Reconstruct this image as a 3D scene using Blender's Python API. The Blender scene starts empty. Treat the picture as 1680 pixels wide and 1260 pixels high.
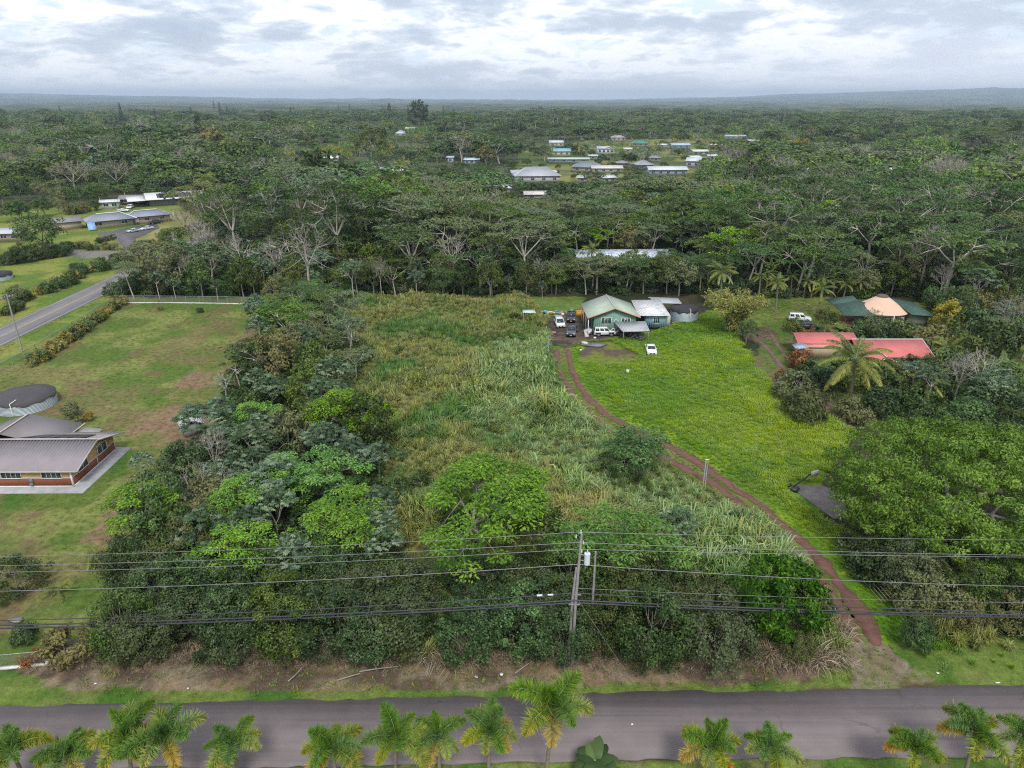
import bpy, math, random
import numpy as np
from mathutils import Vector, Matrix

SC = bpy.context.scene
COL = SC.collection
PI = math.pi
R = math.radians
rs = np.random.RandomState

# ------------------------------------------------------------------ camera
FPX, CAMH = 1150.0, 45.0
PITCH = math.atan((630 - 166) / FPX)
cam_d = bpy.data.cameras.new('camera')
cam_d.sensor_width = 36; cam_d.lens = 36 * FPX / 1680
cam_d.clip_start = 0.5; cam_d.clip_end = 120000
cam = bpy.data.objects.new('camera', cam_d); COL.objects.link(cam)
cam.location = (0, 0, CAMH); cam.rotation_euler = (PI / 2 - PITCH, 0, 0)
SC.camera = cam

def G(px, py, z=0.0):
    """point at height z that the photograph shows at pixel (px, py)"""
    v = (630 - py) / FPX; u = (px - 840) / FPX
    dz = -math.sin(PITCH) + v * math.cos(PITCH); dy = math.cos(PITCH) + v * math.sin(PITCH)
    t = (z - CAMH) / dz
    return (u * t, dy * t, z)

def ZA(py, Y):
    v = (630 - py) / FPX
    return CAMH + Y * (-math.sin(PITCH) + v * math.cos(PITCH)) / (math.cos(PITCH) + v * math.sin(PITCH))

def PX(x, y, z=0.0):
    """photo pixel of world points (numpy ok)"""
    d = y * math.cos(PITCH) - (z - CAMH) * math.sin(PITCH)
    up = y * math.sin(PITCH) + (z - CAMH) * math.cos(PITCH)
    return 840 + FPX * x / d, 630 - FPX * up / d

# ------------------------------------------------------------------ noise
def hsh(ix, iy, seed):
    n = (ix.astype(np.int64) * 374761393 + iy.astype(np.int64) * 668265263 + seed * 144269504) & 0x7fffffff
    n = ((n ^ (n >> 13)) * 1274126177) & 0x7fffffff
    return ((n ^ (n >> 16)) & 0xffff) / 65535.0

def vnoise(x, y, seed=0):
    ix = np.floor(x); iy = np.floor(y); fx = x - ix; fy = y - iy
    fx = fx * fx * (3 - 2 * fx); fy = fy * fy * (3 - 2 * fy)
    a = hsh(ix, iy, seed); b = hsh(ix + 1, iy, seed); c = hsh(ix, iy + 1, seed); d = hsh(ix + 1, iy + 1, seed)
    return (a * (1 - fx) + b * fx) * (1 - fy) + (c * (1 - fx) + d * fx) * fy

def fbm(x, y, scale, seed=0, octv=4):
    s = 0; a = 0.5; t = 0; f = 1.0 / scale
    for k in range(octv):
        s = s + a * vnoise(x * f + 17.3 * k, y * f - 9.1 * k, seed + k); t += a; a *= 0.5; f *= 2.03
    return s / t

def smooth(a, b, x):
    t = np.clip((x - a) / (b - a), 0, 1); return t * t * (3 - 2 * t)

def inpoly(x, y, poly):
    x = np.asarray(x, float); y = np.asarray(y, float)
    ins = np.zeros(x.shape, bool); n = len(poly)
    for i in range(n):
        x0, y0 = poly[i][:2]; x1, y1 = poly[(i + 1) % n][:2]
        if y0 == y1: continue
        c = ((y0 > y) != (y1 > y)) & (x < (x1 - x0) * (y - y0) / (y1 - y0) + x0)
        ins ^= c
    return ins

def WP(pts): return [G(px, py) for px, py in pts]

# ------------------------------------------------------------------ mesh builder
class MB:
    def __init__(s): s.V = []; s.L = []; s.S = []; s.M = []; s.A = []; s.n = 0
    def add(s, V, F, mat=0, rnd=0.5):
        V = np.asarray(V, float).reshape(-1, 3)
        if isinstance(F, np.ndarray):
            s.L.append((F + s.n).ravel()); s.S.append(np.full(len(F), F.shape[1])); nf = len(F)
        else:
            s.L.append(np.array([i + s.n for f in F for i in f])); s.S.append(np.array([len(f) for f in F])); nf = len(F)
        s.M.append(np.full(nf, mat)); s.V.append(V)
        s.A.append(np.broadcast_to(np.asarray(rnd, float), (len(V),)).copy()); s.n += len(V)
        return s
    def box(s, x0, x1, y0, y1, z0, z1, mat=0):
        V = [(x0, y0, z0), (x1, y0, z0), (x1, y1, z0), (x0, y1, z0), (x0, y0, z1), (x1, y0, z1), (x1, y1, z1), (x0, y1, z1)]
        return s.add(V, [[0, 3, 2, 1], [4, 5, 6, 7], [0, 1, 5, 4], [1, 2, 6, 5], [2, 3, 7, 6], [3, 0, 4, 7]], mat)
    def obox(s, c, size, rz=0, mat=0, rx=0):
        """box centred at c, rotated"""
        hx, hy, hz = [k / 2 for k in size]
        V = np.array([(-hx, -hy, -hz), (hx, -hy, -hz), (hx, hy, -hz), (-hx, hy, -hz), (-hx, -hy, hz), (hx, -hy, hz), (hx, hy, hz), (-hx, hy, hz)])
        M = np.array(Matrix.Rotation(rz, 3, 'Z') @ Matrix.Rotation(rx, 3, 'X'))
        return s.add(V @ M.T + np.array(c), [[0, 3, 2, 1], [4, 5, 6, 7], [0, 1, 5, 4], [1, 2, 6, 5], [2, 3, 7, 6], [3, 0, 4, 7]], mat)
    def slab(s, P, t, mat=0):
        """polygon P (3D, coplanar, seen from above counter-clockwise) thickened downwards by t"""
        P = np.asarray(P, float); n = len(P); Q = P - np.array([0, 0, t])
        return s.add(np.vstack([P, Q]), [list(range(n)), list(range(2 * n - 1, n - 1, -1))] + [[i, i + n, (i + 1) % n + n, (i + 1) % n] for i in range(n)], mat)
    def prism(s, prof, y0, y1, mat=0, taper=None):
        """profile (x,z) extruded along y"""
        n = len(prof); A = [(x, y0, z) for x, z in prof]; B = [(x, y1, z) for x, z in prof]
        return s.add(A + B, [list(range(n)), list(range(2 * n - 1, n - 1, -1))] + [[i, i + n, (i + 1) % n + n, (i + 1) % n] for i in range(n)], mat)
    def tube(s, P, r, sides=5, mat=0, rnd=0.5, cap=True):
        P = np.asarray(P, float); n = len(P); r = np.broadcast_to(np.asarray(r, float), (n,))
        T = np.gradient(P, axis=0); T /= np.linalg.norm(T, axis=1)[:, None] + 1e-9
        ref = np.array([0, 0, 1.0]) if abs(T[:, 2]).mean() < 0.8 else np.array([1.0, 0, 0])
        U = np.cross(T, ref); U /= np.linalg.norm(U, axis=1)[:, None] + 1e-9
        W = np.cross(T, U); a = np.arange(sides) * 2 * PI / sides
        V = P[:, None, :] + r[:, None, None] * (U[:, None, :] * np.cos(a)[None, :, None] + W[:, None, :] * np.sin(a)[None, :, None])
        i = np.arange(n - 1)[:, None] * sides; j = np.arange(sides)[None, :]; k = (j + 1) % sides
        F = np.stack([i + j, i + k, i + sides + k, i + sides + j], -1).reshape(-1, 4)
        s.add(V.reshape(-1, 3), F, mat, rnd)
        if cap:
            s.add(V[-1], [list(range(sides))], mat, rnd); s.add(V[0], [list(range(sides))[::-1]], mat, rnd)
        return s
    def cyl(s, c, r, h, sides=16, mat=0, r2=None):
        return s.tube([c, (c[0], c[1], c[2] + h)], [r, r if r2 is None else r2], sides, mat)
    def quads(s, P4, mat=0, rnd=0.5):
        k = len(P4); return s.add(P4.reshape(-1, 3), np.arange(4 * k).reshape(-1, 4), mat, rnd)
    def mesh(s, name, mats, smooth=False):
        me = bpy.data.meshes.new(name)
        if s.n:
            V = np.vstack(s.V); L = np.concatenate(s.L); S = np.concatenate(s.S)
            me.vertices.add(len(V)); me.vertices.foreach_set('co', V.ravel().astype(np.float32))
            me.loops.add(len(L)); me.loops.foreach_set('vertex_index', L.astype(np.int32))
            me.polygons.add(len(S)); st = np.concatenate([[0], np.cumsum(S)[:-1]])
            me.polygons.foreach_set('loop_start', st.astype(np.int32))
            me.polygons.foreach_set('loop_total', S.astype(np.int32))
            me.polygons.foreach_set('material_index', np.concatenate(s.M).astype(np.int32))
            if smooth: me.polygons.foreach_set('use_smooth', np.ones(len(S), bool))
            me.update(calc_edges=True)
            at = me.attributes.new('rnd', 'FLOAT', 'POINT'); at.data.foreach_set('value', np.concatenate(s.A).astype(np.float32))
        for m in (mats if isinstance(mats, (list, tuple)) else [mats]): me.materials.append(m)
        return me
    def obj(s, name, mats, parent=None, smooth=False):
        return link(name, s.mesh(name, mats, smooth), parent)

def link(name, me, parent=None, loc=None):
    o = bpy.data.objects.new(name, me); COL.objects.link(o)
    if parent is not None: o.parent = parent
    if loc is not None: o.location = loc
    return o

def tag(o, label=None, cat=None, group=None, kind=None):
    if label: o['label'] = label
    if cat: o['category'] = cat
    if group: o['group'] = group
    if kind: o['kind'] = kind
    return o

def thing(name, label, cat, loc, rz=0, group=None, scale=1):
    o = bpy.data.objects.new(name, None); COL.objects.link(o); o.location = loc; o.rotation_euler = (0, 0, rz)
    o.empty_display_size = 0.5
    o.scale = scale if isinstance(scale, tuple) else (scale,) * 3
    return tag(o, label, cat, group)

# ------------------------------------------------------------------ materials
class NT:
    def __init__(s, m):
        m.use_nodes = True; s.t = m.node_tree; s.t.nodes.clear()
    def n(s, typ, **kw):
        nd = s.t.nodes.new(typ)
        ins = kw.pop('ins', {})
        for k, v in kw.items(): setattr(nd, k, v)
        for k, v in ins.items():
            if isinstance(v, bpy.types.NodeSocket): s.t.links.new(v, nd.inputs[k])
            else: nd.inputs[k].default_value = v
        return nd
    def mixc(s, f, a, b, mode='MIX'):
        nd = s.n('ShaderNodeMix', data_type='RGBA', blend_type=mode)
        for k, v in ((0, f), (6, a), (7, b)):
            if isinstance(v, bpy.types.NodeSocket): s.t.links.new(v, nd.inputs[k])
            else: nd.inputs[k].default_value = v if k == 0 else (tuple(v) + (1,))[:4]
        return nd.outputs[2]
    def ramp(s, f, stops, interp='LINEAR'):
        nd = s.n('ShaderNodeValToRGB', ins={0: f}); cr = nd.color_ramp; cr.interpolation = interp
        while len(cr.elements) < len(stops): cr.elements.new(0.5)
        for e, (p, c) in zip(cr.elements, stops):
            e.position = p; e.color = (tuple(c) + (1,))[:4] if isinstance(c, (tuple, list)) else (c, c, c, 1)
        return nd.outputs[0]
    def math(s, op, a, b=0.0, c=None):
        ins = {0: a, 1: b}
        if c is not None: ins[2] = c
        return s.n('ShaderNodeMath', operation=op, ins=ins).outputs[0]
    def noise(s, vec, scale, detail=3, rough=0.6):
        ins = {'Scale': scale, 'Detail': detail, 'Roughness': rough}
        if vec is not None: ins['Vector'] = vec
        return s.n('ShaderNodeTexNoise', ins=ins).outputs[0]

MATS = {}
def paint(name, col, rough=0.6, var=0.25, scale=1.5, metal=0.0, bump=0.0, ribs=None, dirt=None, coat=0.0):
    """general procedural surface: colour with uneven wear, optional corrugation ribs (axis, pitch) and dirt colour"""
    if name in MATS: return MATS[name]
    m = bpy.data.materials.new(name); t = NT(m)
    co = t.n('ShaderNodeTexCoord').outputs['Object']
    n1 = t.noise(co, scale, 5, 0.65)
    f = t.ramp(n1, [(0.3, 0), (0.7, 1)])
    c2 = tuple(c * (1 - var) for c in col); c3 = tuple(min(1, c * (1 + var * 0.5)) for c in col)
    c = t.mixc(f, c2, c3)
    if dirt:
        n2 = t.noise(co, scale * 2.3, 6, 0.7)
        c = t.mixc(t.ramp(n2, [(0.5, 0), (0.68, dirt[3])]), c, dirt[:3])
    ins = {'Base Color': c, 'Roughness': rough, 'Metallic': metal, 'Coat Weight': coat}
    bs = t.n('ShaderNodeBsdfPrincipled', ins=ins)
    h = None
    if ribs:
        ax, pitch = ribs
        sep = t.n('ShaderNodeSeparateXYZ', ins={0: co})
        h = t.math('SINE', t.math('MULTIPLY', sep.outputs[ax], 2 * PI / pitch))
        bp = t.n('ShaderNodeBump', ins={'Height': h, 'Strength': 0.5, 'Distance': pitch * 0.2}); t.t.links.new(bp.outputs[0], bs.inputs['Normal'])
    elif bump:
        bp = t.n('ShaderNodeBump', ins={'Height': t.noise(co, scale * 8, 4), 'Strength': bump, 'Distance': 0.05}); t.t.links.new(bp.outputs[0], bs.inputs['Normal'])
    t.n('ShaderNodeOutputMaterial', ins={0: bs.outputs[0]})
    MATS[name] = m; return m

def glass(name='window_glass', col=(0.03, 0.045, 0.045)):
    if name in MATS: return MATS[name]
    m = bpy.data.materials.new(name); t = NT(m)
    co = t.n('ShaderNodeTexCoord').outputs['Object']
    c = t.mixc(t.ramp(t.noise(co, 1.3, 2), [(0.4, 0), (0.6, 1)]), col, tuple(k * 1.9 for k in col))
    bs = t.n('ShaderNodeBsdfPrincipled', ins={'Base Color': c, 'Roughness': 0.12, 'IOR': 1.5})
    t.n('ShaderNodeOutputMaterial', ins={0: bs.outputs[0]}); MATS[name] = m; return m

def leafmat(name, stops, trans=0.24, objvar=0.35, rough=0.55, posn=None, hue=0.02, tint=None):
    """stops: colour ramp over the per-leaf random value. objvar: brightness spread from tree to tree.
    posn: (scale, colour, amount) patches laid over the ground in world space"""
    if name in MATS: return MATS[name]
    m = bpy.data.materials.new(name); t = NT(m)
    a = t.n('ShaderNodeAttribute', attribute_name='rnd').outputs['Fac']
    c = t.ramp(a, stops)
    oi = t.n('ShaderNodeObjectInfo').outputs['Random']
    if posn:
        gp = t.n('ShaderNodeNewGeometry').outputs['Position']
        for sc, colr, lo, hi, amt in posn:
            f = t.ramp(t.noise(gp, sc, 4, 0.6), [(lo, 0), (hi, amt)])
            c = t.mixc(f, c, colr)
    if tint: c = t.mixc(t.math('MULTIPLY', t.math('GREATER_THAN', oi, 0.72), 0.6), c, tint)
    w = t.n('ShaderNodeTexWhiteNoise', noise_dimensions='1D', ins={'W': oi}).outputs[0]
    hs = t.n('ShaderNodeHueSaturation', ins={'Hue': t.math('MULTIPLY_ADD', w, 2 * hue, 0.5 - hue), 'Saturation': t.math('MULTIPLY_ADD', w, -0.25, 1.08),
             'Value': t.math('MULTIPLY_ADD', oi, 2 * objvar, 1 - objvar), 'Color': c}).outputs[0]
    bs = t.n('ShaderNodeBsdfPrincipled', ins={'Base Color': hs, 'Roughness': rough, 'Specular IOR Level': 0.15})
    tr = t.n('ShaderNodeBsdfTranslucent', ins={'Color': hs})
    mx = t.n('ShaderNodeMixShader', ins={0: trans, 1: bs.outputs[0], 2: tr.outputs[0]})
    t.n('ShaderNodeOutputMaterial', ins={0: mx.outputs[0]}); MATS[name] = m; return m

LM = dict(
    alb=leafmat('albizia_leaf', [(0, (.032, .070, .016)), (.5, (.074, .143, .030)), (1, (.175, .265, .06))], hue=.03, objvar=.45, tint=(.13, .14, .08)),
    alb_bright=leafmat('albizia_leaf_bright', [(0, (.045, .115, .014)), (.5, (.11, .25, .022)), (1, (.24, .40, .04))], hue=.02, objvar=.32),
    cane=leafmat('cane_grass_blade', [(0, (.11, .21, .05)), (.5, (.24, .36, .11)), (1, (.44, .52, .24))], hue=.01, objvar=.15, trans=.35),
    cec=leafmat('cecropia_leaf', [(0, (.034, .075, .03)), (.5, (.085, .145, .07)), (1, (.23, .29, .18))], hue=.015, objvar=.25),
    dark=leafmat('dark_leaf', [(0, (.022, .048, .012)), (.5, (.058, .108, .024)), (1, (.14, .21, .05))], hue=.03, objvar=.4, rough=.45),
    broad=leafmat('broad_leaf', [(0, (.035, .065, .018)), (.5, (.085, .135, .034)), (1, (.18, .245, .075))], hue=.04, objvar=.45, tint=(.16, .14, .065)),
    hedge=leafmat('hedge_leaf', [(0, (.022, .045, .014)), (.5, (.058, .105, .03)), (1, (.16, .225, .075))], hue=.03, objvar=.3, rough=.5, tint=(.085, .09, .04)),
    mango=leafmat('mango_leaf', [(0, (.015, .06, .008)), (.5, (.045, .13, .014)), (1, (.10, .22, .03))], hue=.01, objvar=.1, rough=.35),
    rain=leafmat('rain_tree_leaf', [(0, (.045, .10, .018)), (.5, (.11, .205, .036)), (1, (.22, .335, .06))], hue=.01, objvar=.1),
    gold=leafmat('golden_leaf', [(0, (.14, .16, .02)), (.5, (.32, .32, .05)), (1, (.55, .46, .09))], hue=.02, objvar=.2),
    croton=leafmat('croton_leaf', [(0, (.09, .11, .02)), (.5, (.24, .23, .05)), (1, (.48, .36, .10))], hue=.03, objvar=.2),
    rust=leafmat('rusty_leaf', [(0, (.10, .06, .02)), (.5, (.22, .12, .04)), (1, (.34, .2, .06))], hue=.03, objvar=.3),
    palm=leafmat('palm_leaf', [(0, (.04, .10, .016)), (.42, (.115, .24, .03)), (.68, (.30, .32, .045)), (1, (.55, .36, .055))], hue=.01, objvar=.15, trans=.25),
    palmold=leafmat('palm_leaf_old', [(0, (.06, .10, .015)), (.4, (.20, .22, .03)), (.7, (.40, .30, .05)), (1, (.52, .34, .07))], hue=.015, objvar=.2, trans=.25),
    coco=leafmat('coconut_leaf', [(0, (.06, .11, .018)), (.5, (.17, .22, .04)), (1, (.42, .38, .10))], hue=.02, objvar=.25, trans=.25),
    pine=leafmat('pine_leaf', [(0, (.018, .034, .014)), (1, (.05, .075, .03))], hue=.01, objvar=.3),
    tall=leafmat('tall_grass_blade', [(0, (.10, .155, .03)), (.5, (.24, .29, .07)), (1, (.48, .47, .18))], hue=.015, objvar=.16, trans=.35,
                 posn=[(0.04, (.40, .37, .12), .46, .62, .6), (0.07, (.08, .22, .04), .49, .60, .8), (0.4, (.36, .27, .14), .60, .72, .5)]),
    lush=leafmat('lush_grass_blade', [(0, (.12, .26, .014)), (.5, (.155, .32, .018)), (1, (.20, .37, .024))], hue=.006, objvar=.08, trans=.35,
                 posn=[(0.035, (.34, .43, .03), .40, .62, .8), (0.2, (.28, .36, .03), .5, .7, .3), (0.09, (.07, .20, .02), .54, .66, .6)]),
    short=leafmat('short_grass_blade', [(0, (.10, .16, .025)), (.5, (.17, .24, .045)), (1, (.28, .30, .08))], hue=.02, objvar=.25, trans=.3),
    dry=leafmat('dry_stalk', [(0, (.12, .085, .055)), (.5, (.26, .20, .13)), (1, (.45, .38, .26))], hue=.01, objvar=.2, trans=.1),
)
def bark(name, col, var=.35):
    return paint(name, col, .85, var, 2.0, bump=.3)
BK = dict(pale=bark('pale_bark', (.45, .42, .36)), grey=bark('grey_bark', (.27, .245, .21)), brown=bark('brown_bark', (.12, .09, .065)), dead=bark('dead_bark', (.33, .30, .26)),
          palm=bark('palm_bark', (.20, .17, .12)), shaft=paint('palm_crownshaft', (.17, .24, .10), .4))
# ------------------------------------------------------------------ plants
def unit(v): return v / (np.linalg.norm(v, axis=-1, keepdims=True) + 1e-9)

def leaves(mb, C, A, N, ln, w, rnd, mat=0, mid=0.45):
    A = unit(A); S = unit(np.cross(A, N)); ln = np.asarray(ln).reshape(-1, 1); w = np.asarray(w).reshape(-1, 1)
    P = np.stack([C, C + A * ln * mid + S * w * .5, C + A * ln, C + A * ln * mid - S * w * .5], 1)
    mb.quads(P, mat, np.repeat(rnd, 4))

def flatpad(mb, r, c, rp, n, ln, w, droop=.25, thick=.25, tone=0.0, mat=0):
    """flat layered spray of small leaves"""
    u = np.sqrt(r.rand(n)); a = r.rand(n) * 2 * PI; rr = rp * u * (0.75 + 0.5 * vnoise(a * 1.3 + c[0] * 3, a * 0 + c[1], 5))
    D = np.stack([np.cos(a), np.sin(a), 0 * a], 1)
    C = np.array(c) + D * rr[:, None]; C[:, 2] += -droop * (rr / rp) ** 2 + r.randn(n) * thick * .5
    da = a + r.randn(n) * .9
    A = np.stack([np.cos(da), np.sin(da), -0.15 - .5 * u * droop + r.randn(n) * .2], 1)
    N = np.stack([r.randn(n) * .35, r.randn(n) * .35, np.ones(n)], 1)
    leaves(mb, C, A, N, ln * (0.7 + .6 * r.rand(n)), w * (.7 + .6 * r.rand(n)), np.clip(r.rand(n) * .7 + .15 + tone, 0, 1), mat)

def clump(mb, r, c, rp, n, ln, w, out=(0, 0, 1), tone=0.0, mat=0, sq=.8):
    """rounded clump of leaves whose blades face mostly outward / up"""
    D = unit(r.randn(n, 3)); rr = rp * r.rand(n) ** .4
    C = np.array(c) + D * rr[:, None] * np.array([1, 1, sq])
    N = unit(D + .6 * np.array(out) + .5 * r.randn(n, 3)); A = np.cross(N, r.randn(n, 3)); A[:, 2] -= .3
    leaves(mb, C, A, N, ln * (.7 + .6 * r.rand(n)), w * (.7 + .6 * r.rand(n)), np.clip(r.rand(n) * .75 + .1 + tone, 0, 1), mat)

def rosette(mb, r, c, nl, size, tone=0.0, mat=0, lobes=7):
    """umbrella of large palmate leaves"""
    for k in range(nl):
        a = 2 * PI * k / nl + r.rand() * .6; el = r.uniform(-.5, 1.0); L = size * r.uniform(.7, 1.3)
        d = np.array([math.cos(a) * math.cos(el), math.sin(a) * math.cos(el), math.sin(el)]); p = np.array(c) + d * L
        la = a + np.arange(lobes) * 2 * PI / lobes
        tl = r.randn(2) * .3; A = np.stack([np.cos(la), np.sin(la), -.6 + tl[0] * np.cos(la) + tl[1] * np.sin(la)], 1); N = np.tile(np.array([d[0] * .8, d[1] * .8, 1.0]), (lobes, 1))
        s = size * r.uniform(.8, 1.15)
        leaves(mb, np.tile(p, (lobes, 1)), A, N, np.full(lobes, s), np.full(lobes, s * .42), np.full(lobes, np.clip(r.rand() * .8 + .1 + tone, 0, 1)), mat, mid=.6)

def kmeans(P, k, r, it=6):
    k = min(k, len(P)); C = P[r.choice(len(P), k, replace=False)].copy()
    for _ in range(it):
        l = ((P[:, None] - C[None]) ** 2).sum(-1).argmin(1)
        for i in range(k):
            if (l == i).any(): C[i] = P[l == i].mean(0)
    return l, C

def bez(a, b, c, n=5):
    t = np.linspace(0, 1, n)[:, None]; return (1 - t) ** 2 * a + 2 * t * (1 - t) * b + t * t * c

def limbs(mb, tips, fork, r, trunk_r, nl=5, ns=4, lean=(0, 0), twigs=True, up=.3, sides=5, multi=False):
    tips = np.asarray(tips, float); f = np.array([lean[0], lean[1], fork]); b = np.array([0, 0, -.3])
    mid = f * .5 + np.array([lean[0] * -.3 + r.randn() * .15, r.randn() * .15, 0])
    if not multi: mb.tube(bez(b, mid, f, 6), np.linspace(trunk_r * 1.25, trunk_r * .85, 6), 8 if sides > 4 else 6)
    l, C = kmeans(tips, nl, r)
    for i in range(len(C)):
        T = tips[l == i]
        if not len(T): continue
        src = f if not multi else np.array([r.randn() * .4, r.randn() * .4, -.2])
        L = src + (C[i] - src) * .55; L[2] = src[2] + (C[i][2] - src[2]) * (.45 + up * .5)
        ctrl = src + (L - src) * .5 + np.array([0, 0, -abs(L[2] - src[2]) * .12 + r.randn() * .2])
        r1 = trunk_r * (.62 if not multi else .75); r2 = r1 * .55
        mb.tube(bez(src, ctrl, L, 6), np.linspace(r1, r2, 6), sides)
        l2, C2 = kmeans(T, ns, r)
        for j in range(len(C2)):
            T2 = T[l2 == j]
            if not len(T2): continue
            S = L + (C2[j] - L) * .6; S[2] -= .1 * abs(C2[j][2] - L[2])
            mb.tube(bez(L, L + (S - L) * .5 + r.randn(3) * .12, S, 4), np.linspace(r2, r2 * .5, 4), 4)
            if twigs:
                for tp in T2: mb.tube(bez(S, S + (tp - S) * .5 + r.randn(3) * .1, tp, 3), np.linspace(r2 * .45, .012 + trunk_r * .04, 3), 3, cap=False)

def umbrella_tips(r, n, Rr, H, drop=.16, layers=.3, ecc=.25):
    a = r.rand(n) * 2 * PI; u = np.sqrt((np.arange(n) + .5) / n); ea = r.rand() * PI
    rad = Rr * u * (1 + ecc * np.cos(2 * (a - ea))) * (.85 + .3 * vnoise(a * 1.2, a * 0 + r.rand() * 50, 3))
    z = H * (1 - drop * u ** 2.2) + r.randn(n) * H * .02
    low = r.rand(n) < layers; z = np.where(low, z - H * r.uniform(.12, .3, n), z); rad = np.where(low, rad * .92, rad)
    return np.stack([np.cos(a) * rad, np.sin(a) * rad, z], 1)

def dome_tips(r, n, Rr, zc, rz, low=-.3, fill=.15):
    D = unit(r.randn(n * 3, 3)); D = D[D[:, 2] > low][:n]
    k = np.where(r.rand(len(D)) < fill, r.uniform(.4, .8, len(D)), r.uniform(.82, 1.06, len(D)))
    b = 1 + .28 * (vnoise(D[:, 0] * 2 + r.rand() * 30, D[:, 1] * 2 + D[:, 2] * 1.5, 7) - .5)
    P = D * (k * b)[:, None] * np.array([Rr, Rr, rz]); P[:, 2] += zc; return P

def tree_albizia(seed, H=14, Rr=7, pads=34, per=60, lf=(.55, .26), pr=1.5, fork=.45, tr=.28, drop=.16, layers=.3, leafm='alb', barkm='pale', nl=5, thick=.25, lean=.6):
    r = rs(seed); w = MB(); c = MB(); T = umbrella_tips(r, pads, Rr, H, drop, layers)
    limbs(w, T - np.array([0, 0, .25]), H * fork, r, tr, nl, 4, (r.randn() * lean, r.randn() * lean), up=.5)
    for p in T: flatpad(c, r, p, pr * r.uniform(.7, 1.25), int(per * r.uniform(.7, 1.3)), lf[0], lf[1], droop=.3 * pr, thick=thick, tone=r.randn() * .13)
    return w.mesh('trunk', BK[barkm], True), c.mesh('crown', LM[leafm])

def tree_round(seed, H=9, Rr=4, pads=60, per=50, lf=(.4, .22), pr=1.0, fork=.35, tr=.22, leafm='broad', barkm='grey', low=-.35, multi=False, sq=.75, fill=.15, rzf=.42):
    r = rs(seed); w = MB(); c = MB(); rz = H * rzf; zc = H - rz
    T = dome_tips(r, pads, Rr, zc, rz, low, fill)
    limbs(w, T * np.array([.9, .9, .97]), H * fork, r, tr, 5, 3, (r.randn() * .2, r.randn() * .2), twigs=pads < 90, multi=multi)
    for p in T:
        d = unit(p - np.array([0, 0, zc])); clump(c, r, p, pr * r.uniform(.7, 1.3), int(per * r.uniform(.7, 1.3)), lf[0], lf[1], d + np.array([0, 0, .5]), tone=r.randn() * .14, sq=sq)
    return w.mesh('trunk', BK[barkm], True), c.mesh('crown', LM[leafm])

def tree_bush(seed, H=5, Rr=2.8, pads=70, per=60, lf=(.26, .15), pr=.75, leafm='hedge', bare=.0):
    """dense shrub leafy to the ground"""
    r = rs(seed); w = MB(); c = MB(); D = unit(r.randn(pads * 3, 3)); D = D[D[:, 2] > -.75][:pads]
    b = r.uniform(.72, 1.05, len(D)) * (1 + .5 * (vnoise(D[:, 0] * 2.2 + seed, D[:, 1] * 2.2 + D[:, 2] * 2, 3) - .5))
    T = D * b[:, None] * np.array([Rr, Rr, H * .52]); T[:, 2] += H * .5; T[:, 2] = np.maximum(T[:, 2], .35)
    limbs(w, T * np.array([.85, .85, .95]), H * .2, r, .1, 5, 3, twigs=False, multi=True, sides=4)
    for k in range(int(10 + bare * 40)):
        p = T[r.randint(len(T))]; d = unit(r.randn(3) + np.array([0, 0, .8])); w.tube([p * .6, p + d * r.uniform(.2, .7)], [.035, .012], 3, cap=False)
    for p, d in zip(T, D): clump(c, r, p, pr * r.uniform(.6, 1.35), int(per * r.uniform(.6, 1.3)), lf[0], lf[1], d + np.array([0, 0, .4]), tone=r.randn() * .16)
    return w.mesh('stem', BK['grey'], True), c.mesh('foliage', LM[leafm])

def tree_cecropia(seed, H=9, Rr=3.2, tips=22, nl=8, size=.5, lobes=7, leafm='cec', tr=.13, drop=.25):
    r = rs(seed); w = MB(); c = MB(); n = tips; a = r.rand(n) * 2 * PI; u = np.sqrt((np.arange(n) + .5) / n)
    T = np.stack([np.cos(a) * Rr * u, np.sin(a) * Rr * u, H * (1 - drop * u ** 2) - r.rand(n) * H * .12], 1)
    limbs(w, T, H * r.uniform(.4, .55), r, tr, 4, 3, (r.randn() * .3, r.randn() * .3), up=.1)
    for p in T: rosette(c, r, p + np.array([0, 0, .05]), nl, size, tone=r.randn() * .15, lobes=lobes)
    return w.mesh('trunk', BK['pale'], True), c.mesh('crown', LM[leafm])

def tree_bare(seed, H=14, Rr=5, n=70, tr=.22, leaf=0, barkm='dead', fork=.4):
    r = rs(seed); w = MB(); c = MB(); T = np.vstack([umbrella_tips(r, n, Rr, H, .25, .4), dome_tips(r, n // 2, Rr * .8, H * .75, H * .2)])
    limbs(w, T, H * fork, r, tr, 5, 5, (r.randn() * .5, r.randn() * .5), up=.35)
    for p in T:
        for k in range(3): w.tube([p, p + unit(r.randn(3) + np.array([p[0] * .15, p[1] * .15, .6])) * r.uniform(.5, 1.3)], [.03, .012], 3, cap=False)
    for p in T[r.rand(len(T)) < leaf]: clump(c, r, p, .6, 22, .35, .2, tone=.1)
    return w.mesh('trunk', BK[barkm], True), (c.mesh('crown', LM['broad']) if c.n else None)

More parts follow.
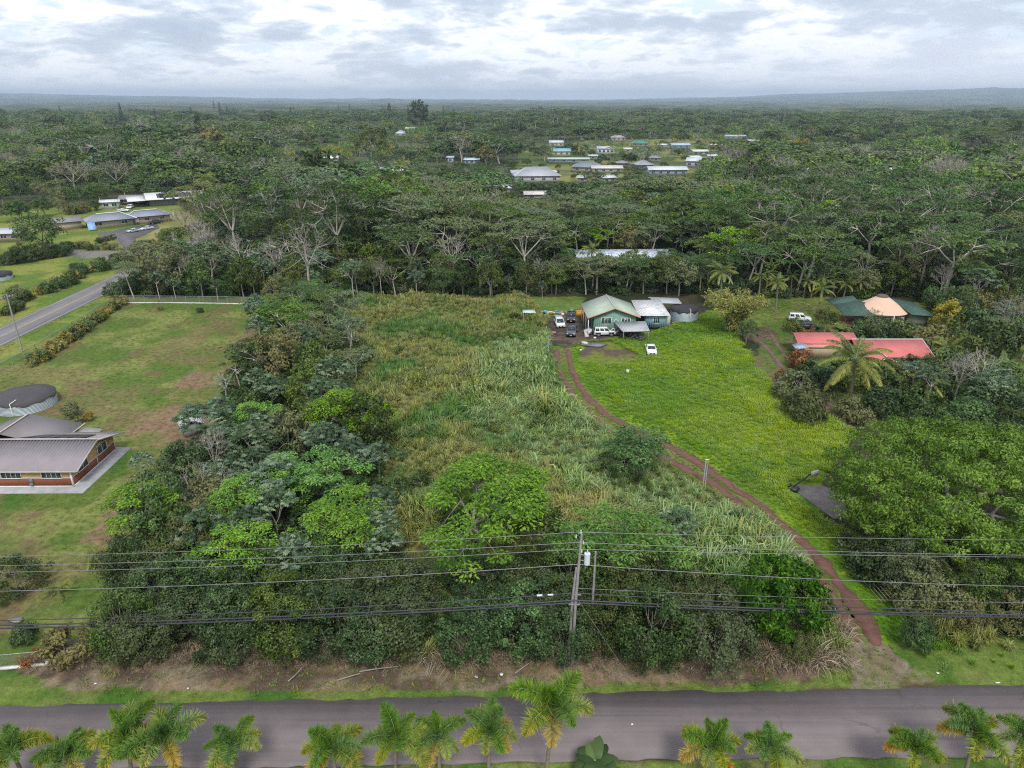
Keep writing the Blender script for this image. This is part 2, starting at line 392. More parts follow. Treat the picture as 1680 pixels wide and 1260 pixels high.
def tree_pine(seed, H=16, Rr=1.5, leafm='pine', n=900, lf=(.7, .22), pw=.8):
    r = rs(seed); w = MB(); c = MB(); w.tube([(0, 0, -.3), (0, 0, H * .97)], [.22, .04], 6)
    k = H / .55; lv = r.randint(0, int(k), n) / k; a = r.rand(n) * 2 * PI; z = H * (.08 + .92 * lv)
    rad = Rr * (1 - lv) ** pw * (.35 + .65 * r.rand(n)) * (.8 + .4 * vnoise(lv * 20, a, seed)) + .1
    C = np.stack([np.cos(a) * rad * .5, np.sin(a) * rad * .5, z + r.randn(n) * .08], 1)
    A = np.stack([np.cos(a), np.sin(a), .2 + .15 * r.randn(n)], 1); N = np.stack([r.randn(n) * .5, r.randn(n) * .5, np.ones(n)], 1)
    leaves(c, C, A, N, rad * .6 + lf[0] * .4, np.full(n, lf[1] * 1.4), r.rand(n))
    return w.mesh('trunk', BK['brown'], True), c.mesh('crown', LM[leafm])

def frond_mesh(seed, L=2.6, el=60, curve=95, kind='fox', leafm='palm', ll=.5, nst=46, wd=.07, age=0.0):
    """one palm frond along +x from the origin: rachis plus leaflets"""
    r = rs(seed); mb = MB(); n = nst; s = np.linspace(0, 1, n); th = np.radians(el - curve * s ** 1.1); ds = L / (n - 1)
    x = np.concatenate([[0], np.cumsum(np.cos(th[:-1]) * ds)]); z = np.concatenate([[0], np.cumsum(np.sin(th[:-1]) * ds)])
    y = .12 * L * np.sin(s * 2.0) * r.randn() * .4; P = np.stack([x, y, z], 1); T = unit(np.gradient(P, axis=0)); U = unit(np.cross(T, np.array([0, 1.0, 0]))); U *= np.sign(U[:, 2:3] + 1e-6); Sd = np.cross(T, U)
    mb.tube(P[::3], np.linspace(.045, .008, len(P[::3])), 4, 1, cap=False)
    prof = np.sin(np.clip(s * .93 + .09, 0, 1) * PI) ** .55
    if kind == 'fox':
        for k in range(9):
            ph = 2 * PI * k / 9 + r.randn(n) * .25; m = s > .12
            D = U * np.cos(ph)[:, None] + Sd * np.sin(ph)[:, None]; A = D + T * (.38 + .25 * r.randn(n))[:, None] + r.randn(n, 3) * .16; A[:, 2] -= .22
            N = np.cross(A, T) + r.randn(n, 3) * .3
            rn = np.clip(.12 + .34 * r.rand(n) + age * (.08 + .62 * s) + .10 * (D[:, 2] < -.3), 0, 1)
            leaves(mb, P[m], A[m], N[m], (ll * prof * (.6 + .55 * r.rand(n)))[m], np.full(m.sum(), wd), rn[m], 0, mid=.35)
    else:
        for sg in (-1, 1):
            for rep in range(2):
                m = s > .14; A = Sd * sg * .9 + T * .5 + U * (.15 - .25 * rep) + r.randn(n, 3) * .08; A[:, 2] -= .35 + .5 * s
                N = np.cross(A, T) + r.randn(n, 3) * .2; N[:, 2] += .4
                rn = np.clip(.15 + .5 * r.rand(n) + age * (.2 + .5 * s), 0, 1)
                leaves(mb, P[m], A[m], N[m], (ll * prof * (.8 + .35 * r.rand(n)))[m], np.full(m.sum(), wd), rn[m], 0, mid=.3)
    return mb.mesh('frond', [LM[leafm], BK['shaft']])

def fan_leaf(mb, r, c, az, el, L, w, tone=0):
    """one banana like blade"""
    n = 7; s = np.linspace(0, 1, n); th = el - 1.5 * s; ds = L / (n - 1)
    x = np.concatenate([[0], np.cumsum(np.cos(th[:-1]) * ds)]); z = np.concatenate([[0], np.cumsum(np.sin(th[:-1]) * ds)])
    d = np.array([math.cos(az), math.sin(az), 0]); sd = np.array([-math.sin(az), math.cos(az), 0])
    P = np.array(c) + x[:, None] * d + z[:, None] * np.array([0, 0, 1.0]); hw = w * np.sin(np.clip(s * .9 + .1, 0, 1) * PI) ** .6 + .02
    a = P + sd * hw[:, None] - np.array([0, 0, .25]) * hw[:, None]; b = P - sd * hw[:, None] - np.array([0, 0, .25]) * hw[:, None]
    V = np.vstack([a, P, b]); F = [[i, i + 1, n + i + 1, n + i] for i in range(n - 1)] + [[n + i, n + i + 1, 2 * n + i + 1, 2 * n + i] for i in range(n - 1)]
    mb.add(V, F, 0, np.clip(.4 + tone + .3 * r.rand(), 0, 1))

def tree_banana(seed, H=2.5, n=9, L=2.2, w=.35, leafm='broad'):
    r = rs(seed); wd = MB(); c = MB()
    for k in range(3):
        b = np.array([r.randn() * .5, r.randn() * .5, 0]); h = H * r.uniform(.5, .8); wd.tube([b, b + np.array([r.randn() * .1, r.randn() * .1, h])], [.14, .08], 6)
        for j in range(n): fan_leaf(c, r, b + np.array([0, 0, h]), r.rand() * 2 * PI, r.uniform(.5, 1.35), L * r.uniform(.7, 1.1), w, r.randn() * .15)
    return wd.mesh('stem', BK['shaft'], True), c.mesh('foliage', LM[leafm])

def tree_bamboo(seed, H=8, n=45, leafm='gold', sp=2.6):
    r = rs(seed); w = MB(); c = MB()
    for k in range(n):
        a = r.rand() * 2 * PI; b = np.array([math.cos(a), math.sin(a), 0]) * r.rand() * .8; o = np.array([math.cos(a), math.sin(a), 0]) * sp * r.uniform(.4, 1.2); h = H * r.uniform(.65, 1)
        P = bez(b, b + np.array([0, 0, h * .8]), b + o + np.array([0, 0, h]), 7); w.tube(P, np.linspace(.05, .015, 7), 4, cap=False)
        for t in range(1, 7):
            clump(c, r, P[t], .7, 26, .5, .12, tone=r.randn() * .15, sq=.6)
    return w.mesh('stem', paint('bamboo_culm', (.35, .3, .1)), True), c.mesh('foliage', LM[leafm])

def grass_clump(seed, n=60, H=1.8, sp=.9, w=.06, leafm='tall', base=.35, bend=1.0):
    r = rs(seed); a = r.rand(n) * 2 * PI; b = np.stack([np.cos(a), np.sin(a), 0 * a], 1) * (r.rand(n) * base)[:, None]
    h = H * r.uniform(.5, 1.1, n); o = sp * r.uniform(.3, 1.1, n) * bend; ang = a + r.randn(n) * .5; D = np.stack([np.cos(ang), np.sin(ang), 0 * a], 1); S = np.stack([-np.sin(ang), np.cos(ang), 0 * a], 1)
    ps = [b, b + D * (o * .18)[:, None] + np.array([0, 0, 1]) * (h * .55)[:, None], b + D * (o * .5)[:, None] + np.array([0, 0, 1]) * (h * .92)[:, None], b + D * o[:, None] + np.array([0, 0, 1]) * (h * .78)[:, None]]
    wd = [w * .6, w, w * .8, .004]; mb = MB(); rn = r.rand(n)
    V = np.stack([p + S * ww * sg * .5 for p, ww in zip(ps, wd) for sg in (-1, 1)], 1)  # n,8,3
    i = np.arange(n)[:, None] * 8
    F = np.concatenate([i + np.array([0, 1, 3, 2]), i + np.array([2, 3, 5, 4]), i + np.array([4, 5, 7, 6])], 0)
    mb.add(V.reshape(-1, 3), F, 0, np.repeat(rn, 8)); return mb.mesh('clump', LM[leafm])

# ------------------------------------------------------------------ scattering of what nobody could count
def scatter(name, label, cat, protos, P, rz, sc, var, tilt=None):
    n = len(P); me = bpy.data.meshes.new(name); me.vertices.add(n); me.vertices.foreach_set('co', np.asarray(P, np.float32).ravel())
    def at(nm, ty, key, v):
        a = me.attributes.new(nm, ty, 'POINT'); a.data.foreach_set(key, v)
    rot = np.zeros((n, 3), np.float32); rot[:, 2] = rz
    if tilt is not None: rot[:, 0] = tilt[0]; rot[:, 1] = tilt[1]
    scl = np.asarray(sc, np.float32)
    if scl.ndim == 1: scl = np.repeat(scl[:, None], 3, 1)
    at('irot', 'FLOAT_VECTOR', 'vector', rot.ravel()); at('iscl', 'FLOAT_VECTOR', 'vector', scl.ravel()); at('ivar', 'INT', 'value', np.asarray(var, np.int32))
    me.update(); o = link(name, me); tag(o, label, cat, None, 'stuff')
    ng = bpy.data.node_groups.new(name, 'GeometryNodeTree')
    ng.interface.new_socket('Geometry', in_out='INPUT', socket_type='NodeSocketGeometry'); ng.interface.new_socket('Geometry', in_out='OUTPUT', socket_type='NodeSocketGeometry')
    N = ng.nodes; Lk = ng.links; gi = N.new('NodeGroupInput'); go = N.new('NodeGroupOutput'); j = N.new('GeometryNodeJoinGeometry')
    def attr(nm, ty):
        a = N.new('GeometryNodeInputNamedAttribute'); a.data_type = ty; a.inputs['Name'].default_value = nm; return a.outputs[0]
    ar, asc, av = attr('irot', 'FLOAT_VECTOR'), attr('iscl', 'FLOAT_VECTOR'), attr('ivar', 'INT')
    for k, meshes in enumerate(protos):
        cmp = N.new('FunctionNodeCompare'); cmp.data_type = 'INT'; cmp.operation = 'EQUAL'
        si = [s for s in cmp.inputs if s.type == 'INT']; Lk.new(av, si[0]); si[1].default_value = k
        for q, m in enumerate([m for m in (meshes if isinstance(meshes, (tuple, list)) else [meshes]) if m]):
            po = bpy.data.objects.new(name + '_source', m)
            oi = N.new('GeometryNodeObjectInfo'); oi.inputs[0].default_value = po; oi.inputs['As Instance'].default_value = True
            ip = N.new('GeometryNodeInstanceOnPoints'); Lk.new(gi.outputs[0], ip.inputs['Points']); Lk.new(cmp.outputs[0], ip.inputs['Selection'])
            Lk.new(oi.outputs['Geometry'], ip.inputs['Instance']); Lk.new(ar, ip.inputs['Rotation']); Lk.new(asc, ip.inputs['Scale']); Lk.new(ip.outputs[0], j.inputs[0])
    Lk.new(j.outputs[0], go.inputs[0]); md = o.modifiers.new('scatter', 'NODES'); md.node_group = ng
    return o

def plant(name, meshes, x, y, rz, sc, label, cat, group=None, z=0.0):
    t = thing(name, label, cat, (x, y, z), rz, group, sc)
    for m in meshes:
        if m is not None: link(m.name.split('.')[0], m, t)
    return t

def jitter_grid(x0, x1, y0, y1, s, r, j=.42):
    X, Y = np.meshgrid(np.arange(x0, x1, s), np.arange(y0, y1, s * .87)); X = X + (np.arange(X.shape[0]) % 2)[:, None] * s * .5
    X = X.ravel() + r.uniform(-j, j, X.size) * s; Y = Y.ravel() + r.uniform(-j, j, Y.size) * s; return X, Y
# ------------------------------------------------------------------ light and sky
SUN_EL, SUN_AZ = R(52), R(172)      # azimuth clockwise from +Y: from behind the camera
SKYS = 1.25
w = bpy.data.worlds.new('World'); SC.world = w; w.use_nodes = True
t = NT(w)
tc = t.n('ShaderNodeTexCoord').outputs['Generated']
sky = t.n('ShaderNodeTexSky', sky_type='NISHITA', sun_disc=False, sun_elevation=SUN_EL, sun_rotation=SUN_AZ, altitude=100, dust_density=2.0)
skyc = t.mixc(1.0, sky.outputs[0], (0.12, 0.12, 0.12), 'MULTIPLY')
sp = t.n('ShaderNodeSeparateXYZ', ins={0: tc}); z = t.math('MAXIMUM', sp.outputs[2], 0.0)
den = t.math('ADD', z, 0.22)
cx = t.math('DIVIDE', sp.outputs[0], den); cy = t.math('DIVIDE', sp.outputs[1], den)
cv = t.n('ShaderNodeCombineXYZ', ins={0: cx, 1: cy, 2: 3.7}).outputs[0]
big = t.n('ShaderNodeTexNoise', ins={'Vector': cv, 'Scale': 1.5, 'Detail': 10, 'Roughness': .55, 'Distortion': .2}).outputs[0]
cv2 = t.n('ShaderNodeCombineXYZ', ins={0: cx, 1: cy, 2: 9.1}).outputs[0]
fine = t.n('ShaderNodeTexNoise', ins={'Vector': cv2, 'Scale': 4.2, 'Detail': 9, 'Roughness': .6, 'Distortion': .3}).outputs[0]
dens = t.math('ADD', t.math('MULTIPLY', big, .62), t.math('MULTIPLY', fine, .38))
cl = t.ramp(dens, [(.38, (.80, .85, .93)), (.43, (.95, .96, .97)), (.475, (.90, .91, .94)), (.505, (.66, .70, .77)), (.55, (.47, .53, .62)), (.64, (.40, .45, .56))])
gap = t.ramp(fine, [(.36, 0.85), (.45, 0)])
cl = t.mixc(gap, cl, (.60, .72, .88))
# a veil of mist towards the horizon, thickest at the right
hz = t.ramp(sp.outputs[2], [(0.0, .7), (.03, .2), (.08, .0)])
rt = t.ramp(sp.outputs[0], [(.05, 0), (.55, .8)])
lowf = t.ramp(sp.outputs[2], [(.02, 1), (.10, .15)])
cl = t.mixc(t.math('MULTIPLY', rt, lowf), cl, (.74, .77, .86))
cl = t.mixc(hz, cl, (1.18, 1.15, 1.12))
allc = t.mixc(.92, skyc, cl)
bg = t.n('ShaderNodeBackground', ins={0: allc, 1: SKYS})
t.n('ShaderNodeOutputWorld', ins={0: bg.outputs[0]})
sd = bpy.data.lights.new('sun', 'SUN'); sd.energy = 2.7; sd.angle = R(14); sd.color = (1, .96, .9)
so = bpy.data.objects.new('sun', sd); COL.objects.link(so)
so.rotation_euler = Vector((math.sin(SUN_AZ) * math.cos(SUN_EL), math.cos(SUN_AZ) * math.cos(SUN_EL), math.sin(SUN_EL))).to_track_quat('Z', 'Y').to_euler()
SC.view_settings.view_transform = 'Standard'; SC.view_settings.look = 'None'; SC.view_settings.exposure = 0.2; SC.view_settings.gamma = 1
SC.render.engine = 'CYCLES'
cy_ = SC.cycles; cy_.max_bounces = 5; cy_.diffuse_bounces = 3; cy_.glossy_bounces = 2; cy_.transmission_bounces = 2; cy_.transparent_max_bounces = 4; cy_.volume_bounces = 0
cy_.use_denoising = False; cy_.filter_width = 1.15; cy_.denoiser = 'OPENIMAGEDENOISE'; cy_.use_adaptive_sampling = False

# ------------------------------------------------------------------ ground: one sheet from the kerb to the horizon
def geo(a, b, g0, gr):
    out = [a]; s = g0
    while out[-1] < b: out.append(out[-1] + s); s *= gr
    return np.array(out)
fx = np.arange(-100, 100.01, .42); gx = geo(100, 36000, .5, 1.026)[1:]
xs = np.concatenate([-gx[::-1], fx, gx])
fy = np.arange(30, 200.01, .42); ys = np.concatenate([np.array([-60, -10, 10, 20, 25]), fy, geo(200, 34000, .5, 1.023)[1:]])
X, Y = np.meshgrid(xs, ys); D = np.hypot(X, Y); U = X / np.maximum(Y, 1)
far = smooth(1500, 3200, D) * smooth(900, 2600, Y)
lgd = np.log(np.maximum(D, 10))
cn = fbm(U * 55, lgd * 34, 1.0, 11, 3) - .3; cn2 = fbm(U * 13, lgd * 20, 1.0, 31, 3) - .35
Z = far * (np.maximum(cn, 0) * (13 + D * .0016) + np.maximum(cn2, 0) * (16 + D * .004))
Ac = np.clip(U, -1.3, 1.3)
right = smooth(.12, .62, Ac) * 160 + smooth(.55, 1.2, Ac) * 30; left = smooth(-.15, -.75, Ac) * 90
Z += smooth(9000, 26000, D) * (right + left + 30) * 1.75 * (1 + .12 * (fbm(U * 4, lgd * 0, 1, 5, 3) - .5)) * (Y > 0)
Z += 75 * np.exp(-((X + .166 * 12500) / 330) ** 2 - ((Y - 12500) / 900) ** 2)
Z += (fbm(X, Y, 9, 3, 3) - .5) * .10 * (1 - far)

def colr(ca, cb, f): return np.asarray(ca) * (1 - f[..., None]) + np.asarray(cb) * f[..., None]
n1 = fbm(X, Y, 7, 21); n2 = fbm(X, Y, 2.2, 22); n3 = fbm(X, Y, 20, 23)
Cg = colr((.030, .036, .018), (.06, .055, .032), smooth(.4, .62, n1))
fm = smooth(300, 700, D)
fcol = colr((.040, .058, .026), (.085, .105, .045), smooth(.42, .62, fbm(U * 40, lgd * 30, 1, 41)))
Cg = Cg * (1 - fm[..., None]) + fcol * fm[..., None]
near = (D < 420) & (Y > 25)
jx = (fbm(X, Y, 3.0, 51) - .5) * 5; jy = (fbm(X, Y, 3.0, 52) - .5) * 5; jx2 = (fbm(X, Y, .9, 53) - .5) * 1.2
def zone(px, ca, cb, n, lo, hi, spots=(), jit=1.0, world=False):
    P = px if world else WP(px)
    m = np.zeros(X.shape, bool); idx = np.nonzero(near)
    m[idx] = inpoly(X[idx] + (jx[idx] + jx2[idx]) * jit, Y[idx] + (jy[idx] - jx2[idx]) * jit, P)
    c = colr(ca, cb, smooth(lo, hi, n))
    for (nn, slo, shi, sc, am) in spots:
        f = smooth(slo, shi, nn)[..., None] * am; c = c * (1 - f) + np.asarray(sc) * f
    Cg[m] = c[m]; return m
SOIL = (.15, .095, .06); RED = (.19, .07, .05)
n4 = fbm(X, Y, 13, 61); n5 = fbm(X, Y, 4, 62); n6 = fbm(X, Y, 1.1, 63, 3)
# mown lots
LAWN_PX = [(-420, 1110), (-420, 640), (0, 606), (60, 575), (198, 488), (450, 486), (470, 560), (345, 700), (245, 790), (225, 880), (190, 960), (150, 1040), (110, 1085), (70, 1087), (0, 1094)]
zone(LAWN_PX, (.085, .135, .026), (.17, .19, .055), n1, .42, .66, [(n5, .57, .70, SOIL, .65), (n4, .57, .70, (.18, .13, .07), .5), (n6, .55, .75, (.08, .11, .03), .35)], .5)
zone([(210, 700), (330, 600), (440, 520), (470, 560), (345, 720), (245, 800), (215, 880), (150, 900), (200, 800)], (.12, .14, .04), (.20, .13, .085), n1, .45, .58, [(n6, .5, .7, (.22, .2, .08), .4)], 1.0)
zone([(135, 802), (205, 738), (225, 740), (150, 830), (0, 840), (0, 803)], (.06, .12, .02), (.10, .14, .03), n1, .4, .6, (), .4)
# strip between the fence and the road at the upper left, beyond the road, the gardens of the far house
zone([(0, 606), (60, 575), (198, 488), (210, 462), (345, 385), (330, 370), (300, 340), (300, 325), (240, 330), (0, 345), (-500, 345), (-500, 700)], (.10, .16, .028), (.20, .22, .05), n1, .4, .65, [(n5, .6, .7, SOIL, .4)], .3)
zone([(95, 405), (215, 402), (235, 395), (262, 360), (300, 350), (330, 352), (335, 372), (240, 412), (110, 408)], (.17, .17, .05), (.24, .22, .09), n1, .4, .6, (), .2)
zone([(110, 411), (210, 411), (260, 400), (225, 424), (200, 428), (90, 419)], (.15, .14, .13), (.19, .18, .16), n5, .4, .6, (), .2)
# verge along the road
zone([(-500, 1180), (-500, 1120), (0, 1100), (60, 1105), (110, 1125), (400, 1118), (1340, 1100), (1400, 1060), (1460, 1030), (1500, 1030), (1560, 1045), (2200, 1045), (2200, 1130), (1680, 1131), (840, 1142), (0, 1166)], (.055, .12, .018), (.12, .17, .035), n5, .38, .6, [(n2, .6, .75, SOIL, .3)], .12)
zone([(40, 1095), (90, 1060), (160, 1085), (700, 1085), (1200, 1080), (1350, 1090), (1345, 1112), (1200, 1122), (700, 1130), (300, 1133), (190, 1130), (120, 1140), (70, 1115)], (.10, .072, .052), (.20, .16, .11), n2, .4, .62, [(n5, .55, .65, (.26, .19, .11), .6)], .25)
zone([(-900, 1700), (-900, 1268), (0, 1262), (500, 1257), (840, 1251), (1680, 1240), (2700, 1225), (2700, 1700)], (.07, .13, .022), (.14, .19, .04), n5, .4, .62, [(n2, .58, .7, (.16, .13, .07), .5)], .1)
# field of tall grass
FIELD_PX = [(545, 500), (620, 494), (860, 488), (900, 530), (905, 570), (925, 635), (985, 700), (1095, 745), (1180, 800), (1260, 868), (1345, 950), (1400, 1065), (1350, 1090), (1250, 1055), (1180, 960), (1000, 930), (900, 960), (760, 985), (660, 1000), (640, 900), (605, 780), (575, 640)]
zone(FIELD_PX, (.07, .09, .028), (.20, .18, .075), n1, .4, .62, [(n6, .5, .7, (.09, .12, .03), .5)], .5)
# bright clearing
CLEAR_PX = [(905, 570), (960, 562), (1050, 548), (1120, 530), (1190, 500), (1210, 560), (1250, 620), (1330, 670), (1400, 712), (1345, 790), (1345, 850), (1450, 900), (1480, 960), (1560, 1070), (1440, 1050), (1400, 985), (1330, 900), (1255, 835), (1150, 760), (1030, 700), (960, 655)]
zone(CLEAR_PX, (.08, .17, .012), (.19, .27, .02), n1, .46, .62, [(n4, .6, .7, (.10, .16, .03), .6)], .5)
zone([(1150, 560), (1210, 555), (1255, 620), (1400, 712), (1360, 740), (1240, 690)], (.15, .22, .02), (.25, .28, .03), n5, .35, .55, (), .6)
zone([(955, 562), (1005, 560), (1060, 590), (1030, 610), (985, 606), (950, 590)], (.10, .075, .055), (.13, .16, .03), n5, .42, .58, (), .6)
zone([(1060, 665), (1120, 640), (1150, 645), (1120, 675), (1070, 690)], (.17, .13, .09), (.13, .22, .02), n5, .4, .62, (), .8)
_ra = [(912, 570), (913, 600), (922, 632), (945, 665), (970, 694), (1010, 716), (1060, 742), (1100, 762), (1140, 786), (1177, 806), (1212, 834), (1250, 868), (1285, 898), (1315, 930), (1340, 955), (1362, 985), (1380, 1015), (1398, 1066)]
_rb = [(1448, 1066), (1428, 1020), (1400, 978), (1375, 945), (1350, 912), (1320, 886), (1290, 858), (1268, 836), (1230, 808), (1195, 786), (1155, 756), (1100, 728), (1042, 700), (1003, 678), (975, 652), (952, 622), (940, 598), (937, 570)]
zone(_ra + _rb, (.095, .14, .028), (.17, .13, .07), n2, .42, .6, [(n6, .5, .7, (.10, .19, .02), .5)], .12)
# right hand side: brushy strip, lane and gardens
zone([(1195, 500), (1260, 480), (1345, 487), (1560, 500), (1700, 560), (1900, 640), (1700, 690), (1560, 670), (1420, 700), (1330, 660), (1260, 600), (1230, 545)], (.065, .115, .022), (.14, .17, .04), n1, .4, .62, [(n5, .56, .68, (.13, .10, .055), .6)], .4)
zone([(1222, 585), (1262, 580), (1300, 620), (1345, 668), (1300, 650), (1240, 625)], (.13, .10, .06), (.10, .13, .03), n5, .42, .62, (), .5)
zone([(1225, 538), (1262, 536), (1280, 555), (1240, 560), (1222, 556)], (.085, .058, .045), (.12, .09, .06), n5, .4, .6, (), .3)
# yard of the green house
zone([(868, 530), (955, 505), (960, 545), (1090, 548), (1050, 556), (985, 560), (925, 572), (900, 560)], (.055, .047, .042), (.12, .085, .065), n2, .4, .62, (), .25)
zone([(860, 487), (960, 487), (955, 505), (900, 520), (860, 510)], (.07, .13, .025), (.12, .17, .04), n1, .4, .6, (), .3)
# gravelly apron of the drive
zone([(1392, 1055), (1448, 1055), (1500, 1098), (1560, 1128), (1500, 1136), (1390, 1134), (1398, 1098)], (.20, .17, .12), (.14, .15, .06), n6, .42, .6, [(n2, .5, .7, (.17, .12, .09), .6)], .12)
zone([(1310, 1129), (1390, 1124), (1395, 1134), (1312, 1136)], (.06, .045, .035), (.10, .09, .04), n6, .42, .6, (), .1)
zone([(1480, 1118), (1560, 1120), (1600, 1131), (1470, 1135)], (.07, .048, .038), (.10, .09, .04), n6, .42, .6, (), .1)
# town gardens far out
tm = near | (D < 1200)
tn = fbm(X, Y, 30, 71); tp = WP([(845, 300), (850, 250), (1000, 225), (1200, 222), (1290, 240), (1200, 290), (1140, 300)])
tm2 = inpoly(X + jx, Y + jy * 2, tp) & (D < 1500); Cg[tm2] = colr((.07, .10, .03), (.19, .19, .06), smooth(.4, .6, tn))[tm2]

nx_, ny_ = len(xs), len(ys); V = np.stack([X, Y, Z], -1).reshape(-1, 3)
i = np.arange(ny_ - 1)[:, None] * nx_; j = np.arange(nx_ - 1)[None, :]
F = np.stack([i + j, i + j + 1, i + nx_ + j + 1, i + nx_ + j], -1).reshape(-1, 4)
m = bpy.data.materials.new('ground'); t = NT(m)
gp = t.n('ShaderNodeNewGeometry').outputs['Position']
a = t.n('ShaderNodeAttribute', attribute_name='soil').outputs['Color']
nA = t.noise(gp, 1.1, 5, .7); nB = t.noise(gp, 6.0, 4, .7)
f1 = t.ramp(nA, [(.3, .62), (.7, 1.32)]); c = t.mixc(1.0, a, f1, 'MULTIPLY')
f2 = t.ramp(nB, [(.3, .68), (.7, 1.32)]); c = t.mixc(1.0, c, f2, 'MULTIPLY')
bs = t.n('ShaderNodeBsdfPrincipled', ins={'Base Color': c, 'Roughness': .95, 'Specular IOR Level': .1})
bp = t.n('ShaderNodeBump', ins={'Height': t.math('ADD', nA, nB), 'Strength': .6, 'Distance': .12}); t.t.links.new(bp.outputs[0], bs.inputs['Normal'])
t.n('ShaderNodeOutputMaterial', ins={0: bs.outputs[0]})
mb = MB(); mb.add(V, F); me = mb.mesh('ground', m)
at = me.attributes.new('soil', 'FLOAT_COLOR', 'POINT'); at.data.foreach_set('color', np.concatenate([Cg.reshape(-1, 3), np.ones((Cg.size // 3, 1))], 1).astype(np.float32).ravel())
tag(link('ground', me), 'open land of lots, gardens and wood floor reaching to the horizon', None, None, 'structure')
del V, F, X, Y, Z, D, U, Cg, n1, n2, n3, n4, n5, n6, jx, jy, jx2, far, fm, fcol

# haze: one closed box of air
m = bpy.data.materials.new('haze'); t = NT(m)
HAZE_D = 0.68e-4
pv = t.n('ShaderNodeVolumePrincipled', ins={'Color': (.66, .81, 1.0, 1), 'Density': HAZE_D, 'Anisotropy': .2})
t.n('ShaderNodeOutputMaterial', ins={1: pv.outputs[0]})
mb = MB(); mb.box(-38000, 38000, -100, 36000, -3, 480); o = mb.obj('haze', m); tag(o, 'thin bluish air between the lots and the horizon', None, None, 'stuff')

# ------------------------------------------------------------------ roads and tracks
def asphalt(name, ca, cb, streak):
    m = bpy.data.materials.new(name); t = NT(m)
    gp = t.n('ShaderNodeNewGeometry').outputs['Position']
    mp = t.n('ShaderNodeMapping', ins={0: gp, 3: streak}).outputs[0]
    s = t.ramp(t.noise(mp, 1.0, 5, .6), [(.35, 0), (.65, 1)]); c = t.mixc(s, ca, cb)
    c = t.mixc(t.ramp(t.noise(gp, .35, 5, .65), [(.45, 0), (.7, .45)]), c, tuple(k * 1.25 for k in cb))
    mp2 = t.n('ShaderNodeMapping', ins={0: gp, 3: (streak[0] * .6, streak[1] * .9, 1)}).outputs[0]
    c = t.mixc(t.ramp(t.noise(mp2, 1.0, 2, .4), [(.52, 0), (.62, .4)]), c, tuple(k * .72 for k in ca))
    dn = t.n('ShaderNodeVectorMath', operation='MULTIPLY_ADD', ins={0: t.n('ShaderNodeTexNoise', ins={'Vector': gp, 'Scale': .8, 'Detail': 3}).outputs[1], 1: (2.2, 2.2, 0), 2: gp}).outputs[0]
    vo = t.n('ShaderNodeTexVoronoi', feature='DISTANCE_TO_EDGE', ins={'Vector': dn, 'Scale': .16}).outputs[0]
    ck = t.math('MULTIPLY', t.ramp(vo, [(.004, 1), (.011, 0)]), t.ramp(t.noise(gp, .12, 2, .5), [(.52, 0), (.62, .45)]))
    c = t.mixc(ck, c, tuple(k * .4 for k in ca))
    c = t.mixc(t.ramp(t.noise(gp, 9, 3, .6), [(.3, .3), (.6, 0)]), c, tuple(k * .7 for k in ca))
    bs = t.n('ShaderNodeBsdfPrincipled', ins={'Base Color': c, 'Roughness': .8})
    bp = t.n('ShaderNodeBump', ins={'Height': t.noise(gp, 30, 3), 'Strength': .3, 'Distance': .02}); t.t.links.new(bp.outputs[0], bs.inputs['Normal'])
    t.n('ShaderNodeOutputMaterial', ins={0: bs.outputs[0]}); return m
asph = asphalt('road_asphalt', (.138, .114, .114), (.172, .145, .145), (.05, 1.6, 1))
asph2 = asphalt('side_road_asphalt', (.15, .145, .155), (.19, .18, .19), (1.6, .05, 1))
def strip(mb, A, B, z, mat=0, t=.1):
    """road slab between two edge lines"""
    n = len(A); P = [(p[0], p[1], z) for p in A] + [(p[0], p[1], z) for p in B] + [(p[0], p[1], z - t) for p in A] + [(p[0], p[1], z - t) for p in B]
    F = [[i, i + 1, n + i + 1, n + i] for i in range(n - 1)] + [[2 * n + i, i, i + 1, 2 * n + i + 1][::-1] for i in range(n - 1)] + [[n + i, 3 * n + i, 3 * n + i + 1, n + i + 1][::-1] for i in range(n - 1)]
    return mb.add(P, F, mat)
r = rs(5)
xx = np.arange(-170, 170, .8)
ragged = lambda k: (vnoise(xx * .9, xx * 0 + k, k) - .5) * .28 + (vnoise(xx * .15, xx * 0 + k, k + 9) - .5) * .25
mb = MB(); strip(mb, np.stack([xx, 37.25 + .018 * xx + ragged(1)], 1), np.stack([xx, 43.45 + .0265 * xx + ragged(2)], 1), .10)
tag(mb.obj('road', asph), 'purplish grey asphalt road passing the row of palms', None, None, 'structure')
# side road with double yellow line at the upper left
ya = np.linspace(40, 420, 120)
xl = -109.6 - (ya - 145) * .022; xr = xl + 8.3 + (ya - 145) * .004; wig = (vnoise(ya * .5, ya * 0, 77) - .5) * .3
mb = MB(); strip(mb, np.stack([xl + wig, ya], 1), np.stack([xr + wig * .6, ya], 1), .10); o = mb.obj('side_road', asph2); tag(o, 'grey two lane road with yellow centre line at upper left', None, None, 'structure')
yel = paint('yellow_line_paint', (.55, .38, .10), .7, .3, 3); whp = paint('white_line_paint', (.50, .50, .48), .7, .4, 3)
mb = MB()
xc = (xl + xr) / 2
for off in (-.16, .16): strip(mb, np.stack([xc + off - .06, ya], 1), np.stack([xc + off + .06, ya], 1), .106, 0, .004)
for e, s_ in ((xl, .55), (xr, -.55)): strip(mb, np.stack([e + s_ - .06, ya], 1), np.stack([e + s_ + .06, ya], 1), .106, 1, .004)
tag(mb.obj('road_marking', [yel, whp]), 'yellow double centre line and pale edge lines on the side road', None, None, 'structure')

